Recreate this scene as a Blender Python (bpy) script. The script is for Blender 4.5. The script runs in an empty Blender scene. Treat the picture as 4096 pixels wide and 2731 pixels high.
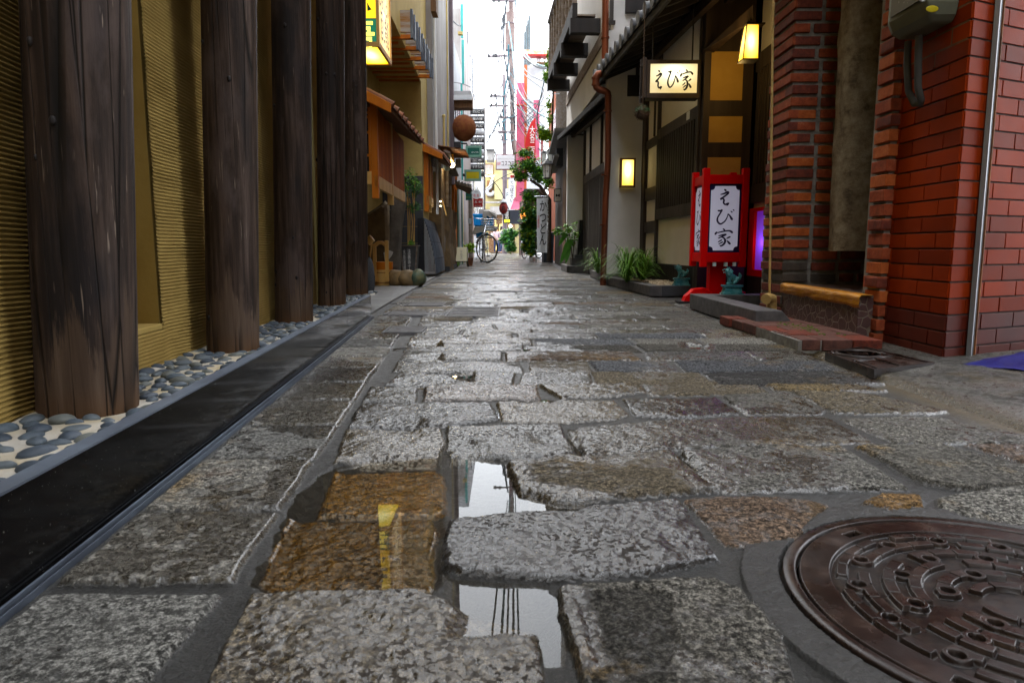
import bpy, math, random
import numpy as np
from mathutils import Vector, Matrix, noise as mnoise
R = math.radians
random.seed(7)
rng = np.random.default_rng(11)
scene = bpy.context.scene
C = scene.collection

# ------------------------------------------------------------------ camera, sky, sun, exposure
H = 0.40                                   # eye height of the low camera
F = 2731.0                                 # focal length in photo pixels (24 mm on a 36 mm sensor)
TH = math.atan(374.5 / F)                  # pitch down
ST, CT = math.sin(TH), math.cos(TH)
cam = bpy.data.cameras.new('camera'); cam.lens = 24.0; cam.sensor_width = 36.0
cam.clip_start = 0.02; cam.clip_end = 500
cam.dof.use_dof = True; cam.dof.focus_distance = 3.8; cam.dof.aperture_fstop = 16
co = bpy.data.objects.new('camera', cam); C.objects.link(co)
co.location = (0, 0, H); co.rotation_euler = (R(90) - TH, 0, 0)
scene.camera = co

SUN_EL, SUN_AZ = 48, -26                   # sun stands ahead and to the left, behind cloud
w = bpy.data.worlds.new("World"); scene.world = w; w.use_nodes = True
nt = w.node_tree; nt.nodes.clear()
out = nt.nodes.new('ShaderNodeOutputWorld'); bg = nt.nodes.new('ShaderNodeBackground')
sky = nt.nodes.new('ShaderNodeTexSky'); sky.sky_type = 'NISHITA'; sky.sun_disc = False
sky.sun_elevation = R(SUN_EL); sky.sun_rotation = R(SUN_AZ); sky.dust_density = 3.0
tc = nt.nodes.new('ShaderNodeTexCoord'); nz = nt.nodes.new('ShaderNodeTexNoise')
nz.inputs['Scale'].default_value = 2.2; nz.inputs['Detail'].default_value = 6
cr = nt.nodes.new('ShaderNodeValToRGB')
cr.color_ramp.elements[0].position = .3; cr.color_ramp.elements[0].color = (14.5, 15.6, 17.2, 1)
cr.color_ramp.elements[1].position = .7; cr.color_ramp.elements[1].color = (22, 22.5, 23, 1)
mx = nt.nodes.new('ShaderNodeMix'); mx.data_type = 'RGBA'; mx.inputs['Factor'].default_value = .86
nt.links.new(tc.outputs['Generated'], nz.inputs['Vector']); nt.links.new(nz.outputs['Fac'], cr.inputs['Fac'])
nt.links.new(sky.outputs[0], mx.inputs['A']); nt.links.new(cr.outputs[0], mx.inputs['B'])
nt.links.new(mx.outputs['Result'], bg.inputs['Color']); bg.inputs['Strength'].default_value = .15
nt.links.new(bg.outputs[0], out.inputs['Surface'])
sl = bpy.data.lights.new('sun', 'SUN'); sl.energy = 2.3; sl.angle = R(14); sl.color = (1, .96, .9)
so = bpy.data.objects.new('sun', sl); C.objects.link(so)
so.rotation_euler = (R(-(90 - SUN_EL)), 0, R(-SUN_AZ)); so.location = (0, 0, 30)

scene.view_settings.view_transform = 'Standard'; scene.view_settings.look = 'None'
scene.view_settings.gamma = 1; scene.view_settings.exposure = 1.38
scene.cycles.use_denoising = True
scene.cycles.max_bounces = 7; scene.cycles.diffuse_bounces = 4; scene.cycles.glossy_bounces = 3
scene.cycles.transparent_max_bounces = 10; scene.cycles.sample_clamp_indirect = 6
scene.cycles.caustics_reflective = False; scene.cycles.caustics_refractive = False

# ------------------------------------------------------------------ photo pixel -> world
def ray(px, py):
    u, v = px - 2048.0, py - 1365.5
    return u, F * CT - v * ST, -(F * ST + v * CT)
def G(px, py, z=0.0):
    a, b, c = ray(px, py); t = (z - H) / c
    return (a * t, b * t, z)
def P(px, py, D):
    a, b, c = ray(px, py); t = D / b
    return (a * t, D, H + c * t)
def S(px, D): return px * D / F

class Fr:                                  # a vertical plane: s runs along it, n out of it
    def __init__(s, x0, y0, dx, dy, side=1):
        l = math.hypot(dx, dy); s.x0, s.y0, s.u = x0, y0, (dx / l, dy / l)
        s.n = (s.u[1] * side, -s.u[0] * side)
    def pt(s, a, n, z): return (s.x0 + s.u[0] * a + s.n[0] * n, s.y0 + s.u[1] * a + s.n[1] * n, z)
    def hit(s, px, py, n=0.0):
        a, b, c = ray(px, py); ox, oy = s.x0 + s.n[0] * n, s.y0 + s.n[1] * n
        t = (ox * s.n[0] + oy * s.n[1]) / (a * s.n[0] + b * s.n[1])
        x, y = a * t, b * t
        return (x - ox) * s.u[0] + (y - oy) * s.u[1], H + c * t
    def sD(s, D): return (D - s.y0) / s.u[1]

# ------------------------------------------------------------------ materials
def newmat(name):
    m = bpy.data.materials.new(name); m.use_nodes = True
    n = m.node_tree; n.nodes.clear()
    o = n.nodes.new('ShaderNodeOutputMaterial'); b = n.nodes.new('ShaderNodeBsdfPrincipled')
    n.links.new(b.outputs[0], o.inputs[0]); return m, n, b, o
def N(n, t, **k):
    x = n.nodes.new('ShaderNode' + t)
    for a, v in k.items():
        if a.startswith('i_'): x.inputs[a[2:].replace('_', ' ')].default_value = v
        else: setattr(x, a, v)
    return x
def ramp(n, fac, stops):
    r = n.nodes.new('ShaderNodeValToRGB'); e = r.color_ramp.elements
    while len(e) < len(stops): e.new(.5)
    for i, (p, c) in enumerate(stops):
        e[i].position = p; e[i].color = (c[0], c[1], c[2], 1) if hasattr(c, '__len__') else (c, c, c, 1)
    n.links.new(fac, r.inputs[0]); return r.outputs[0]
def mixc(n, f, a, b, mode='MIX'):
    m = n.nodes.new('ShaderNodeMix'); m.data_type = 'RGBA'; m.blend_type = mode
    for s, v in (('Factor', f), ('A', a), ('B', b)):
        if hasattr(v, 'is_output') or isinstance(v, bpy.types.NodeSocket): n.links.new(v, m.inputs[s])
        elif s == 'Factor': m.inputs[s].default_value = v
        else: m.inputs[s].default_value = (*v, 1) if hasattr(v, '__len__') else (v, v, v, 1)
    return m.outputs['Result']
def mathn(n, op, a, b=0.0, clamp=False):
    m = n.nodes.new('ShaderNodeMath'); m.operation = op; m.use_clamp = clamp
    for i, v in enumerate((a, b)):
        if isinstance(v, bpy.types.NodeSocket): n.links.new(v, m.inputs[i])
        else: m.inputs[i].default_value = v
    return m.outputs[0]
def coords(n, st=(1, 1, 1)):
    t = N(n, 'TexCoord'); mp = N(n, 'Mapping'); mp.inputs['Scale'].default_value = st
    oi = N(n, 'ObjectInfo'); k = N(n, 'VectorMath', operation='SCALE'); k.inputs['Scale'].default_value = 3.7; n.links.new(oi.outputs['Location'], k.inputs[0])
    n.links.new(t.outputs['Object'], mp.inputs[0]); ad = N(n, 'VectorMath', operation='ADD'); n.links.new(mp.outputs[0], ad.inputs[0]); n.links.new(k.outputs[0], ad.inputs[1]); return ad.outputs[0]
def noise(n, vec, sc, det=5, rough=.6):
    x = N(n, 'TexNoise'); x.inputs['Scale'].default_value = sc; x.inputs['Detail'].default_value = det
    x.inputs['Roughness'].default_value = rough; n.links.new(vec, x.inputs['Vector']); return x.outputs['Fac']
def bump(n, b, h, strength, dist=.01):
    x = N(n, 'Bump'); x.inputs['Strength'].default_value = strength; x.inputs['Distance'].default_value = dist
    n.links.new(h, x.inputs['Height']); n.links.new(x.outputs[0], b.inputs['Normal'])

def sat(c, k=1.22):
    l = .3 * c[0] + .5 * c[1] + .2 * c[2]; return tuple(max(.002, l + (x - l) * k) for x in c)
def mat(name, c, c2=None, sc=6, r=.6, r2=None, met=0, bp=0, bs=None, bd=.004, st=(1, 1, 1), dirt=.25, em=None, es=0, coat=0, lo=.35, hi=.65, sp=.28):
    m, n, b, o = newmat(name)
    v = coords(n, st); f = noise(n, v, sc)
    c2 = c2 or tuple(x * .72 for x in c); c, c2 = sat(c), sat(c2)
    col = ramp(n, f, [(lo, c), (hi, c2)])
    if dirt:
        f2 = noise(n, coords(n), 1.7, 8, .7)
        col = mixc(n, dirt, col, ramp(n, f2, [(.3, .25), (.7, 1.0)]), 'MULTIPLY')
    n.links.new(col, b.inputs['Base Color'])
    b.inputs['Metallic'].default_value = met; b.inputs['Specular IOR Level'].default_value = sp
    rr = ramp(n, noise(n, v, sc * 1.7), [(.3, r), (.7, r2 if r2 is not None else min(1, r + .15))])
    n.links.new(rr, b.inputs['Roughness'])
    if coat: b.inputs['Coat Weight'].default_value = coat; b.inputs['Coat Roughness'].default_value = .1
    if bp: bump(n, b, noise(n, v, bs or sc * 4, 8), bp, bd)
    if em: b.inputs['Emission Color'].default_value = (*em, 1); b.inputs['Emission Strength'].default_value = es
    return m

def glow(name, c, edge, strength, ax=(1, 0, 1), cz=.5):
    """lit translucent panel: an emitter with a hot spot painted into its colour, no lamp behind"""
    m, n, b, o = newmat(name)
    b.inputs['Base Color'].default_value = (*[min(.8, x) for x in c], 1); b.inputs['Roughness'].default_value = .45
    t = N(n, 'TexCoord'); mp = N(n, 'Mapping'); n.links.new(t.outputs['Generated'], mp.inputs[0])
    mp.inputs['Location'].default_value = (-.5 * ax[0], -.5 * ax[1], -cz * ax[2]); mp.inputs['Scale'].default_value = ax
    g = N(n, 'VectorMath', operation='LENGTH'); n.links.new(mp.outputs[0], g.inputs[0])
    col = ramp(n, g.outputs['Value'], [(.05, tuple(min(1.2, x * 1.15 + .12) for x in c)), (.34, tuple((a + 2 * b) / 3 for a, b in zip(c, edge))), (.62, tuple(x * .8 for x in edge))])  # ramp paints a bulb's bright centre and dim edge into the emission
    n.links.new(col, b.inputs['Emission Color']); b.inputs['Emission Strength'].default_value = strength
    return m

M = {}
M['wood_post'] = None
M['dark'] = mat('black_stain', (.012, .011, .012), (.022, .018, .017), 10, .55, st=(1, 1, .1))
M['darkwood'] = mat('dark_stained_wood', (.028, .020, .017), (.05, .036, .028), 14, .5, st=(1, 1, .08), bp=.4, bs=50)
M['lattice'] = mat('lattice_wood', (.035, .030, .028), (.065, .055, .050), 12, .5, st=(1, 1, .1))
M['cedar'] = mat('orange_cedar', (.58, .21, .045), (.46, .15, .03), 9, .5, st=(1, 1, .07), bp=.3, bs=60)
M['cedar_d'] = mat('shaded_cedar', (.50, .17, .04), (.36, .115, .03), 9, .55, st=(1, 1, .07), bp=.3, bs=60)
M['palewood'] = mat('pale_cypress', (.72, .49, .22), (.58, .36, .14), 9, .5, st=(1, 1, .1), bp=.15)
M['greywood'] = mat('weathered_wood', (.27, .24, .22), (.16, .12, .09), 10, .75, st=(.3, 1, 3), bp=.5)
M['rustwood'] = mat('rust_stained_wood', (.40, .37, .34), (.30, .15, .05), 5, .75, st=(.4, 1, 3), bp=.4, lo=.45, hi=.62)
M['brownwood'] = mat('brown_planks', (.20, .12, .07), (.12, .07, .04), 9, .65, st=(3, 3, .2), bp=.5)
M['ochre'] = mat('ochre_plaster', (.38, .285, .12), (.32, .235, .095), 5, .85, bp=.25, bs=90, dirt=.3)
M['ochre_l'] = mat('light_ochre_plaster', (.58, .46, .22), (.50, .39, .18), 4, .85, bp=.2, bs=60, dirt=.35)
M['ochre_d'] = mat('combed_ochre_plaster', (.36, .265, .115), (.28, .20, .085), 7, .95, bp=.3, bs=120, dirt=.4, bd=.003, sp=.08)
M['white'] = mat('white_plaster', (.66, .65, .645), (.60, .595, .59), 3, .8, bp=.45, bs=120, dirt=.18, bd=.003)
M['cream'] = mat('cream_plaster', (.80, .78, .75), (.74, .72, .68), 4, .8, bp=.3, bs=90, dirt=.12)
M['concrete'] = mat('concrete', (.30, .29, .28), (.20, .195, .19), 6, .8, bp=.4, bs=60)
M['slab'] = mat('wet_slab', (.26, .26, .255), (.20, .20, .20), 5, .35, .6, bp=.2, bs=80)
M['granite_d'] = None
M['stone_b'] = mat('brown_boulder', (.20, .145, .085), (.12, .09, .06), 7, .7, bp=.8, bs=20, bd=.02)
M['stone_g'] = mat('grey_boulder', (.22, .205, .18), (.14, .13, .115), 8, .75, bp=.8, bs=22, bd=.02)
M['stone_o'] = mat('rounded_rock', (.27, .19, .10), (.14, .11, .07), 9, .55, bp=.5, bs=30, bd=.01)
M['stone_gr'] = mat('mossy_rock', (.22, .19, .09), (.04, .10, .09), 6, .5, bp=.5, bs=30, bd=.01)
M['steel'] = mat('brushed_steel', (.36, .37, .39), (.22, .22, .23), 8, .35, .55, met=.8, st=(1, 1, .2))
M['darksteel'] = mat('blue_black_steel', (.15, .175, .21), (.08, .09, .115), 5, .4, .55, met=.25, bp=.1)
M['blackmetal'] = mat('black_metal', (.014, .014, .016), (.025, .025, .028), 8, .55)
M['copper'] = mat('copper_pipe', (.20, .065, .035), (.11, .04, .025), 6, .38, .6, met=.55, st=(1, 1, .2))
M['galv'] = mat('galvanised_steel', (.40, .41, .42), (.24, .20, .17), 11, .45, .7, met=.4, st=(1, 1, .12), lo=.45, hi=.72)
M['rust'] = mat('rust', (.25, .10, .04), (.10, .05, .03), 12, .8, bp=.5)
M['rtile'] = mat('clay_roof_tile', (.24, .11, .07), (.15, .075, .05), 8, .7, bp=.3)
M['gtile'] = mat('grey_roof_tile', (.15, .155, .16), (.10, .10, .105), 8, .45, bp=.2)
M['red'] = mat('vermilion_lacquer', (.72, .028, .006), (.62, .022, .005), 3, .42, .5, dirt=.08, sp=.06)
M['celadon'] = mat('celadon_glaze', (.12, .33, .33), (.06, .20, .25), 14, .2, .35, dirt=.3, sp=.6)
M['pvc'] = mat('cream_pvc', (.42, .36, .19), (.36, .30, .15), 5, .5)
M['tan'] = mat('tan_tape_pipe', (.50, .36, .17), (.38, .26, .12), 9, .5, bp=.4, bs=50, st=(1, 1, 6))
M['tape'] = mat('brown_packing_tape', (.48, .23, .04), (.36, .155, .02), 6, .25, .45, bp=.9, bs=22, bd=.01, st=(.5, .5, 3))
M['meter'] = mat('meter_housing', (.15, .155, .115), (.11, .115, .085), 3, .5)
M['meter_d'] = mat('meter_window', (.06, .06, .05), (.09, .085, .07), 3, .2)
M['cond'] = mat('grey_conduit', (.07, .07, .065), (.05, .05, .047), 6, .6)
M['ink'] = mat('black_ink', (.012, .012, .014), None, 4, .5, dirt=0)
M['inkb'] = mat('indigo_ink', (.02, .012, .06), None, 4, .5, dirt=0)
M['inkr'] = mat('red_ink', (.55, .03, .03), None, 4, .5, dirt=0)
M['inkw'] = mat('white_ink', (.8, .8, .78), None, 4, .5, dirt=0)
M['inkg'] = mat('green_ink', (.015, .10, .05), None, 4, .5, dirt=0)
M['inkgrey'] = mat('grey_ink', (.35, .35, .35), None, 4, .6, dirt=0)
M['paper'] = mat('white_sign_face', (.74, .76, .78), (.70, .72, .74), 4, .4, dirt=.1)
M['cloth_w'] = mat('white_banner_cloth', (.74, .76, .77), (.64, .66, .68), 5, .85, dirt=.15)
M['cloth_g'] = mat('grey_towel', (.36, .35, .33), (.26, .25, .23), 8, .95, bp=.8, bs=60)
M['crate'] = mat('blue_plastic_crate', (.02, .33, .78), (.015, .27, .70), 4, .4, dirt=.15)
M['teal'] = mat('teal_sheet', (.12, .42, .40), (.10, .36, .35), 4, .5)
M['sage'] = mat('sage_green_frame', (.20, .34, .27), (.16, .28, .22), 6, .6)
M['greenpaint'] = mat('dark_green_paint', (.015, .10, .075), (.02, .08, .06), 6, .5)
M['yellowpaint'] = mat('mustard_panel', (.50, .42, .03), (.44, .36, .02), 4, .5)
M['redpanel'] = mat('crimson_panel', (.36, .008, .02), (.30, .007, .017), 4, .45)
M['pink'] = mat('pink_banner', (.42, .12, .17), (.36, .09, .14), 3, .8)
M['orange'] = mat('terracotta_wall', (.36, .11, .055), (.30, .09, .05), 2, .8)
M['lightwall'] = mat('pale_wall', (.46, .47, .49), (.38, .39, .40), 2, .8)
M['creamwall'] = mat('cream_far_wall', (.40, .36, .21), (.36, .31, .17), 2, .8)
M['greywall'] = mat('grey_wall', (.36, .35, .34), (.24, .22, .21), 3, .85, bp=.3, st=(1, 1, .25))
M['purplewall'] = mat('plum_grey_column', (.16, .13, .14), (.11, .09, .10), 3, .8)
M['glass'] = mat('window_glass', (.03, .04, .045), (.05, .06, .07), 2, .08)
M['bluetarp'] = mat('blue_tarpaulin', (.004, .012, .14), (.003, .008, .09), 5, .35, bp=.6, bs=8, bd=.02)
M['slate'] = mat('slate_planter', (.05, .052, .055), (.09, .09, .09), 9, .6)
M['darkgrey'] = mat('charcoal_box', (.035, .042, .055), (.028, .033, .042), 5, .45)
M['leafd'] = mat('dark_leaf', (.025, .085, .035), (.045, .13, .05), 20, .4, dirt=.3)
M['leafl'] = mat('bright_leaf', (.14, .30, .04), (.22, .40, .06), 20, .45, dirt=.25)
M['leafm'] = mat('mid_leaf', (.06, .18, .035), (.10, .24, .05), 20, .45, dirt=.25)
M['leafy'] = mat('yellow_green_leaf', (.32, .38, .05), (.22, .32, .04), 20, .5, dirt=.2)
M['spider'] = mat('striped_leaf', (.07, .19, .03), (.24, .36, .10), 60, .4, dirt=.1, st=(1, 1, .02), lo=.45, hi=.6)
M['bark'] = mat('bark', (.10, .07, .05), (.06, .045, .035), 20, .9, bp=.6, st=(1, 1, .2))
M['creampeb'] = mat('cream_pebbles', (.50, .43, .32), (.36, .29, .21), 30, .6, dirt=.3)
M['skin'] = mat('skin', (.55, .34, .25), None, 5, .5, dirt=0)
M['hair'] = mat('dark_hair', (.012, .009, .008), None, 5, .5, dirt=0)
M['denim'] = mat('navy_denim', (.018, .030, .075), (.03, .045, .10), 9, .85, dirt=.1)
M['shirtg'] = mat('grey_knit', (.36, .38, .43), (.30, .32, .37), 9, .9, dirt=.1)
M['shirtp'] = mat('pink_grey_blouse', (.50, .38, .40), (.42, .32, .35), 9, .9, dirt=.1)
M['rubber'] = mat('black_rubber', (.014, .014, .014), (.025, .025, .025), 9, .6)
M['chrome'] = mat('chrome', (.75, .78, .80), (.6, .62, .64), 9, .18, met=.9, dirt=.1)
M['cable'] = mat('black_cable', (.02, .02, .024), (.05, .06, .07), 3, .5)
M['cable_b'] = mat('teal_cable', (.03, .10, .13), (.06, .16, .19), 3, .5)
M['pole'] = mat('brown_utility_pole', (.13, .095, .09), (.19, .15, .14), 4, .7)
M['moss'] = mat('moss', (.10, .15, .03), (.05, .07, .015), 20, .9, bp=.6)

# granite with mica specks, polished and dark
def granite(name, base, spk, r, sc=350, rr=.08, sp2=(.5, .5, .5), amt=.62):
    m, n, b, o = newmat(name); v = coords(n)
    f = noise(n, v, sc, 3, .8)
    col = ramp(n, f, [(.40, spk), (.50, base), (amt + .08, base), (amt + .10, sp2)])
    f2 = noise(n, v, 2.0, 6, .6)
    col = mixc(n, .5, col, ramp(n, f2, [(.3, .5), (.7, 1.0)]), 'MULTIPLY')
    n.links.new(col, b.inputs['Base Color'])
    n.links.new(ramp(n, noise(n, v, 9, 6), [(.35, r), (.7, r + rr)]), b.inputs['Roughness']); b.inputs['Specular IOR Level'].default_value = .14
    return m
M['kerbgranite'] = granite('polished_black_granite', (.006, .006, .0065), (.005, .005, .005), .07, 190, .10, (.22, .22, .20), .60)
M['granite_d'] = granite('grey_flamed_granite', (.085, .09, .10), (.045, .048, .055), .55, 200, .2, (.20, .20, .21), .6)
M['planter'] = mat('planter_stone', (.13, .125, .125), (.07, .068, .07), 16, .55, .75, bp=.4, bs=120, bd=.003)
M['planter_top'] = mat('planter_cap', (.24, .24, .25), (.16, .16, .17), 30, .35, .6, bp=.2)

def wood_post():
    m, n, b, o = newmat('aged_log')
    v = coords(n, (1, 1, .05)); vv = coords(n)
    g = noise(n, v, 55, 6, .65)
    col = ramp(n, g, [(.3, (.015, .010, .008)), (.48, (.036, .023, .017)), (.60, (.070, .046, .035)), (.76, (.12, .09, .076))])
    blot = noise(n, coords(n, (1, 1, .35)), 7, 6, .65)
    col = mixc(n, ramp(n, blot, [(.53, 0), (.64, .85)]), col, (.085, .062, .055))
    dark = noise(n, coords(n, (1, 1, .3)), 5, 5)
    col = mixc(n, ramp(n, dark, [(.5, 0), (.62, .75)]), col, (.012, .011, .013))
    # pale scratches
    sc = noise(n, coords(n, (1, 1, .03)), 210, 2, .5)
    spot = noise(n, coords(n, (1, 1, .5)), 9, 4)
    sm = mathn(n, 'MULTIPLY', ramp(n, sc, [(.66, 0), (.70, 1)]), ramp(n, spot, [(.52, 0), (.60, .8)]))
    col = mixc(n, sm, col, (.28, .22, .17))
    # worn pale foot with a ragged top edge
    tcn = N(n, 'TexCoord'); sx = N(n, 'SeparateXYZ'); n.links.new(tcn.outputs['Object'], sx.inputs[0])
    rag = noise(n, coords(n, (1, 1, .09)), 26, 6, .7)
    zz = mathn(n, 'SUBTRACT', mathn(n, 'MULTIPLY', rag, .62), sx.outputs['Z'])
    foot = ramp(n, mathn(n, 'ADD', zz, .5), [(.62, 0), (.665, 1)])
    fcol = ramp(n, noise(n, v, 40, 5), [(.3, (.048, .030, .020)), (.55, (.088, .058, .040)), (.75, (.14, .10, .075))])
    low = ramp(n, sx.outputs['Z'], [(.0, 1), (.07, 0)])
    fcol = mixc(n, mathn(n, 'MULTIPLY', low, .6), fcol, (.12, .055, .018))
    col = mixc(n, foot, col, fcol)
    # cracks
    ck = N(n, 'TexVoronoi', feature='DISTANCE_TO_EDGE'); ck.inputs['Scale'].default_value = 34
    wv = coords(n, (1, 1, .006)); n.links.new(wv, ck.inputs['Vector'])
    crk = ramp(n, ck.outputs['Distance'], [(.0, 1), (.05, 0)])
    crk = mathn(n, 'MULTIPLY', crk, ramp(n, noise(n, coords(n, (1, 1, .2)), 6, 3), [(.44, 0), (.5, 1)]))
    col = mixc(n, crk, col, (.006, .005, .004))
    n.links.new(col, b.inputs['Base Color'])
    n.links.new(ramp(n, blot, [(.3, .5), (.7, .8)]), b.inputs['Roughness']); b.inputs['Specular IOR Level'].default_value = .18
    hgt = mathn(n, 'SUBTRACT', g, mathn(n, 'MULTIPLY', crk, 2.0))
    bump(n, b, hgt, .5, .004)
    return m
M['log'] = wood_post()

M['paver'] = None
def brickmat(name, cols, sc=25, r=.6, bp=.6):
    m, n, b, o = newmat(name); v = coords(n)
    col = ramp(n, noise(n, v, sc, 8, .75), [(.3, cols[0]), (.5, cols[1]), (.62, cols[2]), (.75, cols[3])])
    n.links.new(col, b.inputs['Base Color']); b.inputs['Roughness'].default_value = r
    bump(n, b, noise(n, v, 90, 8, .7), bp, .004); b.inputs['Specular IOR Level'].default_value = .12; return m
M['brk1'] = brickmat('red_brick', [(.13, .034, .016), (.27, .056, .022), (.33, .082, .032), (.42, .22, .14)])
M['brk2'] = brickmat('orange_brick', [(.24, .055, .016), (.40, .095, .022), (.45, .13, .038), (.46, .30, .19)])
M['brk3'] = brickmat('dark_brick', [(.06, .022, .017), (.14, .034, .022), (.20, .048, .028), (.22, .13, .10)])
M['brk4'] = brickmat('burnt_brick', [(.035, .03, .026), (.06, .05, .042), (.08, .062, .05), (.12, .10, .085)])
M['paver'] = brickmat('muted_red_paver', [(.06, .03, .026), (.11, .05, .04), (.15, .065, .05), (.2, .14, .12)])
M['mortar'] = mat('mortar', (.29, .28, .26), (.17, .165, .15), 30, .9, bp=.8, bs=90)
M['rt1'] = mat('glazed_red_tile', (.29, .050, .013), (.22, .036, .010), 4, .42, .55, dirt=.4, bp=.15, bs=200, sp=.07)
M['rt2'] = mat('glazed_red_tile_dark', (.20, .034, .010), (.155, .026, .008), 4, .42, .55, dirt=.4, bp=.15, bs=200, sp=.07)
M['rt3'] = mat('red_tile_base', (.10, .018, .010), (.07, .015, .010), 5, .5, .6, dirt=.4, sp=.22)
M['grout'] = mat('grey_grout', (.13, .105, .095), (.075, .065, .062), 20, .9)

def crackle():
    m, n, b, o = newmat('mosaic_tile'); v = coords(n)
    vo = N(n, 'TexVoronoi', feature='DISTANCE_TO_EDGE'); vo.inputs['Scale'].default_value = 24; n.links.new(v, vo.inputs['Vector'])
    e = ramp(n, vo.outputs['Distance'], [(.02, 1), (.07, 0)])
    col = mixc(n, e, ramp(n, noise(n, v, 12), [(.3, (.060, .030, .030)), (.7, (.10, .055, .05))]), (.15, .12, .09))
    n.links.new(col, b.inputs['Base Color']); b.inputs['Roughness'].default_value = .4
    bump(n, b, mathn(n, 'SUBTRACT', 1.0, e), .5, .004); return m
M['mosaic'] = crackle()
def stucco():
    m, n, b, o = newmat('rough_stucco'); v = coords(n); f = noise(n, v, 16, 10, .7)
    n.links.new(ramp(n, f, [(.30, (.07, .05, .028)), (.44, (.28, .21, .12)), (.6, (.44, .36, .23)), (.75, (.52, .45, .33))]), b.inputs['Base Color'])
    b.inputs['Roughness'].default_value = .9; bump(n, b, noise(n, v, 22, 12, .8), 1.0, .05); return m
M['stucco'] = stucco()
def iron():
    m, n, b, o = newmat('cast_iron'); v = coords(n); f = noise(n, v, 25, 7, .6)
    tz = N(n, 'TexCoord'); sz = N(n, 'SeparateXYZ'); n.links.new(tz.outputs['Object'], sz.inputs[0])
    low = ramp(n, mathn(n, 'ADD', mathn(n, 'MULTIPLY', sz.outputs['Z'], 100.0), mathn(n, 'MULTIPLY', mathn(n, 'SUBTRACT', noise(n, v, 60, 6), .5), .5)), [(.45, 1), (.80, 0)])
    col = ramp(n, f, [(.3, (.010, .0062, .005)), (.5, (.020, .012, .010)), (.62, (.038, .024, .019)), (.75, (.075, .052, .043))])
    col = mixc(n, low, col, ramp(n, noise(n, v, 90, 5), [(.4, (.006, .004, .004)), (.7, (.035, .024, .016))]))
    n.links.new(col, b.inputs['Base Color'])
    n.links.new(ramp(n, noise(n, v, 9, 5), [(.35, .16), (.62, .46)]), b.inputs['Roughness'])
    b.inputs['Metallic'].default_value = .1; b.inputs['Specular IOR Level'].default_value = .42
    bump(n, b, noise(n, v, 260, 6, .7), .28, .0015); return m
M['iron'] = iron()

def water():
    m, n, b, o = newmat('rain_water'); n.nodes.remove(b)
    fr = N(n, 'Fresnel'); fr.inputs['IOR'].default_value = 1.33
    gl = N(n, 'BsdfGlossy'); gl.inputs['Roughness'].default_value = 0.0
    tr = N(n, 'BsdfTransparent'); tr.inputs['Color'].default_value = (.90, .86, .78, 1)
    mx = N(n, 'MixShader'); n.links.new(fr.outputs[0], mx.inputs[0]); n.links.new(tr.outputs[0], mx.inputs[1])
    n.links.new(gl.outputs[0], mx.inputs[2]); n.links.new(mx.outputs[0], o.inputs[0])
    v = coords(n); bpn = N(n, 'Bump'); bpn.inputs['Strength'].default_value = .05; bpn.inputs['Distance'].default_value = .0006
    n.links.new(noise(n, v, 14, 2), bpn.inputs['Height'])
    n.links.new(bpn.outputs[0], gl.inputs['Normal']); n.links.new(bpn.outputs[0], fr.inputs['Normal'])
    return m
M['water'] = water()

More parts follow.
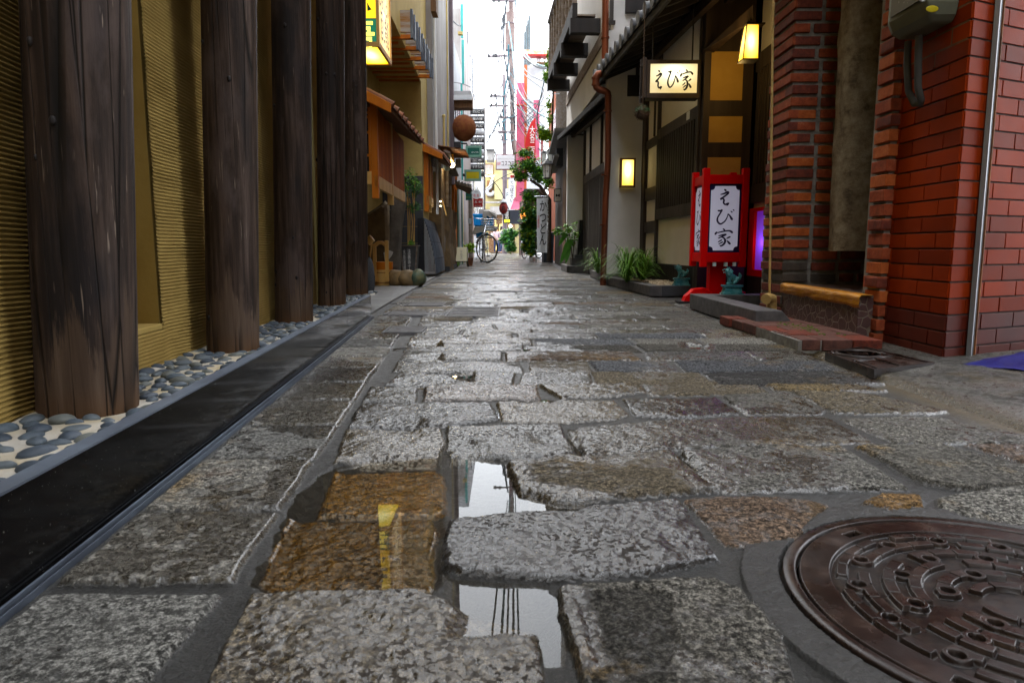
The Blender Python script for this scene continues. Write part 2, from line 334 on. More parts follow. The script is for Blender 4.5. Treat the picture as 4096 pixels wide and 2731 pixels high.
# ------------------------------------------------------------------ mesh building
WL = {}
def wl(o): return WL.get(o.name, (0, 0, 0))
class MB:
    def __init__(s): s.V, s.F, s.MI, s.SM = [], [], [], []
    def add(s, vs, fs, mi=0, sm=False):
        k = len(s.V); s.V.extend(tuple(v) for v in vs)
        for f in fs: s.F.append([k + i for i in f]); s.MI.append(mi); s.SM.append(sm)
        return s
    def box8(s, p, mi=0):
        return s.add(p, [(0, 3, 2, 1), (4, 5, 6, 7), (0, 1, 5, 4), (1, 2, 6, 5), (2, 3, 7, 6), (3, 0, 4, 7)], mi)
    def box(s, x0, x1, y0, y1, z0, z1, mi=0):
        return s.box8([(x0, y0, z0), (x1, y0, z0), (x1, y1, z0), (x0, y1, z0), (x0, y0, z1), (x1, y0, z1), (x1, y1, z1), (x0, y1, z1)], mi)
    def rbox(s, c, d, rot, mi=0):                       # box of size d about c turned by euler rot
        m = Matrix.LocRotScale(Vector(c), __import__('mathutils').Euler(rot), None)
        q = [(-1, -1, -1), (1, -1, -1), (1, 1, -1), (-1, 1, -1), (-1, -1, 1), (1, -1, 1), (1, 1, 1), (-1, 1, 1)]
        return s.box8([tuple(m @ Vector((a * d[0] / 2, b * d[1] / 2, e * d[2] / 2))) for a, b, e in q], mi)
    def fb(s, f, s0, s1, n0, n1, z0, z1, mi=0):
        return s.box8([f.pt(a, n, z) for z in (z0, z1) for a, n in ((s0, n0), (s1, n0), (s1, n1), (s0, n1))], mi)
    def pb(s, x0, y0, x1, y1, D, t, mi=0):              # box facing the viewer, its front given in photo pixels
        a = P(x0, (y0 + y1) / 2, D)[0]; b = P(x1, (y0 + y1) / 2, D)[0]; zt = P(x0, y0, D)[2]; zb = P(x0, y1, D)[2]
        return s.box(a, b, D, D + t, zb, zt, mi)
    def tube(s, pts, r, seg=10, mi=0, cap=True, sm=True):
        pts = [Vector(p) for p in pts]; rs = r if hasattr(r, '__len__') else [r] * len(pts)
        ring = []; up = Vector((0, 0, 1)); prev = None
        for i, p in enumerate(pts):
            t = (pts[min(i + 1, len(pts) - 1)] - pts[max(i - 1, 0)])
            t = t.normalized() if t.length > 1e-9 else Vector((0, 0, 1))
            a = prev if prev is not None else (up if abs(t.z) < .9 else Vector((1, 0, 0)))
            x = (a - t * a.dot(t)); x = x.normalized() if x.length > 1e-6 else t.orthogonal().normalized()
            prev = x; y = t.cross(x)
            ring.append([tuple(p + (x * math.cos(2 * math.pi * k / seg) + y * math.sin(2 * math.pi * k / seg)) * rs[i]) for k in range(seg)])
        vs = [v for q in ring for v in q]; fs = []
        for i in range(len(pts) - 1):
            for k in range(seg):
                a, b = i * seg + k, i * seg + (k + 1) % seg
                fs.append((a, b, b + seg, a + seg))
        s.add(vs, fs, mi, sm)
        if cap:
            s.add(ring[0], [tuple(range(seg))[::-1]], mi); s.add(ring[-1], [tuple(range(seg))], mi)
        return s
    def lathe(s, c, prof, seg=24, mi=0, sm=True, ax=None):
        vs = []; n = len(prof)
        for r, z in prof:
            for k in range(seg):
                a = 2 * math.pi * k / seg; vs.append((c[0] + r * math.cos(a), c[1] + r * math.sin(a), c[2] + z))
        fs = [(i * seg + k, i * seg + (k + 1) % seg, (i + 1) * seg + (k + 1) % seg, (i + 1) * seg + k) for i in range(n - 1) for k in range(seg)]
        s.add(vs, fs, mi, sm)
        if prof[0][0] > 1e-5: s.add(vs[:seg], [tuple(range(seg))[::-1]], mi)
        if prof[-1][0] > 1e-5: s.add(vs[-seg:], [tuple(range(seg))], mi)
        return s
    def blob(s, c, r, seg=16, nz=.15, rot=0, mi=0, fq=1.5, seed=0, tilt=0):
        vs = []; rings = max(6, seg // 2 + 2); m = Matrix.Rotation(rot, 3, 'Z') @ Matrix.Rotation(tilt, 3, 'X')
        for i in range(rings + 1):
            ph = math.pi * i / rings
            for k in range(seg):
                th = 2 * math.pi * k / seg
                d = Vector((math.sin(ph) * math.cos(th), math.sin(ph) * math.sin(th), math.cos(ph)))
                f = 1 + nz * mnoise.noise(d * fq + Vector((seed * 3.7, seed, 0)))
                q = m @ Vector((d.x * r[0] * f, d.y * r[1] * f, d.z * r[2] * f)); vs.append((c[0] + q.x, c[1] + q.y, c[2] + q.z))
        fs = [(i * seg + k, (i + 1) * seg + k, (i + 1) * seg + (k + 1) % seg, i * seg + (k + 1) % seg) for i in range(rings) for k in range(seg)]
        return s.add(vs, fs, mi, True)
    def prism(s, pts, off, mi=0):                       # pts: planar 3-d outline, off: thickness vector
        n = len(pts); o = Vector(off); q = [tuple(Vector(p) + o) for p in pts]
        s.add(list(pts) + q, [tuple(range(n)), tuple(range(2 * n - 1, n - 1, -1))] + [(i, i + n, (i + 1) % n + n, (i + 1) % n) for i in range(n)], mi)
        return s
    def ribbon(s, c, rv, uv, pts, mi=0, lift=0.0):      # brush stroke: pts (x, y, width) in the plane c, rv, uv
        rv, uv = Vector(rv), Vector(uv); c = Vector(c); nn = rv.cross(uv).normalized()
        q = []
        for i in range(len(pts) - 1):                   # smooth the poly-line
            p0 = pts[max(i - 1, 0)]; p1 = pts[i]; p2 = pts[i + 1]; p3 = pts[min(i + 2, len(pts) - 1)]
            for t in (0, .25, .5, .75):
                q.append([.5 * ((2 * p1[j]) + (-p0[j] + p2[j]) * t + (2 * p0[j] - 5 * p1[j] + 4 * p2[j] - p3[j]) * t * t + (-p0[j] + 3 * p1[j] - 3 * p2[j] + p3[j]) * t ** 3) for j in range(3)])
        q.append(list(pts[-1])); vs = []
        for i, (x, y, wd) in enumerate(q):
            a = q[max(i - 1, 0)]; b = q[min(i + 1, len(q) - 1)]; dx, dy = b[0] - a[0], b[1] - a[1]; l = math.hypot(dx, dy) or 1
            k = wd / 2 * (0.55 if i in (0, len(q) - 1) else 1)
            for sg in (1, -1):
                vs.append(tuple(c + rv * (x - dy / l * k * sg) + uv * (y + dx / l * k * sg) + nn * lift))
        return s.add(vs, [(2 * i, 2 * i + 1, 2 * i + 3, 2 * i + 2) for i in range(len(q) - 1)], mi)
    def build(s, name, mats, parent=None, bev=0, base=None, tag=None, smooth=None):
        mats = mats if isinstance(mats, (list, tuple)) else [mats]
        V = np.array(s.V, dtype=float)
        if parent is not None: o3 = np.array(wl(parent))
        elif base is not None: o3 = np.array(base)
        else: o3 = np.array([(V[:, 0].min() + V[:, 0].max()) / 2, (V[:, 1].min() + V[:, 1].max()) / 2, V[:, 2].min()])
        me = bpy.data.meshes.new(name); me.from_pydata([tuple(v) for v in (V - o3)], [], s.F)
        for m in mats: me.materials.append(M[m] if isinstance(m, str) else m)
        me.polygons.foreach_set('material_index', s.MI)
        me.polygons.foreach_set('use_smooth', [smooth if smooth is not None else x for x in s.SM])
        me.update(); o = bpy.data.objects.new(name, me); C.objects.link(o)
        if parent is not None: o.parent = parent; WL[o.name] = wl(parent)
        else: o.location = tuple(o3); WL[o.name] = tuple(o3)
        if bev:
            md = o.modifiers.new('bevel', 'BEVEL'); md.width = bev; md.segments = 2; md.limit_method = 'ANGLE'; md.angle_limit = R(40)
        if tag: settag(o, *tag)
        return o
def settag(o, label, cat, group=None):
    o['label'] = label; o['category'] = cat
    if group: o['group'] = group
    return o
def thing(name, loc, label, cat, group=None):
    o = bpy.data.objects.new(name, None); C.objects.link(o); o.location = loc; o.empty_display_size = .1
    WL[o.name] = tuple(loc); return settag(o, label, cat, group)
def structure(o): o['kind'] = 'structure'; return o
def copy_tree(o, loc, label=None, parent=None, rz=None):
    c = o.copy(); C.objects.link(c)
    if parent is None:
        c.location = loc; WL[c.name] = tuple(loc)
        if label: c['label'] = label
        if rz is not None: c.rotation_euler = (0, 0, rz)
    else: c.parent = parent; WL[c.name] = wl(parent)
    for ch in [x for x in bpy.data.objects if x.parent == o]: copy_tree(ch, None, None, c)
    return c
def mb(): return MB()

def text(s, c, rv, uv, wd, ht, m, parent, name='lettering', lift=.002, bold=0.0, shear=0.0, stretch=True):
    cu = bpy.data.curves.new('t', 'FONT'); cu.body = s; bold = min(bold, .008) if len(s) > 1 or s.isascii() else bold; cu.align_x = 'CENTER'; cu.offset = bold; cu.shear = shear
    cu.space_line = .92; cu.resolution_u = 3
    ob = bpy.data.objects.new('t', cu); C.objects.link(ob)
    dg = bpy.context.evaluated_depsgraph_get(); me = bpy.data.meshes.new_from_object(ob.evaluated_get(dg))
    bpy.data.objects.remove(ob); bpy.data.curves.remove(cu)
    if not me.vertices: return None
    v = np.empty(len(me.vertices) * 3); me.vertices.foreach_get('co', v); v = v.reshape(-1, 3)
    lo, hi = v.min(0), v.max(0); sz = np.maximum(hi - lo, 1e-6); k = np.array([wd / sz[0], ht / sz[1]])
    if not stretch: k[:] = k.min()
    rv, uv = Vector(rv).normalized(), Vector(uv).normalized(); nn = rv.cross(uv)
    q = (v[:, :2] - (lo[:2] + hi[:2]) / 2) * k
    w3 = np.outer(q[:, 0], rv) + np.outer(q[:, 1], uv) + np.array(c) + np.array(nn) * lift - np.array(wl(parent))
    me.vertices.foreach_set('co', w3.ravel()); me.name = name; me.materials.clear(); me.materials.append(M[m] if isinstance(m, str) else m)
    me.update(); o = bpy.data.objects.new(name, me); C.objects.link(o); o.parent = parent; WL[o.name] = wl(parent)
    return o
def ptext(s, x0, y0, x1, y1, D, m, parent, **k):      # text facing the viewer, its box given in photo pixels
    a = P(x0, y0, D); b = P(x1, y1, D)
    return text(s, ((a[0] + b[0]) / 2, D, (a[2] + b[2]) / 2), (1, 0, 0), (0, 0, 1), b[0] - a[0], a[2] - b[2], m, parent, **k)
XR, ZU = (1, 0, 0), (0, 0, 1)

def lamp(parent, loc, e, col, size=.03, name='bulb_light'):
    l = bpy.data.lights.new(name, 'POINT'); l.energy = e; l.color = col; l.shadow_soft_size = size
    o = bpy.data.objects.new(name, l); C.objects.link(o); o.parent = parent; b = wl(parent)
    o.location = tuple(loc[i] - b[i] for i in range(3)); return o

def leaves(name, c, r, n, sz, mats, parent, seed=1, elong=2.2, droop=0.3, shell=.35, clumps=0):
    rd = random.Random(seed); m = MB(); cs = [(c, r)]
    if clumps:
        cs = []
        for _ in range(clumps):
            d = Vector((rd.gauss(0, 1), rd.gauss(0, 1), rd.gauss(0, 1))).normalized() * rd.uniform(.35, .95)
            k = rd.uniform(.34, .6); cs.append(((c[0] + d.x * r[0], c[1] + d.y * r[1], c[2] + d.z * r[2]), tuple(x * k for x in r)))
    for _ in range(n):
        cc, rr = rd.choice(cs)
        d = Vector((rd.gauss(0, 1), rd.gauss(0, 1), rd.gauss(0, 1))).normalized() * (shell + (1 - shell) * rd.random()) ** .6
        p = Vector((cc[0] + d.x * rr[0], cc[1] + d.y * rr[1], cc[2] + d.z * rr[2]))
        a = Vector((rd.gauss(0, 1), rd.gauss(0, 1), rd.gauss(0, .5) - droop)).normalized(); b = a.cross(Vector((rd.gauss(0, .5), rd.gauss(0, .5), 1))).normalized()
        l = sz * rd.uniform(.6, 1.3); wv = l / elong
        nn = a.cross(b) * l * .08
        m.add([p, p + a * l * .5 + b * wv * .5 + nn, p + a * l, p + a * l * .5 - b * wv * .5 + nn], [(0, 1, 2), (0, 2, 3)], rd.randrange(len(mats)))
    return m.build(name, mats, parent)

def blades(m, c, n, L, W, rd, mi=0, lean=(0, 0)):       # strap leaves that arch over
    for _ in range(n):
        a = rd.uniform(0, 2 * math.pi); l = L * rd.uniform(.55, 1.15); wd = W * rd.uniform(.7, 1.2)
        hx, hy = math.cos(a), math.sin(a); up = rd.uniform(.3, 1.0); pts = []
        for k in range(7):
            t = k / 6; rad = l * (t ** 1.15) * (.95 - up * .42); z = l * up * (2.3 * t - (1.75 + .35 * (1 - up)) * t * t)
            pts.append((c[0] + hx * rad + lean[0] * t, c[1] + hy * rad + lean[1] * t, c[2] + z))
        vs = []
        for k, p in enumerate(pts):
            q = wd * (1 - (k / 6) ** 2.2) * .5 + .0004; vs += [(p[0] - hy * q, p[1] + hx * q, p[2]), (p[0] + hy * q, p[1] - hx * q, p[2])]
        m.add(vs, [(2 * k, 2 * k + 1, 2 * k + 3, 2 * k + 2) for k in range(6)], mi, True)

# ------------------------------------------------------------------ the wet paving: one real height field
TB = rng.random((8, 256, 256))
def vn(x, y, f, k=0):
    x = x * f + 17.3 * k; y = y * f + 9.1 * k; xi = np.floor(x).astype(int); yi = np.floor(y).astype(int)
    fx = x - xi; fy = y - yi; fx = fx * fx * (3 - 2 * fx); fy = fy * fy * (3 - 2 * fy); t = TB[k % 8]
    a = t[xi & 255, yi & 255]; b = t[(xi + 1) & 255, yi & 255]; c = t[xi & 255, (yi + 1) & 255]; d = t[(xi + 1) & 255, (yi + 1) & 255]
    return (a * (1 - fx) + b * fx) * (1 - fy) + (c * (1 - fx) + d * fx) * fy
def fbm(x, y, f, o=4, k=0, g=.55):
    s = 0; a = 1; t = 0
    for i in range(o): s = s + a * vn(x, y, f * 2.03 ** i, k + i); t += a; a *= g
    return s / t
def sst(a, b, x):
    t = np.clip((x - a) / (b - a), 0, 1); return t * t * (3 - 2 * t)
def poly_sd(x, y, poly):                                  # signed distance, positive inside
    d = np.full(x.shape, 1e9); ins = np.zeros(x.shape, bool); n = len(poly)
    for i in range(n):
        ax, ay = poly[i]; bx, by = poly[(i + 1) % n]; ex, ey = bx - ax, by - ay
        t = np.clip(((x - ax) * ex + (y - ay) * ey) / (ex * ex + ey * ey + 1e-12), 0, 1)
        d = np.minimum(d, np.hypot(x - ax - t * ex, y - ay - t * ey))
        c = (ay > y) != (by > y)
        with np.errstate(divide='ignore', invalid='ignore'):
            ins ^= c & (x < ex * (y - ay) / (ey if ey else 1e-12) + ax)
    return np.where(ins, d, -d)

KO = G(0, 2432); KD = Vector((G(1486, 1267)[0] - KO[0], G(1486, 1267)[1] - KO[1])).normalized()
FK = Fr(KO[0], KO[1], KD.x, KD.y, 1)                       # kerb line, n towards the street
KEND = FK.sD(G(1486, 1267)[1])
lp = [FK.pt(FK.sD(0), 0, 0), G(1486, 1267), G(1605, 1191), G(1740, 1115), G(1781, 1089), G(1817, 1071), G(1880, 1042), (-1.35, 60, 0)]
def xleft(y): return np.interp(y, [p[1] for p in lp], [p[0] for p in lp])
rp = [(1.166, -2), (1.155, 1.5), (1.145, 2.1), (1.17, 2.6), (1.19, 4.5), (1.15, 5.7), (1.04, 7.5), (1.06, 9.3), (.88, 11.8), (1.05, 18.6), (1.3, 60)]
def xright(y): return np.interp(y, [p[1] for p in rp], [p[0] for p in rp])

GREY, BEIGE, PINK, OCHRE, PALE, DRK, BLU = (.108, .102, .088), (.145, .120, .082), (.140, .098, .068), (.36, .20, .048), (.185, .178, .158), (.066, .064, .061), (.098, .102, .110)
ST_ = [  # traced stones: outline in photo pixels, tint, wetness
 ([(1006,2371),(1265,2363),(1662,2354),(1820,2400),(2131,2470),(2180,2731),(2180,2900),(700,2900),(830,2731)], BEIGE, .55),
 ([(2238,2334),(2577,2307),(2856,2302),(2960,2351),(3117,2525),(3200,2760),(3200,2900),(2360,2900),(2342,2731),(2229,2438)], GREY, .15),
 ([(1149,2055),(1724,2043),(1745,2090),(1728,2335),(1115,2338),(1041,2290)], OCHRE, .9),
 ([(1785,2064),(2055,2038),(2717,1994),(2786,2090),(2873,2229),(2612,2281),(2247,2307),(1846,2275),(1768,2247)], BLU, .85),
 ([(2738,1997),(2889,1979),(3207,1989),(3322,2018),(3250,2069),(3221,2105),(3214,2141),(2940,2177),(2904,2163)], PINK, .2),
 ([(3445,2000),(3546,1973),(3683,1982),(3690,2025),(3546,2035)], (.20, .12, .05), .3),
 ([(3740,1982),(4096,1939),(4400,1940),(4400,2110),(4096,2098),(3870,2062),(3762,2025)], PALE, .2),
 ([(1341,1858),(1735,1846),(1780,1870),(1790,2010),(1735,2025),(1262,2025)], OCHRE, .9),
 ([(2029,1845),(2080,1827),(2264,1815),(2680,1803),(2786,1872),(2880,1958),(2316,1999),(2150,1992),(2075,1968),(2038,1880)], BEIGE, .45),
 ([(2720,1797),(3149,1776),(3365,1783),(3632,1946),(2904,1962),(2817,1910)], PALE, .3),
 ([(3423,1781),(3762,1772),(4110,1870),(4230,1925),(3870,1953),(3700,1925)], GREY, .15),
 ([(3860,1772),(4400,1765),(4400,1900),(4280,1905),(4130,1860)], PINK, .2),
 ([(1376,1715),(1759,1707),(1776,1759),(1741,1832),(1340,1840)], BEIGE, .9),
 ([(1786,1701),(2239,1694),(2311,1812),(2030,1820),(1799,1824),(1777,1780)], PALE, .75),
 ([(2273,1714),(2600,1682),(3000,1662),(3293,1657),(3329,1672),(3500,1765),(3149,1768),(2680,1792),(2342,1815)], GREY, .4),
 ([(3351,1665),(3740,1662),(4096,1740),(4250,1775),(3850,1768),(3582,1769)], GREY, .2),
 ([(1441,1614),(1965,1607),(1992,1673),(1781,1700),(1385,1708)], DRK, .95),
 ([(1992,1602),(2244,1595),(2461,1600),(2516,1653),(2461,1670),(2244,1686),(2005,1680)], BEIGE, .8),
 ([(2488,1595),(2863,1588),(2965,1650),(2693,1668),(2543,1658)], DRK, .75),
 ([(2890,1582),(3150,1562),(3300,1638),(3290,1650),(2990,1653)], GREY, .4),
 ([(3170,1562),(3480,1572),(3800,1640),(3700,1652),(3340,1648)], BEIGE, .2),
 ([(1482,1546),(1672,1543),(1665,1602),(1445,1604)], GREY, .6),
 ([(1699,1540),(2150,1532),(2162,1588),(1692,1598)], PINK, .8),
 ([(2155,1539),(2556,1519),(2584,1563),(2461,1583),(2244,1588)], BEIGE, .55),
 ([(2570,1516),(2990,1514),(3080,1568),(2600,1580)], BEIGE, .4),
 ([(3000,1510),(3360,1504),(3560,1562),(3110,1560)], (.15, .11, .055), .25),
]
ST_ = [([G(x, y)[:2] for x, y in p], c, wv) for p, c, wv in ST_]
SK = [([(1190,1960),(1340,1850),(1480,1822),(1830,1812),(2020,1822),(2060,1950),(2240,1990),(2350,1996),(2300,2035),(2100,2035),(1800,2062),(1765,2130),(1770,2280),(1724,2350),(1100,2350),(1010,2300)], .0118),
      ([(1800,2300),(1900,2303),(2160,2318),(2215,2380),(2262,2540),(2250,2625),(2195,2630),(2150,2530),(1980,2540),(1800,2548),(1835,2440),(1790,2390)], .0100),
      ([(1650,1372),(1760,1365),(1770,1385),(1660,1390)], .008), ([(1660,1425),(1760,1420),(1770,1438),(1650,1440)], .008),
      ([(1790,1483),(1890,1478),(1890,1528),(1800,1500)], .009), ([(2740,1370),(2830,1378),(2820,1400),(2750,1390)], .009),
      ([(2268,1702),(2300,1705),(2345,1830),(2310,1812)], .007), ([(2690,1800),(2760,1810),(2870,1960),(2840,1955)], .005),
      ([(1700,1484),(1890,1486),(1880,1500),(1700,1496)], .007)]
SK = [([G(x, y)[:2] for x, y in p], d) for p, d in SK]
MHC = (.579, .729); MHR = .2526
ZW = -.0102

def ground_field(X, Y):
    x = X + .010 * (fbm(X, Y, 9, 3, 1) - .5) + .0055 * (fbm(X, Y, 48, 4, 3) - .5)
    y = Y + .012 * (fbm(X, Y, 8, 3, 2) - .5) + .0055 * (fbm(X, Y, 44, 4, 4) - .5)
    n1 = fbm(X, Y, 2.2, 4, 5); n2 = fbm(X, Y, 30, 4, 0); n3 = fbm(X, Y, 110, 4, 2, .6); n4 = fbm(X, Y, 6, 4, 6); n5 = fbm(X, Y, 13, 3, 7)
    joint = -.0078 + .003 * (n4 - .5) + .0022 * (n3 - .5)
    h = joint.copy(); col = np.zeros(X.shape + (3,)); jc = np.array((.0135, .013, .011)); col[:] = jc
    col *= (.75 + .6 * n1)[..., None]
    stone = np.zeros(X.shape); wet = .45 + .35 * n1
    w_ = x - np.interp(y, [FK.y0, 30], [FK.x0, FK.x0 + (30 - FK.y0) * KD.x / KD.y])          # distance from the kerb line
    smooth = np.zeros(X.shape)
    def lay(sel, d, tint, wv, k, hh=0.0, edge=.0065, pit=1.0, smo=0.0):
        r2 = np.random.default_rng(k); tx, ty, o = r2.normal(0, .006, 2).tolist() + [r2.normal(0, .0014)]
        cx, cy = X[sel].mean(), Y[sel].mean()
        ez = sst(-.001, edge, d)
        top = hh + o + tx * (X[sel] - cx) + ty * (Y[sel] - cy) + pit * (.0045 * (n5[sel] - .5) + .0060 * (n2[sel] - .5) + .0042 * (n3[sel] - .5)) - .0012 * (1 - sst(0, .04, d))
        h[sel] = np.where(ez > 0, joint[sel] * (1 - ez) + top * ez, h[sel])
        t = np.array(tint) * (1 + np.clip(r2.normal(0, .2), -.4, .5))
        cc = t * (.72 + .55 * n4[sel])[:, None]
        cc = cc * (1 - .0) ; m = ez > .35
        a = col[sel]; a[m] = cc[m]; col[sel] = a
        s = stone[sel]; s[m] = 1; stone[sel] = s
        q = wet[sel]; q[m] = (.45 * wv + .55 * np.clip(wv + 1.5 * (n1[sel] - .5), 0, 1))[m]; wet[sel] = q
        q = smooth[sel]; q[m] = smo; smooth[sel] = q
    # traced stones in front
    for k, (p, t, wv) in enumerate(ST_):
        xs = [a for a, _ in p]; ys = [b for _, b in p]
        sel = (x > min(xs) - .02) & (x < max(xs) + .02) & (y > min(ys) - .02) & (y < max(ys) + .02)
        if sel.sum() < 4: continue
        d = poly_sd(x[sel], y[sel], p) + .0025; lay(sel, d, t, wv, 100 + k, .002)
    # courses beyond
    r3 = np.random.default_rng(5); yy = G(2200, 1538)[1]; row = 0; tints = [GREY, GREY, BEIGE, GREY, PINK, BLU, DRK, BEIGE, PALE, GREY]
    YN = yy
    while yy < 58:
        dy = float(r3.uniform(.14, .235)) if yy < 20 else float(r3.uniform(.35, .5)); y0, y1 = yy + .0045, yy + dy - .0045; yy += dy; row += 1
        rs = (y > y0 - .02) & (y < y1 + .02)
        xl = (float(np.interp(y0, [FK.y0, 30], [FK.x0, FK.x0 + (30 - FK.y0) * KD.x / KD.y])) + .285) if y0 < 4.15 else float(xleft(y0)) + .02
        xe = float(xright(y0)) - .03; xc = xl + float(r3.uniform(-.2, 0)) * 0
        while xc < xe - .05:
            L = float(r3.uniform(.22, .56)); 
            if xe - (xc + L) < .16: L = xe - xc
            t = tints[int(r3.integers(0, len(tints)))]; sk = float(r3.normal(0, .012)); wv = float(np.clip(.62 - .38 * abs(xc + L / 2 - .05) + r3.normal(0, .22), .05, 1))
            wv *= .9 if y0 < 8 else .75
            hh = float(r3.normal(.002, .0012)); kk = int(r3.integers(1e6)); g = .007
            sel = rs & (x > xc - .03) & (x < xc + L + .03)
            if sel.any():
                xs, ys = x[sel], y[sel]
                d = np.minimum(np.minimum(xs - xc - g - sk * (ys - y0) / dy, xc + L - g - xs + sk * (ys - y0) / dy), np.minimum(ys - y0, y1 - ys)); lay(sel, d, t, wv, kk, hh)
            xc += L
    # the sawn granite strip beside the kerb
    js = [.30, .766, 1.008, 1.262, 1.519, 1.776, 2.01, 2.26, 2.5, 2.74, 3.0, 3.25, 3.5, 3.8, 4.1]
    for k in range(len(js) - 1):
        a, b = js[k], js[k + 1]; ga = .013 if k == 1 else .004; gb = .013 if k == 0 else .004
        sel = (y > a) & (y < b) & (w_ > .0) & (w_ < .27)
        if not sel.any(): continue
        d = np.minimum(np.minimum(y[sel] - a - ga, b - gb - y[sel]), np.minimum(w_[sel] - .026, .238 - w_[sel]))
        lay(sel, d, (.145, .138, .120) if k % 3 else (.12, .118, .108), .18 + .25 * (k in (1, 7, 8, 9, 10)), 900 + k, .0035, .007, .45, .6)
    # concrete apron to the right, mossy gutter line between
    ap = (x > xright(y) - .0) & (Y < 5.2)
    e = x - xright(y)
    h = np.where(ap, .002 + .0015 * (n2 - .5) + .001 * (n3 - .5) - .010 * np.exp(-(e / .018) ** 2) + .012 * sst(.0, .35, e), h)
    gcol = np.array((.058, .055, .047)) * ((.35 + 1.3 * n1) * (.6 + .8 * sst(.3, .7, n4)))[..., None] * (1 - .7 * np.exp(-((fbm(X, Y, 3, 4, 2) - .5) / .012) ** 2))[..., None]; col = np.where(ap[..., None], gcol, col)
    stone = np.where(ap, .25, stone); wet = np.where(ap, .42 + .5 * (n4 - .5), wet)
    gm = np.exp(-((e + .010) / .055) ** 2) * (Y < 3.6) * sst(.1, .5, n4 + .2)
    h = h - .006 * np.exp(-(e / .016) ** 2) * (Y < 3.2)
    col = col * (1 - .85 * gm[..., None]) + np.array((.075, .050, .010)) * .85 * gm[..., None]
    wet = np.clip(wet + .3 * gm, 0, 1)
    # left apron beyond the kerb end
    # sinks where the rain stands
    for p, dd in SK:
        xs = [a for a, _ in p]; ys = [b for _, b in p]
        sel = (X > min(xs) - .1) & (X < max(xs) + .1) & (Y > min(ys) - .1) & (Y < max(ys) + .1)
        if sel.any():
            d = poly_sd(X[sel] + .02 * (n2[sel] - .5), Y[sel] + .02 * (n4[sel] - .5), p); s = sst(-.012, .022, d) * (dd + .005)
            h[sel] -= s; wet[sel] = np.maximum(wet[sel], sst(-.07, 0, d) * .95)
    cen = np.exp(-((X + .02) / .52) ** 2) * sst(.8, 1.3, Y) * (Y < 9)
    spot = sst(.64, .78, fbm(X, Y, 4.3, 3, 3)) * cen
    h -= .0080 * spot; wet = np.clip(wet + .85 * cen * sst(.36, .58, n1 + .25 * (n4 - .5)) + .3 * spot, 0, 1)
    # a bed for the manhole
    dm = np.hypot(X - MHC[0], Y - MHC[1])
    h = np.where(dm < MHR + .004, -.02, h); pm = (dm < MHR + .05) & (stone < .5)
    h = np.where(pm & (dm >= MHR + .004), -.001 + .0012 * (n3 - .5), h)
    # a flaked crust on the stone at the bottom right, and mortar ochre grains
    fl = sst(.0, .004, poly_sd(x, y, [G(*q)[:2] for q in [(2290,2380),(2560,2330),(2690,2390),(2720,2560),(2620,2900),(2380,2900),(2350,2600)]]))
    h = h - .004 * fl * (Y < .9); col = col * (1 - .55 * fl[..., None] * (Y < .9)[..., None])
    moss = np.clip(gm, 0, 1)
    wet = np.clip(wet + .5 * sst(.004, -.002, h - ZW) * (h < .0), 0, 1)
    return h, col, stone, wet, smooth, moss

NR, NC = 1330, 980
yr = np.exp(np.linspace(math.log(.47), math.log(57.0), NR))
t = np.linspace(0, 1, NC)
XL = np.maximum(-.80 * yr - .42, np.minimum(xleft(yr) - .35, -1.0)); XRt = np.minimum(.84 * yr + .45, np.maximum(xright(yr) + .55, 2.6 * (yr < 5)))
X = XL[:, None] + (XRt - XL)[:, None] * t[None, :]; Y = np.repeat(yr[:, None], NC, 1)
h, col, stone, wet, smo, moss = ground_field(X, Y)
V = np.stack([X, Y, h], -1).reshape(-1, 3)
idx = np.arange(NR * NC).reshape(NR, NC)
q = np.stack([idx[:-1, :-1], idx[:-1, 1:], idx[1:, 1:], idx[1:, :-1]], -1).reshape(-1, 4)
me = bpy.data.meshes.new('stone_paving'); me.vertices.add(len(V)); me.vertices.foreach_set('co', V.ravel())
me.loops.add(q.size); me.loops.foreach_set('vertex_index', q.ravel()); me.polygons.add(len(q))
me.polygons.foreach_set('loop_start', np.arange(0, q.size, 4)); me.polygons.foreach_set('use_smooth', np.ones(len(q), bool)); me.update(calc_edges=True)
ca = me.color_attributes.new('tint', 'FLOAT_COLOR', 'POINT'); ca.data.foreach_set('color', np.concatenate([col, np.ones(col.shape[:2] + (1,))], -1).ravel())
cb = me.color_attributes.new('props', 'FLOAT_COLOR', 'POINT'); cb.data.foreach_set('color', np.stack([wet, stone, smo, moss], -1).ravel())

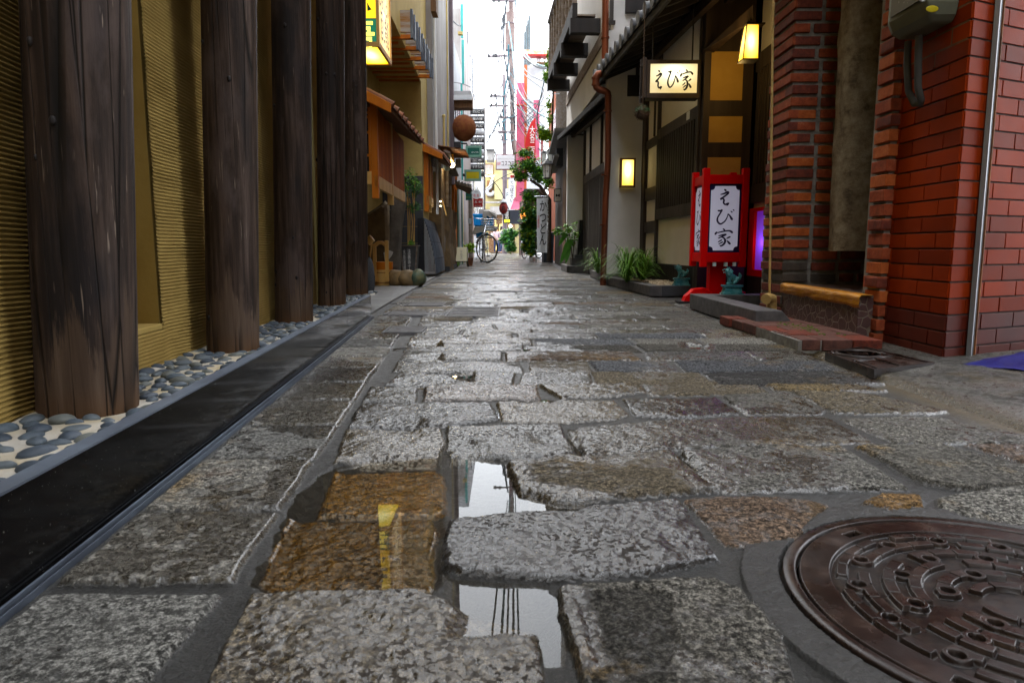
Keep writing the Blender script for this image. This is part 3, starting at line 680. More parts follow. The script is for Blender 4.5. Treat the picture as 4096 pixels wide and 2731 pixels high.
def paving_mat():
    m, n, b, o = newmat('wet_granite_paving'); v = coords(n)
    a1 = N(n, 'Attribute', attribute_name='tint'); a2 = N(n, 'Attribute', attribute_name='props')
    sp = N(n, 'SeparateColor'); n.links.new(a2.outputs['Color'], sp.inputs[0]); wt, sn, sm = sp.outputs[0], sp.outputs[1], sp.outputs[2]
    f1 = noise(n, v, 135, 4, .72); f2 = noise(n, v, 360, 3, .8); f3 = noise(n, v, 60, 5, .6)
    spk = ramp(n, f1, [(.43, .14), (.48, .65), (.53, 1.05), (.60, 2.0)])
    spk2 = ramp(n, f2, [(.40, .3), (.49, 1.0), (.60, 1.6)])
    sc = mixc(n, 1.0, spk, spk2, 'MULTIPLY'); calm = ramp(n, noise(n, v, 5.5, 5, .6), [(.38, .45), (.62, .0)]); sc = mixc(n, calm, sc, (.82, .82, .82)); sc = mixc(n, sn, (1, 1, 1), sc)
    grit = ramp(n, f2, [(.38, .45), (.5, 1), (.58, 1.3), (.64, 4.5)]); sc = mixc(n, sn, grit, sc)
    col = mixc(n, 1.0, a1.outputs['Color'], sc, 'MULTIPLY')
    # iron stain patches that belong to the stone
    st = ramp(n, noise(n, v, 3.1, 6, .7), [(.62, 0), (.74, .55)]); col = mixc(n, mathn(n, 'MULTIPLY', st, sn), col, (.10, .045, .02))
    oc = mathn(n, 'MULTIPLY', ramp(n, noise(n, v, 2.3, 7, .7), [(.56, 0), (.66, .75)]), sn); col = mixc(n, oc, col, mixc(n, 1.0, (.17, .105, .028), sc, 'MULTIPLY'))
    # water film: patchy, with a ragged edge
    edge = mathn(n, 'MULTIPLY', mathn(n, 'SUBTRACT', noise(n, v, 26, 8, .7), .5), 1.5)
    wf = ramp(n, mathn(n, 'ADD', wt, edge), [(.30, 0), (.50, 1)])
    wf = mathn(n, 'MULTIPLY', wf, ramp(n, sn, [(0, .45), (.6, 1)]))
    col = mixc(n, mathn(n, 'MULTIPLY', wf, .62), col, mixc(n, 1.0, col, (.10, .085, .065), 'MULTIPLY'))
    pn = noise(n, v, 120, 4, .62); pp = ramp(n, noise(n, v, 6.5, 6, .65), [(.42, .45), (.56, 1)]); pit = mathn(n, 'MULTIPLY', mathn(n, 'MULTIPLY', pp, ramp(n, pn, [(.44, 1), (.48, 0)])), mathn(n, 'MULTIPLY', sn, ramp(n, mathn(n, 'ADD', wt, edge), [(.22, .0), (.45, 1)])))
    pit = mathn(n, 'MULTIPLY', pit, ramp(n, sm, [(0, 1), (1, .35)]))
    col = mixc(n, mathn(n, 'MULTIPLY', pit, .88), col, (.016, .011, .007))
    n.links.new(col, b.inputs['Base Color'])
    film = ramp(n, noise(n, v, 75, 4, .6), [(.42, 0), (.60, 1)])
    rw = ramp(n, film, [(0, .04), (1, .15)]); rd = ramp(n, f3, [(.3, .55), (.7, .78)])
    rr = mixc(n, wf, rd, rw); rr = mixc(n, pit, rr, .55); n.links.new(rr, b.inputs['Roughness'])
    n.links.new(mathn(n, 'MULTIPLY', ramp(n, wf, [(0, .08), (1, 1.0)]), mathn(n, 'SUBTRACT', 1.0, mathn(n, 'MULTIPLY', pit, .85))), b.inputs['Specular IOR Level'])
    hb = mathn(n, 'ADD', mathn(n, 'ADD', noise(n, v, 130, 6, .7), mathn(n, 'MULTIPLY', f2, .3)), mathn(n, 'SUBTRACT', mathn(n, 'MULTIPLY', noise(n, v, 40, 4, .6), 1.5), mathn(n, 'MULTIPLY', pit, .5)))
    bp = N(n, 'Bump'); bp.inputs['Distance'].default_value = .0075; n.links.new(hb, bp.inputs['Height'])
    n.links.new(mathn(n, 'MULTIPLY', ramp(n, sm, [(0, .9), (1, .35)]), ramp(n, wf, [(0, 1), (1, .30)])), bp.inputs['Strength']); n.links.new(bp.outputs[0], b.inputs['Normal'])
    return m
M['paving'] = paving_mat(); me.materials.append(M['paving'])
pv = bpy.data.objects.new('paving', me); C.objects.link(pv); structure(pv)
m = mb(); m.add([(-80, -60, -.045), (80, -60, -.045), (80, 160, -.045), (-80, 160, -.045)], [(0, 1, 2, 3)])
structure(m.build('ground', 'concrete'))
m = mb(); m.add([(-1.6, -6, -.006), (2.6, -6, -.006), (2.6, .47, -.006), (-1.6, .47, -.006)], [(0, 1, 2, 3)]); structure(m.build('road', 'slab'))
m = mb(); zz = ZW
nx, ny = 12, 40
m.add([(-.52 + 1.62 * i / nx, .50 + 8.5 * j / ny, zz) for j in range(ny + 1) for i in range(nx + 1)], [(j * (nx + 1) + i, j * (nx + 1) + i + 1, (j + 1) * (nx + 1) + i + 1, (j + 1) * (nx + 1) + i) for j in range(ny) for i in range(nx)], 0, True)
structure(m.build('water', 'water'))

# ------------------------------------------------------------------ manhole cover
def manhole():
    t = thing('manhole_cover', (MHC[0], MHC[1], -.01), 'round rusty iron manhole cover with raised arc pattern and ring bosses', 'manhole cover')
    nr, na = 270, 1100; r = np.linspace(0, MHR * .925, nr); a = np.linspace(0, 2 * np.pi, na, endpoint=False)
    Rg, A = np.meshgrid(r, a, indexing='ij'); u = Rg / MHR; z = np.full(u.shape, .0022)
    inner = sst(.785, .775, u); z -= .0055 * inner
    bands = [(.70, .755), (.60, .66), (.49, .555), (.38, .445), (.26, .33), (.14, .20)]
    secs = [34, 30, 26, 20, 14, 8]
    for k, (lo, hi) in enumerate(bands):
        ph = (A / (2 * np.pi) * secs[k] + .37 * k) % 1.0
        bnd = sst(lo, lo + .006, u) * sst(hi, hi - .006, u) * sst(.02, .05, ph) * sst(.98, .95, ph) * (((np.floor(A / (2 * np.pi) * secs[k] + .37 * k)).astype(int) * 7 + k) % 5 != 0)
        z += .0062 * bnd
    xx, yy = Rg * np.cos(A), Rg * np.sin(A); rr = random.Random(3)
    for ring, cnt in ((.665, 14), (.47, 10), (.28, 6)):
        for i in range(cnt):
            an = 2 * math.pi * (i + .3 * ring * 7) / cnt; bx, by = ring * MHR * math.cos(an), ring * MHR * math.sin(an)
            d = np.hypot(xx - bx, yy - by); b_ = sst(.0145, .0125, d); z = z * (1 - b_) + .0026 * b_; z -= .009 * sst(.0085, .0065, d)
    for an in (2.05, -1.1, .5, 3.9):                      # lifting slots in the rim
        bx, by = .845 * MHR * math.cos(an), .845 * MHR * math.sin(an)
        lx = (xx - bx) * -math.sin(an) + (yy - by) * math.cos(an); ly = (xx - bx) * math.cos(an) + (yy - by) * math.sin(an)
        z -= .014 * sst(.014, .012, np.abs(lx)) * sst(.007, .005, np.abs(ly))
    z -= .006 * sst(.918, .925, u)
    V = np.stack([xx, yy, z + .008], -1).reshape(-1, 3); idx = np.arange(nr * na).reshape(nr, na); i2 = np.roll(idx, -1, 1)
    q = np.stack([idx[:-1], idx[1:], i2[1:], i2[:-1]], -1).reshape(-1, 4)
    me = bpy.data.meshes.new('lid'); me.vertices.add(len(V)); me.vertices.foreach_set('co', V.ravel()); me.loops.add(q.size); me.loops.foreach_set('vertex_index', q.ravel())
    me.polygons.add(len(q)); me.polygons.foreach_set('loop_start', np.arange(0, q.size, 4)); me.polygons.foreach_set('use_smooth', np.ones(len(q), bool)); me.update(calc_edges=True)
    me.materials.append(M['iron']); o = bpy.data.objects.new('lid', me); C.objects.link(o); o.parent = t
    m = mb(); m.lathe((MHC[0], MHC[1], -.01), [(MHR * .94, -.01), (MHR * .94, .0102), (MHR * .95, .0112), (MHR * .995, .0108), (MHR, .0085), (MHR, -.01)], 128); m.build('frame', 'iron', t)
manhole()

# ------------------------------------------------------------------ left: combed plaster wall with niche
w0 = G(0, 1692, .115); w1 = G(1103, 1274, .115)
FL = Fr(w0[0], w0[1], w1[0] - w0[0], w1[1] - w0[1], 1)
def ribs(name, s0, s1, z0, z1, parent, pitch=.0088, ds=.035):
    nz = int((z1 - z0) / pitch); ns = max(2, int((s1 - s0) / ds)); s = np.linspace(s0, s1, ns + 1)
    pr = [(0.0, 0.0), (.16, .0050), (.40, .0055), (.82, .0016)]
    zz = np.array([z0 + (k + p[0]) * pitch for k in range(nz) for p in pr]); nn = np.array([p[1] for k in range(nz) for p in pr])
    SS, ZZ = np.meshgrid(s, zz, indexing='xy'); NN = np.repeat(nn[:, None], ns + 1, 1)
    wob = (fbm(SS, ZZ, 2.6, 4, 1) - .5); low = np.clip(1 - (ZZ - .1) / .22, 0, 1)
    NN = NN * (.75 + .6 * vn(SS, ZZ * 3, 9, 2)) + .008 * wob
    ZZ2 = ZZ + .010 * (fbm(SS, ZZ * .15, 3.0, 3, 3) - .5) + low * .018 * (fbm(SS, ZZ * .3, 7, 3, 4) - .5)
    ZZ2 = np.clip(ZZ2, z0 - .005, z1 + .005)
    base = np.array([FL.x0, FL.y0, 0]); U = np.array([FL.u[0], FL.u[1], 0]); Nv = np.array([FL.n[0], FL.n[1], 0])
    V = base + SS[..., None] * U + NN[..., None] * Nv + ZZ2[..., None] * np.array([0, 0, 1]); V = (V - np.array(wl(parent))).reshape(-1, 3)
    idx = np.arange(len(zz) * (ns + 1)).reshape(len(zz), ns + 1)
    q = np.stack([idx[:-1, :-1], idx[:-1, 1:], idx[1:, 1:], idx[1:, :-1]], -1).reshape(-1, 4)
    me = bpy.data.meshes.new(name); me.vertices.add(len(V)); me.vertices.foreach_set('co', V.ravel()); me.loops.add(q.size); me.loops.foreach_set('vertex_index', q.ravel())
    me.polygons.add(len(q)); me.polygons.foreach_set('loop_start', np.arange(0, q.size, 4)); me.update(calc_edges=True)
    me.materials.append(M['ochre_d']); o = bpy.data.objects.new(name, me); C.objects.link(o); o.parent = parent; WL[o.name] = wl(parent); return o
sN1 = FL.hit(645, 1290)[0]; zN = FL.hit(645, 1312)[1]; sN0 = FL.hit(300, 1290)[0]; sE = FL.sD(4.02)
t = thing('plaster_building', FL.pt(1.5, -.05, 0), 'building wall of ochre plaster combed into horizontal ridges behind dark log posts', 'building')
ribs('combed_wall', -1.2, sN0, .10, 3.0, t); ribs('combed_wall', sN0, sN1, .10, zN, t); ribs('combed_wall', sN1, sE, .10, 3.0, t)
m = mb(); m.fb(FL, -6, sN0, -1.5, -.004, -.04, 7.5); m.fb(FL, sN1, sE, -1.5, -.004, -.04, 7.5); m.fb(FL, sN0, sN1, -1.5, -.13, -.04, 7.5)
m.fb(FL, sN0, sN1, -.13, -.004, -.04, zN - .004); m.build('wall', 'ochre', t)
m = mb(); m.fb(FL, sN0 + .002, sN1 - .002, -.128, .004, zN - .003, zN + .012); m.build('window_sill', 'ochre', t, .003)
m = mb(); m.fb(FL, sN0 - .02, sN1 + .0, -.2, -.12, .3, 7); m.build('niche_panel', 'ochre', t)
# granite upstand
t = thing('granite_kerb', FK.pt(1.5, -.015, 0), 'low black polished granite kerb with a steel cap beside the pebble bed', 'kerb')
sj = FK.sD(G(1392, 1340)[1]); zk = .1235
for a, b in ((-1.2, sj - .0015), (sj + .0015, KEND)):
    m = mb(); m.fb(FK, a, b, -.026, 0, -.02, zk); m.build('granite_slab', 'kerbgranite', t, .0012)
m = mb(); m.fb(FK, -1.2, KEND, -.026, .0015, zk + .0003, zk + .0035); m.build('cap_strip', 'darksteel', t)
m = mb(); m.fb(FK, -1.2, KEND, .004, .0075, -.02, .004); m.fb(FK, -1.2, KEND, .0145, .016, -.02, .002); m.build('drain_channel', 'darksteel', t)
# pebble bed
wn = FK.pt(0, 0, 0); bw = lambda s: (FL.pt(0, 0, 0)[0])
t = thing('pebble_bed', FK.pt(1.5, -.15, 0), 'narrow bed of blue grey pebbles set in cream mortar under the log posts', 'pebble bed')
m = mb(); nS, nN = 160, 12
def bedpt(i, j):
    s = -1.0 + (KEND + 1.0 + .55) * i / nS; p = FK.pt(s, -.0262, 0); q = FL.pt(FL.sD(p[1]), -.003, 0); k = j / nN
    x, y = p[0] + (q[0] - p[0]) * k, p[1] + (q[1] - p[1]) * k
    return (x, y, .108 + .006 * (mnoise.noise(Vector((x * 14, y * 14, 0)))) + .004 * (k > .9))
m.add([bedpt(i, j) for i in range(nS + 1) for j in range(nN + 1)], [(i * (nN + 1) + j, (i + 1) * (nN + 1) + j, (i + 1) * (nN + 1) + j + 1, i * (nN + 1) + j + 1) for i in range(nS) for j in range(nN)], 0, True)
M['bed'] = mat('cream_mortar', (.40, .34, .23), (.46, .44, .40), 8, .85, bp=.5, bs=120, dirt=.2); m.build('mortar', 'bed', t)
for k, c in enumerate([(.085, .105, .125), (.12, .14, .155), (.06, .075, .095), (.15, .16, .15)]):
    M['peb%d' % k] = mat('blue_grey_pebble', c, tuple(x * .7 for x in c), 30, .42, .6, bp=.15, bs=150, dirt=.25)
rd = random.Random(4); pebs = []; tries = 0
while len(pebs) < 470 and tries < 30000:
    tries += 1; s = -.35 + (KEND + .95) * rd.random() ** 1.0; p = FK.pt(s, -.03, 0); q = FL.pt(FL.sD(p[1]), 0, 0); k = rd.uniform(.05, .96)
    x, y = p[0] + (q[0] - p[0]) * k, p[1] + (q[1] - p[1]) * k; r = rd.uniform(.013, .025)
    if all((x - a) ** 2 + ((y - b) * 1.0) ** 2 > ((r + c) * .98) ** 2 for a, b, c in pebs): pebs.append((x, y, r))
pebs.sort(key=lambda p: p[1])
posts = []
rest = mb()
LOGS = [(366, 1667, 383, 309), (934, 1405, 206, 914), (1178, 1288, 150, 1166), (1328, 1222, 108, 1320), (1427, 1180, 88, 1418)]
for px, py, wd, tx in LOGS:
    g = G(px, py, .112); r = S(wd, g[1]) / 2 / CT; posts.append((g[0] * (1 + r / g[1]), g[1] + r * .95, r, tx))
for i, (x, y, r) in enumerate(pebs):
    if any((x - a) ** 2 + (y - b) ** 2 < (c + r * .7) ** 2 for a, b, c, _ in posts): continue
    a = rd.uniform(0, 6.28); fl = rd.uniform(.4, .62); z = .108 + r * rd.uniform(-.08, .12)
    if i < 101:
        q = mb(); q.blob((x, y, z), (r * 1.15, r * .82, r * fl), 14, .12, a, 0, 1.2, i); q.build('pebble', 'peb%d' % rd.randrange(4), t)
    else: rest.blob((x, y, z), (r * 1.15, r * .82, r * fl), 9, .1, a, rd.randrange(4), 1.2, i)
o = rest.build('pebbles', ['peb0', 'peb1', 'peb2', 'peb3'], t); o['kind'] = 'stuff'
# log posts
lab = ['thickest dark log post, nearest the camera, worn pale at its foot', 'second dark log post, standing right of the wall niche', 'third dark log post, just left of the thin cream pipe',
       'fourth dark log post, between the cream pipe and the last log', 'last dark log post, beside the yellow lit shop sign']
for k, (x, y, r, tx) in enumerate(posts):
    zt = 3.2; tp = P(tx, 0, y); f_ = (zt - .1) / (tp[2] - .1); dx = (tp[0] - x) * f_
    m = mb(); seg, nz = 40, 90; vs = []
    for i in range(nz + 1):
        z = .095 + (zt - .095) * i / nz; cx = x + dx * i / nz
        for j in range(seg):
            a = 2 * math.pi * j / seg; d = Vector((math.cos(a), math.sin(a), z * .45 + k * 5))
            rr = r * (1 - .05 * i / nz) * (1 + .03 * mnoise.noise(d * 1.6) + .02 * mnoise.noise(Vector((d.x * 4, d.y * 4, z * .6 + k))))
            vs.append((cx + rr * math.cos(a), y + rr * math.sin(a), z))
    m.add(vs, [(i * seg + j, i * seg + (j + 1) % seg, (i + 1) * seg + (j + 1) % seg, (i + 1) * seg + j) for i in range(nz) for j in range(seg)], 0, True)
    t = thing('log_post', (x, y, .095), lab[k], 'post', 'dark log posts along the plaster wall'); kn = m; rk = random.Random(k + 2)                   # knots
    for _ in range(9):
        a = -1.9 + rk.uniform(-.9, 1.0); z = rk.uniform(.16, 1.6); cx = x + dx * (z - .095) / (zt - .095); q = rk.uniform(.0035, .0065)
        c = (cx + (r * .985) * math.cos(a), y + r * .985 * math.sin(a), z); kn.blob(c, (q, q, q * 1.5), 10, .2, 0, 1, 2, _)
    kn.build('log', ['log', 'dark'], t)
# thin cream pipe on the wall
t = thing('wall_pipe', FL.pt(FL.hit(1268, 1060)[0], .02, .1), 'thin cream plastic pipe clipped to the combed wall between two logs', 'pipe')
s_, z_ = FL.hit(1266, 1010, .02); m = mb(); m.tube([FL.pt(s_, .02, .10), FL.pt(s_, .02, 3.2)], .0085, 12); m.build('tube', 'pvc', t)
m = mb(); 
for z in (.42, .80, 1.16, 1.55, 2.0): m = mb(); m.tube([FL.pt(s_, .02, z), FL.pt(s_, .02, z + .025)], .0115, 12); m.build('coupling', 'pvc', t)
m = mb(); x_, y_, z0_ = P(166, 500, 1.5); 
m.tube([FL.pt(.28, .03, .30), FL.pt(.27, .035, .5), FL.pt(.25, .04, .9), FL.pt(.25, .04, 2.4)], [.012, .016, .018, .018], 8)
m.build('hanging_banner', 'slate', tag=('dark blue rolled banner hanging on the combed wall behind the thickest log', 'banner'))

# ------------------------------------------------------------------ right: red tiled corner, brick piers, doorway
def bricks(m, x0, x1, y, z0, z1, depth, rd, pitch, bl, jut=.006, seed=0, mats=(0, 1, 2), hfr=.82):
    k = 0; z = z0
    while z < z1:
        x = x0 - (bl * .5 if k % 2 else 0)
        while x < x1 - .005:
            L = bl * rd.uniform(.45, 1.0) if rd.random() < .45 else bl
            a, b = max(x, x0) + .0, min(x + L, x1); 
            if b - a > .02:
                j = rd.uniform(-jut, jut); dz = rd.uniform(-.0015, .0015)
                m.box(a + (.0 if a == x0 else .004) + (rd.uniform(-.004, .006) if a == x0 else 0), b - (.004 if b < x1 else 0), y + j, y + depth, z + dz, z + pitch * hfr + dz, rd.choice(mats))
            x += L + .014
        z += pitch; k += 1
PI_ = .0585
# pier beside the doorway, nearer
t = thing('brick_pier', (1.55, 2.86, 0), 'narrow rough brick pier between the doorway and the red glazed tile wall', 'brick pier')
m = mb(); rd = random.Random(21); z = .0; k = 0
while z < 3.6:
    mt = rd.choice([0, 1, 1, 0]) if z > .16 else 0; jl = rd.uniform(-.008, .006); jf = rd.uniform(-.006, .006)
    m.box(1.502 + jl, 1.612 + .002, 2.80 + jf, 2.915, z + .002, z + .048, mt)
    if rd.random() < .3: m.box(1.502 + jl - .002, 1.502 + .045, 2.80 + jf - .002, 2.90, z + .006, z + .043, 2)
    z += PI_; k += 1
m.build('bricks', ['brk1', 'brk2', 'brk3'], t, .0025)
m = mb(); m.box(1.514, 1.66, 2.812, 2.95, 0, 3.6); m.build('mortar_core', 'mortar', t)
# pier at the far side of the doorway
t = thing('brick_pier', (1.56, 3.65, 0), 'wide brick pier with thick mortar at the far side of the doorway', 'brick pier')
m = mb(); rd = random.Random(5); z = .05
while z < 3.8:
    md = [3, 2] if .1 < z < .34 else ([2, 0] if z > 1.15 else [0, 0, 1, 2])  # darker bricks higher up: the shade at the top is put into the colour
    bricks(m, 1.398, 1.93, 3.55, z, z + .01, .09, rd, PI_, .135, .005, 0, md, .70)
    jl = rd.uniform(-.006, .004); m.box(1.396 + jl, 1.44, 3.552, 3.84, z + .001, z + .041, rd.choice(md)); z += PI_
m.build('bricks', ['brk1', 'brk2', 'brk3', 'brk4'], t, .0025)
m = mb(); m.box(1.406, 1.94, 3.562, 3.86, 0, 3.8); m.build('mortar_core', 'mortar', t)
# doorway between
t = thing('doorway', (1.7, 3.2, 0), 'dark doorway recess with a raised step faced in dark mosaic tile between brick piers', 'doorway')
m = mb(); pA = (1.445, 2.84); pB = (1.405, 3.56)
m.box8([(pA[0], pA[1], .0), (1.98, pA[1], .0), (1.98, pB[1], .0), (pB[0], pB[1], .0), (pA[0], pA[1], .203), (1.98, pA[1], .203), (1.98, pB[1], .203), (pB[0], pB[1], .216)]); m.build('step', 'mosaic', t, .006)
m = mb(); m.box(1.93, 1.99, 2.9, 3.56, .2, .5); m.build('back_wall', 'mosaic', t)
m = mb(); m.box(1.95, 2.02, 2.75, 3.7, .5, 3.6); m.build('upper_wall', 'dark', t)
m = mb()                                                   # crumpled tape along the step edge
nn_ = 46
for i in range(nn_ + 1):
    k = i / nn_; x = pB[0] + (pA[0] - pB[0]) * k; y = pB[1] + (pA[1] - .02 - pB[1]) * k; zt = .216 - .013 * k
    w1_ = .010 * mnoise.noise(Vector((k * 14, 1, 0))); d_ = .004 + .010 * abs(mnoise.noise(Vector((k * 22, 4, 0)))); fl = .048 + .008 * mnoise.noise(Vector((k * 9, 8, 0)))
    row = [(x + .05, y, zt + .003), (x - .001, y, zt + .004 + w1_ * .5), (x - .006 - d_, y, zt - .008 + w1_), (x - .006 - d_ * .3, y, zt - .022 + w1_), (x - .006 - d_, y, zt - .036), (x - .005, y, zt - fl)]
    m.V.extend(row)
for i in range(nn_):
    for j in range(5): m.F.append([i * 6 + j, (i + 1) * 6 + j, (i + 1) * 6 + j + 1, i * 6 + j + 1]); m.MI.append(0); m.SM.append(True)
m.build('packing_tape', 'tape', t)
m = mb(); vs = []; seg, nz = 28, 60                        # rough rendered block hanging in the recess
for i in range(nz + 1):
    z = .385 + 3.2 * i / nz
    for j in range(seg):
        a = 2 * math.pi * j / seg; q = 4; cx, cy = math.cos(a), math.sin(a); f = (abs(cx) ** q + abs(cy) ** q) ** (-1 / q)
        d = Vector((cx, cy, z * 2.5)); nf = 1 + .07 * mnoise.noise(d * 1.3) + .06 * mnoise.noise(Vector((cx * 3, cy * 3, z * 9)))
        vs.append((1.685 + .155 * cx * f * nf - .02 * (z - .385) * .4, 3.30 + .09 * cy * f * nf, z + .012 * mnoise.noise(Vector((cx * 2, cy * 2, 3))) * (i == 0)))
m.add(vs, [(i * seg + j, i * seg + (j + 1) % seg, (i + 1) * seg + (j + 1) % seg, (i + 1) * seg + j) for i in range(nz) for j in range(seg)], 0, True)
m.add(vs[:seg], [tuple(range(seg))[::-1]]); m.build('rough_column', 'stucco', t)
# brick platform in front
t = thing('brick_step', (1.27, 3.1, 0), 'low worn step of red pavers laid in front of the doorway', 'step')
m = mb(); rd = random.Random(8); x0, x1, y0, y1 = 1.085, 1.44, 2.62, 3.57; ny, nx = 6, 3
for j in range(ny):
    off = .5 if j % 2 else 0
    for i in range(-1, nx + 1):
        wx = (x1 - x0) / nx; a, b = x0 + (i + off) * wx, x0 + (i + 1 + off) * wx; a, b = max(a, x0), min(b, x1)
        if b - a < .03: continue
        dy = (y1 - y0) / ny; yy = y0 + j * dy; sh = .045 * (1 - j / ny); ex = rd.uniform(-.007, .006) if a == x0 else 0
        ey = rd.uniform(-.008, .005) if j == 0 else 0
        m.box(a + .003 + sh * (a == x0) + ex, b - .003, yy + .004 + ey, yy + dy - .004, .004, .047 + rd.uniform(-.0015, .0015), rd.choice([0, 0, 0, 2]))
m.build('pavers', ['paver', 'brk1', 'brk3'], t, .003)
m = mb(); m.box(x0 + .03, x1, y0 + .012, y1, -.01, .042); m.build('mortar_bed', 'mortar', t)
m = mb(); rd = random.Random(3)
for _ in range(60): m.blob((1.30 + rd.gauss(0, .03), 3.05 + rd.gauss(0, .12), .047), (.006, .006, .003), 6, .3, 0, 0, 1, _)
o = m.build('moss_patch', 'moss', t); o['kind'] = 'stuff'
# red tiled corner
t = thing('tiled_building', (1.9, 2.7, 0), 'corner building faced in long glazed red tiles with grey joints', 'building')
FA = Fr(1.54, 2.41, 0, 1, -1)                              # street face
FB = Fr(1.54, 2.41, .43, .19, 1)                           # face towards the viewer
m = mb(); rd = random.Random(9)
for k in range(64):
    z = -.012 + k * PI_; mt = 2 if k < 3 else (1 if k % 5 == 3 else 0)
    for fr, L0, LL in ((FA, .40, .19), (FB, 2.2, .19)):
        s = -LL * (.5 if k % 2 else .02) ; 
        while s < L0:
            a, b = max(s, 0), min(s + LL, L0)
            if b - a > .012: m.fb(fr, a + (.0 if a == 0 else .003), b - .003, -.004, .004 + rd.uniform(0, .0012), z + .002, z + PI_ - .0045, mt if rd.random() < .8 else (1 if mt == 0 else mt))
            s += LL
m.build('tiles', ['rt1', 'rt2', 'rt3'], t, .0012)
m = mb(); m.prism([FB.pt(.003, -.0005, -.04), FB.pt(2.3, -.0005, -.04), (4.0, 5.0, -.04), (1.9, 5.0, -.04), (1.9, 2.9, -.04), (1.545, 2.9, -.04)][::1], (0, 0, 6.5)); m.build('wall_core', 'grout', t)
m = mb(); q = FB.pt(.115, .018, 0); m.tube([(q[0], q[1], .0), (q[0] - .03, q[1] + .0, 4)], .011, 4, 0, True, False); m.build('steel_angle', 'steel', t); m = mb(); q = FB.pt(.134, .010, 0); m.tube([(q[0], q[1], .0), (q[0] - .03, q[1], 4)], .012, 4, 0, True, False); m.build('dark_channel', 'blackmetal', t)
m = mb(); q = FB.pt(.15, .012, 0); m.tube([(q[0], q[1], .0), (q[0] - .03, q[1], 4)], .008, 4, 0, True, False); m.build('rusty_edge_strip', 'rust', t)
# meter box
t = thing('meter_box', (1.44, 2.6, 1.15), 'grey green electricity meter box hung high on the red tiled corner', 'meter box')
def mxp(px, py, D): return P(px, py, D)
m = mb(); zb, zt = 1.175, 1.79
o_ = [(1.425, 2.475), (1.415, 2.70), (1.43, 2.74), (1.535, 2.74), (1.535, 2.475)]
def rr_(z, i): return [(1.535 + (x - 1.535) * (1 - i), 2.6 + (y - 2.6) * (1 - i * .8), z) for x, y in o_]
lv = [rr_(zb, .30), rr_(zb + .022, .10), rr_(zb + .06, .0), rr_(zt, 0)]; n_ = 5; m.add([p for l in lv for p in l], [(i * n_ + j, i * n_ + (j + 1) % n_, (i + 1) * n_ + (j + 1) % n_, (i + 1) * n_ + j) for i in range(3) for j in range(n_)] + [tuple(range(5))[::-1], tuple(range(15, 20))])
m.build('housing', 'meter', t, .010)
m = mb(); m.box(1.413, 1.419, 2.50, 2.69, 1.25, 1.74); m.build('cover_window', 'meter_d', t)
m = mb(); m.box(1.536, 1.5415, 2.42, 2.79, 1.05, 1.8); m.build('backboard', 'brownwood', t)
m = mb(); m.blob((1.405, 2.472, 1.262), (.020, .0012, .028), 9, .5, 0, 0, 3, 4); m.blob((1.41, 2.4725, 1.262), (.0, .0, .0), 6, 0); m.build('torn_sticker', 'paper', t)
m = mb(); m.blob((1.44, 2.472, 1.21), (.022, .0012, .011), 14, .0, 0, 0, 1, 1); m.build('oval_sticker', 'yellowpaint', t)
m = mb(); m.tube([(1.475, 2.60, 1.16), (1.478, 2.60, 1.08), (1.485, 2.60, .98), (1.50, 2.60, .935), (1.505, 2.61, .925), (1.50, 2.64, .93), (1.485, 2.66, .98), (1.478, 2.67, 1.08), (1.475, 2.67, 1.16)], .0125, 12); m.build('conduit', 'cond', t)
# tan drain pipe beside the far pier
t = thing('drain_pipe', (1.385, 3.55, 0), 'tan taped drain pipe with a bent elbow at its foot beside the wide brick pier', 'pipe')
m = mb(); a = P(3093, 0, 3.53); b = P(3078, 1190, 3.53); m.tube([a[:2] + (3.4,), a, b], .0062, 10); m.build('riser', 'tan', t)
m = mb(); e0 = P(3046, 1196, 3.5); e1 = P(3083, 1200, 3.5); e2 = G(3088, 1285); 
m.tube([(e0[0], 3.44, e0[2] + .004), (e0[0] + .02, 3.46, e0[2] + .008), (e1[0], 3.49, e0[2] + .003), (e1[0] + .006, 3.5, e0[2] - .02), (e1[0] + .006, 3.5, .045)], .026, 16); m.build('elbow', 'tan', t)
# small iron cover by the corner, tarpaulin
t = thing('meter_cover', G(3500, 1450), 'small rectangular iron cover with a raised ring, flush in the concrete by the tiled corner', 'iron cover')
cs = [G(x, y) for x, y in ((3300, 1430), (3496, 1503), (3737, 1472), (3450, 1403))]
def q4(a, b, z):
    p = [cs[0][i] * (1 - a) * (1 - b) + cs[1][i] * a * (1 - b) + cs[2][i] * a * b + cs[3][i] * (1 - a) * b for i in (0, 1)]; return (p[0], p[1], z)
def qbox(m, a0, a1, b0, b1, z0, z1): m.box8([q4(a, b, z) for z in (z0, z1) for a, b in ((a0, b0), (a1, b0), (a1, b1), (a0, b1))])
zc = .020
m = mb(); qbox(m, 0, 1, 0, .05, -.01, zc); qbox(m, 0, 1, .95, 1, -.01, zc); qbox(m, 0, .03, .052, .948, -.01, zc); qbox(m, .97, 1, .052, .948, -.01, zc); m.build('frame', 'iron', t)
m = mb(); qbox(m, .032, .968, .055, .945, -.01, zc - .004)
qbox(m, .52, .54, .08, .92, zc - .004, zc + .001); qbox(m, .56, .94, .46, .5, zc - .004, zc + .001); qbox(m, .56, .94, .08, .11, zc - .004, zc + .001)
cx, cy, _ = q4(.27, .5, 0)
for r in (.088, .072): m.lathe((cx, cy, zc - .004), [(r, 0), (r, .005), (r + .006, .005), (r + .006, 0)], 40)
for i in range(7): m.rbox((cx - .045 + i * .014, cy - .02 + .03 * (i % 2), zc - .001), (.008, .024, .004), (0, 0, .4 * i))
m.build('lid', 'iron', t)
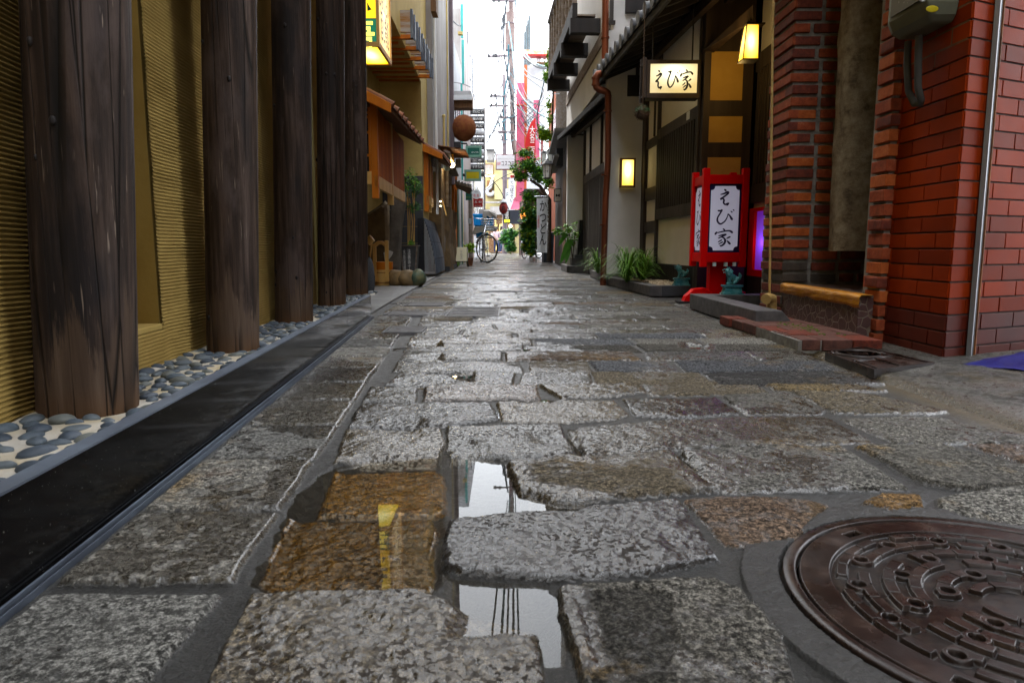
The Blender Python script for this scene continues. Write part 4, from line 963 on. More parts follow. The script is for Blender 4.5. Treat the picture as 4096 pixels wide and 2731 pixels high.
m = mb(); vs = []; a0, b0, c0 = G(3852, 1462, .01), G(4400, 1530, .01), G(4400, 1360, .01); n_ = 14
for i in range(n_ + 1):
    for j in range(n_ + 1):
        u, v = i / n_, j / n_; x = a0[0] + u * ((b0[0] - a0[0]) * (1 - v) + (c0[0] - a0[0]) * v); y = a0[1] + u * ((b0[1] - a0[1]) * (1 - v) + (c0[1] - a0[1]) * v)
        vs.append((x, y, .016 + u * .05 * math.sin(math.pi * v) + .010 * mnoise.noise(Vector((x * 12, y * 12, 0)))))
m.add(vs, [(i * (n_ + 1) + j, (i + 1) * (n_ + 1) + j, (i + 1) * (n_ + 1) + j + 1, i * (n_ + 1) + j + 1) for i in range(n_) for j in range(n_)], 0, True)
m.build('tarpaulin', 'bluetarp', tag=('crumpled blue tarpaulin on the ground below the red tiled wall', 'tarpaulin'))
# flush covers in the paving on the left
def cover(pts, label, infill, bars=0):
    g = [G(*p) for p in pts]; cx = sum(p[0] for p in g) / 4; cy = sum(p[1] for p in g) / 4
    x0, x1 = (g[0][0] + g[3][0]) / 2, (g[1][0] + g[2][0]) / 2; y0, y1 = (g[0][1] + g[1][1]) / 2, (g[2][1] + g[3][1]) / 2
    t = thing('service_cover', (cx, cy, 0), label, 'iron cover', 'flush service covers in the paving')
    m = mb(); z = .0065; w_ = .007
    m.box(x0, x1, y0, y0 + w_, -.01, z); m.box(x0, x1, y1 - w_, y1, -.01, z); m.box(x0, x0 + w_, y0 + w_ + .0005, y1 - w_ - .0005, -.01, z); m.box(x1 - w_, x1, y0 + w_ + .0005, y1 - w_ - .0005, -.01, z); m.build('frame', 'planter_top', t)
    m = mb(); m.box(x0 + w_ + .004, x1 - w_ - .004, y0 + w_ + .004, y1 - w_ - .004, -.01, z - .002)
    for i in range(bars): yy = y0 + (y1 - y0) * (i + 1) / (bars + 1); m.box(x0 + .03, x1 - .03, yy, yy + .006, z - .002, z + .001)
    m.build('lid', infill, t)
cover([(1530, 1333), (1690, 1333), (1706, 1309), (1560, 1309)], 'flush dark tray cover nearest the kerb end, in the left of the paving', 'planter')
cover([(1537, 1262), (1712, 1265), (1722, 1250), (1562, 1246)], 'flush dark tray cover just beyond the kerb end, left of the barred cover', 'planter')
cover([(1792, 1268), (2010, 1268), (1990, 1230), (1802, 1230)], 'wide flush cover with steel frame and raised bars mid paving', 'planter', 3)
cover([(1612, 1226), (1768, 1224), (1790, 1212), (1640, 1212)], 'narrow flush cover farthest from the camera, before the entrance slabs', 'planter')

# ------------------------------------------------------------------ left, beyond the kerb: entrance court and ochre building
F2 = Fr(-1.16, 6.6, -.023, 1, 1)
def s2(D): return F2.sD(D)
# slabs of the court
m = mb(); g0, g1, g2 = G(1486, 1267), G(1605, 1191), G(1748, 1109)
for k, (a, b) in enumerate(((4.0, 4.55), (4.56, 5.1), (5.11, 5.9), (5.91, 7.0), (7.01, 9.5))):
    m.box8([(-2.0, a, -.02), (float(xleft(a)) - .03, a, -.02), (float(xleft(b)) - .03, b, -.02), (-2.0, b, -.02), (-2.0, a, .008 - .0006 * k), (float(xleft(a)) - .03, a, .008 - .0006 * k), (float(xleft(b)) - .03, b, .008 - .0006 * k), (-2.0, b, .008 - .0006 * k)])
structure(m.build('pavement', 'slab'))
t = thing('ochre_building', (-1.6, 7.5, 0), 'tall ochre plaster building with an overhanging upper storey and grey wooden brackets', 'building')
m = mb(); m.fb(F2, s2(4.3), s2(9.62), -2.5, 0, 2.62, 9.0); m.build('upper_storey', 'ochre_l', t)
m = mb(); m.fb(F2, s2(9.6), s2(10.42), -2.5, 0, 0, 2.615); m.fb(F2, s2(9.625), s2(10.42), -2.5, 0, 2.615, 9.0); m.build('wall', 'ochre_l', t)
m = mb(); m.box(-2.4, -1.78, 4.05, 9.59, 0, 2.61); m.build('back_wall', 'ochre', t)
m = mb()
for k in range(6): z = .01 + k * .228; m.box(-1.776, F2.pt(s2(9.6), 0, 0)[0] + .004, 9.55, 9.598, z, z + .222)
m.build('stone_cladding', 'granite_d', t, .003)
for k in range(5):                                          # brackets under the overhang
    D = 7.62 + .42 * k; xw = F2.pt(s2(D), 0, 0)[0]; xr = -1.05 - .0 * k
    m = mb(); m.box(xr - .185, xr - .028, D, D + .035, 2.665, 2.885); p = m.build('bracket_board', 'rustwood', t)
    m = mb(); m.box(xr - .026, xr, D - .01, D + .05, 2.60, 2.895); m.box(xr - .0, xr + .016, D + .06, D + .10, 2.60, 2.86); m.box(xr - .19, xr - .186, D - .004, D + .30, 2.66, 2.70); m.build('end_plate', 'darksteel', p)
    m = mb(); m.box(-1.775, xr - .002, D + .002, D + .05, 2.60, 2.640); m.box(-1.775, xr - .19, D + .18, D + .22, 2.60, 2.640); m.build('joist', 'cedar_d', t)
m = mb(); m.pb(1722, -40, 1744, 46, 9.0, .25); m.build('eave_box', 'brownwood', t)
m = mb(); x, y, z = P(1742, 300, 10.44); m.tube([(x, y, .9), (x, y, 8)], S(5, 10.4), 10); m.build('downpipe', 'paper', t)

def oriel(D0, D1, X0, zb, zt, xin, post, roof, lab_roof):
    f = Fr(X0, D0, -.03, 1, 1); L = D1 - D0; sc = post / .05
    root = thing('oriel_window', (X0 - .2, D0 + L / 2, zb), lab_roof, 'oriel window')
    m = mb(); m.fb(f, 0, L, -.03, 0, zb + .085 * sc, zb + .185 * sc); m.build('sill_beam', 'palewood', root, .002)
    m = mb(); n_ = int(L / .045)
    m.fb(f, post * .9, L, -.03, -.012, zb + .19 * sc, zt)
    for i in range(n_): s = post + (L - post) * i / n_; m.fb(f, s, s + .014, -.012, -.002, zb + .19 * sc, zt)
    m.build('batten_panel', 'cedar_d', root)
    for k, s in enumerate((0.0, L * .47)):
        m = mb(); m.fb(f, s, s + post, -post, .004, zb - (0 if k == 0 else .0), zt + .05); m.build('post', 'cedar' if k == 0 else 'palewood', root, .002)
    p0 = f.pt(0, -post, 0)
    m = mb(); m.box(xin, p0[0], D0 + .004, D0 + .04, zb + .115, zb + .185 * sc + .03); m.build('bottom_rail', 'palewood', root, .002)
    m = mb(); w_ = p0[0] - xin; za, zc_ = zb + .215 * sc, zt
    nb = max(2, int(w_ / .055))
    for i in range(nb + 1): x = p0[0] - .004 - w_ * i / nb; m.box(x - .016, x, D0 + .01, D0 + .03, za, zc_)
    for z in (za + .12 * sc, za + .30 * sc, za + .42 * sc, zc_ - .05): m.box(xin, p0[0] - .002, D0 + .012, D0 + .032, z, z + .018)
    m.build('lattice', 'cedar', root)
    m = mb(); m.box(xin, p0[0], D0 + .06, D0 + .08, zb + .2, zt); m.build('dark_screen', 'dark', root)
    xe, ze, ya, yb, xt = roof; sl = .5; zt2 = ze + (xe - xt) * sl
    r = MB(); r.box8([(xe, ya, ze - .03), (xe, yb, ze - .03), (xt, yb, zt2 - .03), (xt, ya, zt2 - .03), (xe, ya, ze), (xe, yb, ze), (xt, yb, zt2), (xt, ya, zt2)]); rf = r.build('roof', 'brownwood', root)
    r = MB(); r.box8([(xe + .01, ya - .03, ze - .055), (xe + .01, ya - .002, ze - .055), (xt, ya - .002, zt2 - .075), (xt, ya - .03, zt2 - .075), (xe + .01, ya - .03, ze + .02), (xe + .01, ya - .002, ze + .02), (xt, ya - .002, zt2 + .03), (xt, ya - .03, zt2 + .03)]); r.build('barge_board', 'cedar', rf, .003)
    r = MB(); n_ = 9
    for i in range(n_):
        y = ya + .02 + (yb - ya - .02) * i / (n_ - 1)
        r.tube([(xe + .025, y, ze + .012), (xt, y, zt2 + .03)], .030, 10)
        r.box8([(xe + .02, y, ze + .0), (xe + .02, y + (yb - ya) / n_, ze + .0), (xt, y + (yb - ya) / n_, zt2 + .002), (xt, y, zt2 + .002), (xe + .02, y, ze + .02), (xe + .02, y + (yb - ya) / n_, ze + .012), (xt, y + (yb - ya) / n_, zt2 + .012), (xt, y, zt2 + .02)])
    r.build('roof_tiles', 'rtile', rf)
    return root
oriel(5.9, 7.75, -1.133, .815, 1.56, -1.77, .052, (-.985, 1.53, 5.72, 7.6, -1.775), 'orange cedar oriel window with lattice and tiled roof above the wooden bucket')
oriel(9.78, 10.6, -1.175, .905, 1.66, -1.24, .062, (-.97, 1.66, 9.7, 10.9, -1.24), 'small cedar oriel window with weathered roof above the curved steel guard')
# yellow lit shop sign
def shop_lantern():
    x0, x1, y0, y1, zb, zt = -1.29, -1.036, 5.6, 6.16, 1.975, 2.9
    t = thing('lit_shop_sign', (-1.16, 5.88, zb), 'large lit shop sign box in yellow and green with a glowing yellow underside', 'lit sign')
    w_ = .022; m = mb()
    for x in (x0, x1 - w_):
        for y in (y0, y1 - w_): m.box(x, x + w_, y, y + w_, zb - .02, zt)
    m.box(x0 + w_, x1 - w_, y0, y0 + w_, zb - .018, zb + .018); m.box(x0 + w_, x1 - w_, y1 - w_, y1, zb - .018, zb + .018)
    m.box(x1 - w_, x1, y0 + w_, y1 - w_, zb - .018, zb + .018); m.box(x0, x0 + w_, y0 + w_, y1 - w_, zb - .018, zb + .018); m.build('frame', 'palewood', t)
    M['gy'] = glow('lit_yellow', (1, .72, .02), (.95, .50, .01), .75); M['gu'] = glow('lit_underside', (1, .92, .28), (.9, .66, .01), 1.2, (1, 1, 0))
    m = mb(); zs = P(1500, 72, y0)[2]; m.box(x0 + w_, x1 - w_, y0 + .006, y0 + .010, zs, zt); m.build('yellow_panel', 'gy', t)
    m = mb(); m.box(x0 + w_, x1 - w_, y0 + .006, y0 + .010, zb + .019, zs - .006); m.build('green_panel', mat('green_panel', (.01, .12, .07), None, 4, .5, em=(.01, .13, .07), es=.5), t)
    m = mb(); m.box(x0 + w_, x1 - w_, y0 + w_, y1 - w_, zb - .008, zb - .004); m.build('lit_underside', 'gu', t)
    M['gs'] = glow('lit_amber_side', (1, .70, .28), (.60, .30, .03), .6, (0, 1, 1), .25)
    m = mb(); m.box(x1 - .012, x1 - .008, y0 + w_, y1 - w_, zb + .019, zt); m.build('side_panel', 'gs', t)
    cx = (x0 + x1) / 2
    text('味', (cx + .005, y0 + .004, zs + .17), XR, ZU, .17, .24, 'inkg', t, bold=.03)
    text('吾', (cx + .01, y0 + .004, zs - .125), XR, ZU, .16, .20, M['gy'], t, bold=.03)
    text('季節料理\nおばんざい\n酒と肴処', (x1 - .006, (y0 + y1) / 2, zb + .42), (0, 1, 0), ZU, .42, .72, 'ink', t, bold=.01)
    m = mb(); m.box8([(x0 - .05, y0 - .06, zt), (x1 + .06, y0 - .06, zt - .05), (x1 + .06, y1 + .1, zt - .05), (x0 - .05, y1 + .1, zt), (x0 - .05, y0 - .06, zt + .03), (x1 + .06, y0 - .06, zt - .02), (x1 + .06, y1 + .1, zt - .02), (x0 - .05, y1 + .1, zt + .03)]); m.build('roof_cap', 'greenpaint', t)
shop_lantern()
# things in the entrance court
def at(px, py): g = G(px, py, .006); return g
g = at(1525, 1143); bx, by = g[0], g[1] + .10
t = thing('wooden_bucket', (bx, by, .008), 'pale wooden well bucket with a tall arched handle, orange wet stain on its rim', 'bucket')
m = mb(); m.lathe((bx, by, .008), [(.088, 0), (.098, .12), (.107, .245), (.107, .246), (.098, .246), (.090, .04), (0, .04)], 28); m.build('tub', 'palewood', t)
m = mb(); 
for z, r in ((.030, .0925), (.135, .1015)): m.lathe((bx, by, .008), [(r, z - .004), (r + .003, z - .004), (r + .003, z + .004), (r, z + .004)], 28)
m.build('hoops', 'rust', t)
m = mb(); m.box(bx - .082, bx - .045, by - .100, by - .075, .05, .44); m.box(bx + .045, bx + .082, by - .100, by - .075, .05, .475); m.build('handle_posts', 'palewood', t, .003)
m = mb(); m.tube([(bx - .055, by - .088, .425), (bx - .02, by - .088, .452), (bx + .02, by - .088, .452), (bx + .055, by - .088, .425)], .020, 8); m.build('handle_bar', 'palewood', t)
m = mb(); m.lathe((bx, by, .008), [(.1035, .165), (.1075, .18), (.1095, .244)], 28); m.build('wet_rim', 'cedar', t)
t = thing('water_ladle', (bx - .1, by - .1, .3), 'small wooden ladle leaning against the bucket handle, cup up', 'ladle')
m = mb(); m.tube([(bx - .115, by - .11, .25), (bx - .085, by - .115, .46)], .010, 8); m.build('handle', 'palewood', t)
m = mb(); m.tube([(bx - .13, by - .12, .455), (bx - .075, by - .12, .50)], [.042, .040], 18); m.build('cup', 'palewood', t)
g = at(1478, 1178); m = mb(); m.blob((g[0], g[1] + .05, .13), (.040, .05, .155), 14, .45, .4, 0, 1.7, 5); m.build('rock', 'granite_d', tag=('jagged upright dark rock at the foot of the last log post', 'rock'))
def boulder(name, pts, D, dep, mt, label, cat, nz=.012, seed=1):  # upright stone from its outline, with real depth
    pp = [P(x, y, D) for x, y in pts]; m = mb(); n_ = len(pp); lay = [(-dep / 2, .80), (-dep * .35, .96), (0, 1.0), (dep * .35, .95), (dep / 2, .78)]
    cx = sum(p[0] for p in pp) / n_; cz = sum(p[2] for p in pp) / n_; vs = []; sub = 3; ring = []
    for i in range(n_):
        a, b = pp[i], pp[(i + 1) % n_]
        for k in range(sub): u = k / sub; ring.append((a[0] + (b[0] - a[0]) * u, a[2] + (b[2] - a[2]) * u))
    for dy, k in lay:
        for x, z in ring:
            q = mnoise.noise(Vector((x * 9, dy * 9, z * 9 + seed))) * nz
            vs.append((cx + (x - cx) * k + q, D + dep / 2 + dy + q, max(.0, cz + (z - cz) * k + q) if z > .03 else 0.0))
    r = len(ring)
    m.add(vs, [(i * r + j, i * r + (j + 1) % r, (i + 1) * r + (j + 1) % r, (i + 1) * r + j) for i in range(len(lay) - 1) for j in range(r)], 0, True)
    m.add(vs[:r], [tuple(range(r))[::-1]], 0, False); m.add(vs[-r:], [tuple(range(r))], 0, False)
    return m.build(name, mt, tag=(label, cat))
boulder('standing_stone', [(1440, 1090), (1440, 862), (1475, 845), (1510, 822), (1534, 803), (1548, 815), (1553, 1095)], 8.0, .22, 'stone_b', 'brown pointed standing stone behind the wooden bucket', 'standing stone')
boulder('standing_stone', [(1552, 1100), (1553, 960), (1562, 820), (1570, 745), (1610, 745), (1622, 790), (1606, 880), (1597, 1000), (1595, 1100)], 8.5, .2, 'stone_g', 'tall grey standing stone between the pointed stone and the bamboo', 'standing stone', .010, 4)
rk = [(1583, 34, 'stone_o', 'plain brown rounded rock nearest the bucket in the row of rocks'), (1626, 38, 'stone_o', 'large rounded rock in the middle of the rock row'), (1670, 34, 'stone_gr', 'mossy green rounded rock at the right end of the rock row')]
for k, (px, wd, mt, lb) in enumerate(rk):
    g = at(px, 1142); r = S(wd / 2, g[1]); m = mb(); m.blob((g[0], g[1] + r * .9, .075), (r * 2.3, r * 2.0, .095), 18, .22, k, 0, 1.3, k + 3); m.build('rounded_rock', mt, tag=(lb, 'rock', 'rounded rocks round the planting bed'))
m = mb(); g = at(1600, 1100)
for i in range(70): m.blob((g[0] + random.uniform(-.16, .22), g[1] + random.uniform(-.05, .3), .15), (.017, .014, .009), 7, .2, i, i % 2, 1, i)
o = m.build('gravel', ['peb1', 'peb3']); o['kind'] = 'stuff'; settag(o, 'blue grey pebbles heaped behind the rounded rocks', 'gravel')
m = mb(); m.box(g[0] - .2, g[0] + .25, g[1] - .05, g[1] + .35, 0, .15); structure(m.build('planting_bed', 'stone_g'))
a = P(1556, 1000, 7.9); m = mb(); m.prism([P(1534, 1010, 7.88), P(1540, 1046, 7.88), P(1552, 1040, 7.88), P(1566, 1022, 7.88), P(1572, 1008, 7.88), P(1556, 1002, 7.88)], (0, .02, 0)); m.build('folded_paper', 'paper', tag=('crumpled white paper seen through the handle of the wooden bucket', 'paper'))
D = 8.75; t = thing('slate_planter', P(1636, 1090, D)[:2] + (.0,), 'tapered black slate planter with columns of white characters', 'planter')
a, b = P(1601, 985, D), P(1669, 985, D); c_, d_ = P(1610, 1100, D), P(1660, 1100, D); dy = .2
m = mb(); m.box8([(c_[0], D, .0), (d_[0], D, .0), (d_[0], D + dy, .0), (c_[0], D + dy, .0), (a[0], D - .02, a[2]), (b[0], D - .02, a[2]), (b[0], D + dy, a[2]), (a[0], D + dy, a[2])]); m.build('pot', 'slate', t)
m = mb(); m.box(a[0] - .01, b[0] + .01, D - .035, D + dy + .01, a[2] + .0005, a[2] + .012); m.tube([(b[0], D - .025, a[2]), (d_[0], D - .005, .05)], .010, 6); m.tube([(a[0] + .01, D - .025, a[2]), (c_[0] + .01, D - .005, .05)], .008, 6); m.build('rim', 'greywood', t)
ptext('水\n掛\n通\n横', 1612, 998, 1624, 1082, D - .028, 'inkw', t); ptext('法\n善\n寺\n丁', 1630, 996, 1644, 1082, D - .028, 'inkw', t)
t = thing('bamboo_plant', (P(1645, 985, D + .1)[0], D + .1, a[2]), 'slender green leafy shrub on thin canes in the slate planter', 'plant')
m = mb(); rd = random.Random(3)
for k in range(5):
    x0 = P(1632 + 8 * k * .8, 985, D + .1)[0]; h_ = rd.uniform(.6, .9); m.tube([(x0, D + .1, a[2] - .05), (x0 + rd.uniform(-.02, .03), D + .1, a[2] + h_ * .5), (x0 + rd.uniform(-.03, .06), D + .08, a[2] + h_)], .006, 6)
m.build('stems', 'palewood', t)
for px, py, rx, rz, n_, mt in ((1640, 700, 34, 42, 230, ['leafm', 'leafl']), (1640, 770, 30, 30, 190, ['leafd', 'leafm']), (1660, 830, 24, 40, 160, ['leafd', 'leafm']), (1655, 745, 36, 22, 130, ['leafm', 'leafl']), (1640, 972, 18, 12, 110, ['leafm', 'leafl'])):
    c = P(px, py, D + .05); leaves('leaves', c, (S(rx, D), .09, S(rz, D)), n_, .042, mt, t, px + py, 2.6, .3, .1, 6)
# curved steel guard
t = thing('curved_guard', (-1.15, 10.3, 0), 'curved blue grey steel guard with vertical bars at the foot of the wall', 'wall guard')
prof = [(0.0, .80), (.035, .70), (.075, .56), (.115, .40), (.145, .22), (.155, .04)]; y0, y1 = 9.44, 11.2; xb = -1.205
m = mb(); n_ = len(prof)
vs = [(xb + p[0] - (y - y0) * .03, y, p[1] * (1 - (y - y0) * .0)) for y in (y0, y1) for p in prof] + [(xb + p[0] + .006 - (y - y0) * .03, y, p[1] + .003) for y in (y0, y1) for p in prof]
m.add(vs, [(i, i + 1, i + 1 + n_, i + n_) for i in range(n_ - 1)] + [(2 * n_ + i, 2 * n_ + i + n_, 2 * n_ + i + 1 + n_, 2 * n_ + i + 1) for i in range(n_ - 1)] + [(i, 2 * n_ + i, 2 * n_ + i + 1, i + 1) for i in range(n_ - 1)], 0, True); m.build('cover_plate', 'darksteel', t)
m = mb()
for k in range(11):
    x = xb + .012 + k * .0135 ; zt = float(np.interp(x - xb, [p[0] for p in prof], [p[1] for p in prof])); m.box(x - .0035, x + .0035, y0 - .012, y0 + .0, .04, zt - .005)
m.box(xb, xb + .15, y0 - .016, y0 - .013, .05, .075); m.build('bars', 'galv', t)
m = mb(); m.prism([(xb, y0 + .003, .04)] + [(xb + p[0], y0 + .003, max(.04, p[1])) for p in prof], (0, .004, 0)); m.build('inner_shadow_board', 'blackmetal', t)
m = mb(); m.box(xb - .085, xb - .002, y0 + .002, y0 + .01, .04, .80)
for k in range(6): m.box(xb - .08 + k * .014, xb - .073 + k * .014, y0 - .006, y0 + .0025, .04, .80)
m.build('end_plate', 'blackmetal', t)
m = mb()
for z in (.25, .48, .68):
    for k in range(12): yy = y0 + .05 + k * .14; xx = xb + float(np.interp(z, [p[1] for p in prof][::-1], [p[0] for p in prof][::-1])) - (yy - y0) * .03; m.blob((xx + .008, yy, z), (.005, .005, .005), 6, 0)
m.build('rivets', 'blackmetal', t)

# next houses on the left
F3 = Fr(-1.12, 11.4, -.022, 1, 1)
t = thing('concrete_building', (-1.6, 12, 0), 'tall stained grey concrete building with white edge strip beside the ochre building', 'building')
m = mb(); m.box(-4, -1.17, 10.43, 13.5, 1.6, 9.0); m.build('wall', 'greywall', t)
m = mb(); m.box(-1.168, -1.14, 10.45, 10.7, 1.7, 9); m.build('edge_strip', 'lightwall', t)
m = mb(); m.box(-1.168, -1.10, 13.3, 13.49, 1.6, 9); m.build('corner_column', 'purplewall', t)
m = mb(); x, y, z = P(1784, 480, 11.8); m.tube([(-1.14, 11.8, z + .05), (-1.14, 11.8, 1.7)], .018, 8); m.blob((-1.14, 11.8, z + .06), (.03, .03, .03), 8, 0)
m.tube([(-1.15, 12.6, 7), (-1.14, 12.6, 4), (-1.15, 12.6, 1.7)], .014, 6); m.build('wall_pipe', 'ochre_l', t)
t = thing('old_wooden_house', (-1.5, 15, 0), 'old low wooden house front with planks, rough stone and dark panels beyond the ochre building', 'house')
def seg(x0p, x1p, z0, z1, n, mt, name, dn=.1):
    a, b = F3.hit(x0p, 950)[0], F3.hit(x1p, 950)[0]; m = mb(); m.fb(F3, a, b - .004, -dn - .3, n, z0, z1); return m.build(name, mt, t)
seg(1772, 1784, 0, 1.9, -.02, 'stone_b', 'stone_jamb'); seg(1815, 1829, 0, 1.9, .0, 'cedar_d', 'plank_panel'); seg(1829, 1835, 0, 1.8, .02, 'greenpaint', 'door_frame')
seg(1835, 1846, 0, 1.75, -.04, 'dark', 'door'); seg(1846, 1850, 0, 1.8, .02, 'greenpaint', 'door_frame'); seg(1850, 1861, 0, 1.8, .0, 'ochre_l', 'panel'); seg(1861, 1883, 0, 2.2, .01, 'purplewall', 'dark_panel'); seg(1883, 1898, 0, 2.3, -.02, 'brownwood', 'panel')
seg(1784, 1815, 1.1, 2.0, -.02, 'brownwood', 'plank_panel')
for x in (1788, 1800, 1810, 1822):
    a = F3.hit(x, 950)[0]; m = mb(); m.tube([F3.pt(a, .0, 0.9), F3.pt(a + .02, .02, 2.0)], .032, 8); m.build('log_post', 'greywood' if x < 1805 else 'cedar_d', t)
m = mb(); vs = []; a, b = F3.hit(1783, 950)[0], F3.hit(1815, 950)[0]; nn_ = 18
for i in range(nn_ + 1):
    for j in range(nn_ + 1):
        s = a + (b - a) * i / nn_; z = 1.09 * j / nn_; q = .06 * mnoise.noise(Vector((s * 3.2, z * 3.2, 2))) + .03 * mnoise.noise(Vector((s * 8, z * 8, 2))) + .05; vs.append(F3.pt(s, q * (1 if 0 < i < nn_ else -.3), z))
m.add(vs, [(i * (nn_ + 1) + j, (i + 1) * (nn_ + 1) + j, (i + 1) * (nn_ + 1) + j + 1, i * (nn_ + 1) + j + 1) for i in range(nn_) for j in range(nn_)], 0, True); m.build('rough_stone_facing', 'stone_b', t)
m = mb(); m.fb(F3, a, b, -.1, .06, 0, .08); m.build('stone_base', 'granite_d', t)
# rusty canopies
def slabquad(m, p, th, mi=0): q = [tuple(Vector(a) - Vector((0, 0, th))) for a in p]; m.box8(q + [tuple(a) for a in p], mi)
m = mb(); slabquad(m, [P(1750, 580, 11.0), P(1862, 598, 11.0), P(1878, 630, 12.2), P(1785, 630, 12.6)], .012); m.build('canopy_sheet', 'rust', t)
m = mb(); slabquad(m, [P(1775, 598, 10.9), P(1800, 606, 10.9), P(1835, 700, 13), P(1800, 700, 13)], .03)
slabquad(m, [P(1820, 724, 13.0), P(1886, 742, 13.0), P(1880, 768, 14.5), P(1826, 742, 14.5)], .05); m.build('small_roof', 'greywood', t)
m = mb(); 
for k in range(5): a = P(1824 + k * 12, 722 + k * 4, 12.9); m.tube([a, (a[0] - .02, 14.6, a[2] + .02)], .018, 6)
m.build('roof_tiles', 'gtile', t)
t = thing('bare_bulb_lamp', P(1808, 662, 11.6), 'bright bare bulb in a yellow socket under the rusty canopy', 'lamp')
c = P(1808, 660, 11.6); r = S(11, 11.6); M['bulb'] = mat('lit_bulb', (1, .9, .7), None, 4, .4, dirt=0, em=(1, .82, .5), es=7)
m = mb(); m.blob(c, (r, r, r * 1.05), 16, 0); m.build('bulb', 'bulb', t); m = mb(); m.tube([(c[0] - .01, c[1], c[2] + r * 3.6), (c[0], c[1], c[2] + r * .8)], [r * .9, r * .7], 12); m.build('socket', mat('brass_socket', (.75, .45, .05), None, 5, .4), t)
lamp(t, (c[0] + .0, c[1] - .08, c[2] - .02), 2.2, (1, .78, .45), .04)
t = thing('shop_plaque', P(1787, 650, 11.3), 'small pale green hanging plaque with written characters left of the bare bulb', 'sign')
m = mb(); D = 11.3; m.prism([P(*q, D) for q in ((1780, 617), (1797, 617), (1801, 630), (1801, 670), (1797, 683), (1780, 683), (1774, 670), (1774, 630))], (0, .02, 0)); m.build('board', mat('pale_green_board', (.50, .60, .52), None, 5, .6), t)
ptext('七\nふ\nや', 1781, 622, 1795, 676, D - .004, 'ink', t)
m = mb(); m.pb(1764, 626, 1773, 672, 11.3, .1); m.build('wall_lantern', 'lightwall', tag=('plain grey white lantern box left of the pale green plaque', 'lantern'))
m = mb(); m.pb(1822, 634, 1842, 668, 11.9, .15); m.build('junction_box', 'blackmetal', tag=('black electrical box under the canopy just right of the bare bulb', 'electrical box'))
m = mb(); m.pb(1815, 567, 1842, 588, 12.5, .2); m.build('junction_box', 'blackmetal', tag=('black electrical box above the rusty canopy below the cedar ball', 'electrical box'))
for px in (1770,):
    pass
t = thing('copper_lantern', P(1786, 815, 11.4), 'row of small round lit spot lamps on the stone house front with bamboo spout', 'wall lamp')
for py in (806, 824): m = mb(); m.blob(P(1762, py, 10.6), (.016, .016, .008), 8, 0); m.build('lit_disc', 'bulb', t)
m = mb(); m.tube([P(1768, 795, 10.7), P(1786, 862, 10.6)], .009, 8); m.build('bamboo_spout', 'palewood', t)

# ball of cedar twigs and awning
D = 13.4; c = P(1855, 513, D); r = S(47, D)
t = thing('cedar_ball', (c[0], c[1], c[2] - r), 'big round brown cedar ball hanging under the striped awning', 'cedar ball')
M['cball'] = mat('brown_cedar_twigs', (.16, .055, .03), (.24, .10, .045), 14, .95, bp=1.0, bs=70, bd=.02, dirt=.2)
m = mb(); m.blob(c, (r, r, r * 1.05), 48, .035, 0, 0, 14, 3); rd = random.Random(2)
for _ in range(1500):
    d = Vector((rd.gauss(0, 1), rd.gauss(0, 1), rd.gauss(0, 1))).normalized(); p = Vector(c) + Vector((d.x * r, d.y * r, d.z * r * 1.05)); q = d.orthogonal().normalized() * .004; m.add([p - q, p + q, p + d * .012], [(0, 1, 2)])
m.build('ball', 'cball', t); m = mb(); m.tube([(c[0], c[1], c[2] + r), (c[0], c[1], c[2] + r + .1)], .006, 6); m.build('rope', 'blackmetal', t)
t = thing('striped_awning', P(1840, 400, 13.6), 'small awning with pale stripes over a brown front above the cedar ball', 'awning')
m = mb(); m.pb(1800, 364, 1884, 380, 13.55, .5); m.build('top_plate', 'lightwall', t)
m = mb(); a = P(1804, 400, 13.5); b = P(1890, 400, 13.5)
for k in range(5): z0 = P(1850, 384 + k * 4.6, 13.5)[2]; z1 = P(1850, 387 + k * 4.6, 13.5)[2]; m.box(a[0] - .004 * k, b[0], 13.42 - .012 * k, 13.46 - .012 * k, z1, z0)
m.build('stripes', 'paper', t); m = mb(); m.pb(1804, 382, 1889, 406, 13.48, .3); m.pb(1812, 406, 1889, 431, 13.50, .3); m.build('valance', 'brownwood', t)
# white building with teal fins
t = thing('white_building', (-1.8, 17, 0), 'white clad building with tall teal fins beyond the concrete building', 'building')
m = mb(); m.box(-4, -1.24, 13.7, 17.6, 0, 4.75); m.build('wall', 'lightwall', t); m = mb(); m.box(-4, -1.27, 17.65, 21.5, 0, 6.2); m.build('grey_wall', 'greywall', t)
for a, b, xp in ((18, 152, 1846), (160, 335, 1850), (335, 720, 1846)):
    m = mb(); p0, p1 = P(xp - 4, a, 15.6), P(xp + 7, b, 15.6); m.box(p0[0], p1[0], 15.6, 15.64, p1[2], p0[2]); m.build('teal_fin', 'teal', t)
m = mb(); m.pb(1832, 126, 1850, 138, 15.0, .1); m.build('floodlight', 'ochre_l', t)
m = mb()
for k in range(6): m.box(-1.238, -1.2, 14.1 + k * .55, 14.4 + k * .55, 2.9, 3.6)
m.build('windows', 'glass', t)
t = thing('pale_building', (-2, 32, 0), 'tall pale rendered building behind the column of cylinder signs', 'building')
m = mb(); m.box8([(-6, 22, 0), (-1.45, 22, 0), (-1.60, 40, 0), (-6, 40, 0), (-6, 22, 8.2), (-1.45, 22, 8.2), (-1.60, 40, 8.2), (-6, 40, 8.2)]); m.build('wall', 'lightwall', t)
for k in range(5):
    for j in range(3): m = mb(); m.box(-1.5 - .03 * k, -1.455 - .03 * k + .02, 23.5 + 3.2 * k, 25 + 3.2 * k, 1.8 + 2.2 * j, 3.0 + 2.2 * j); m.build('window', 'glass', t)

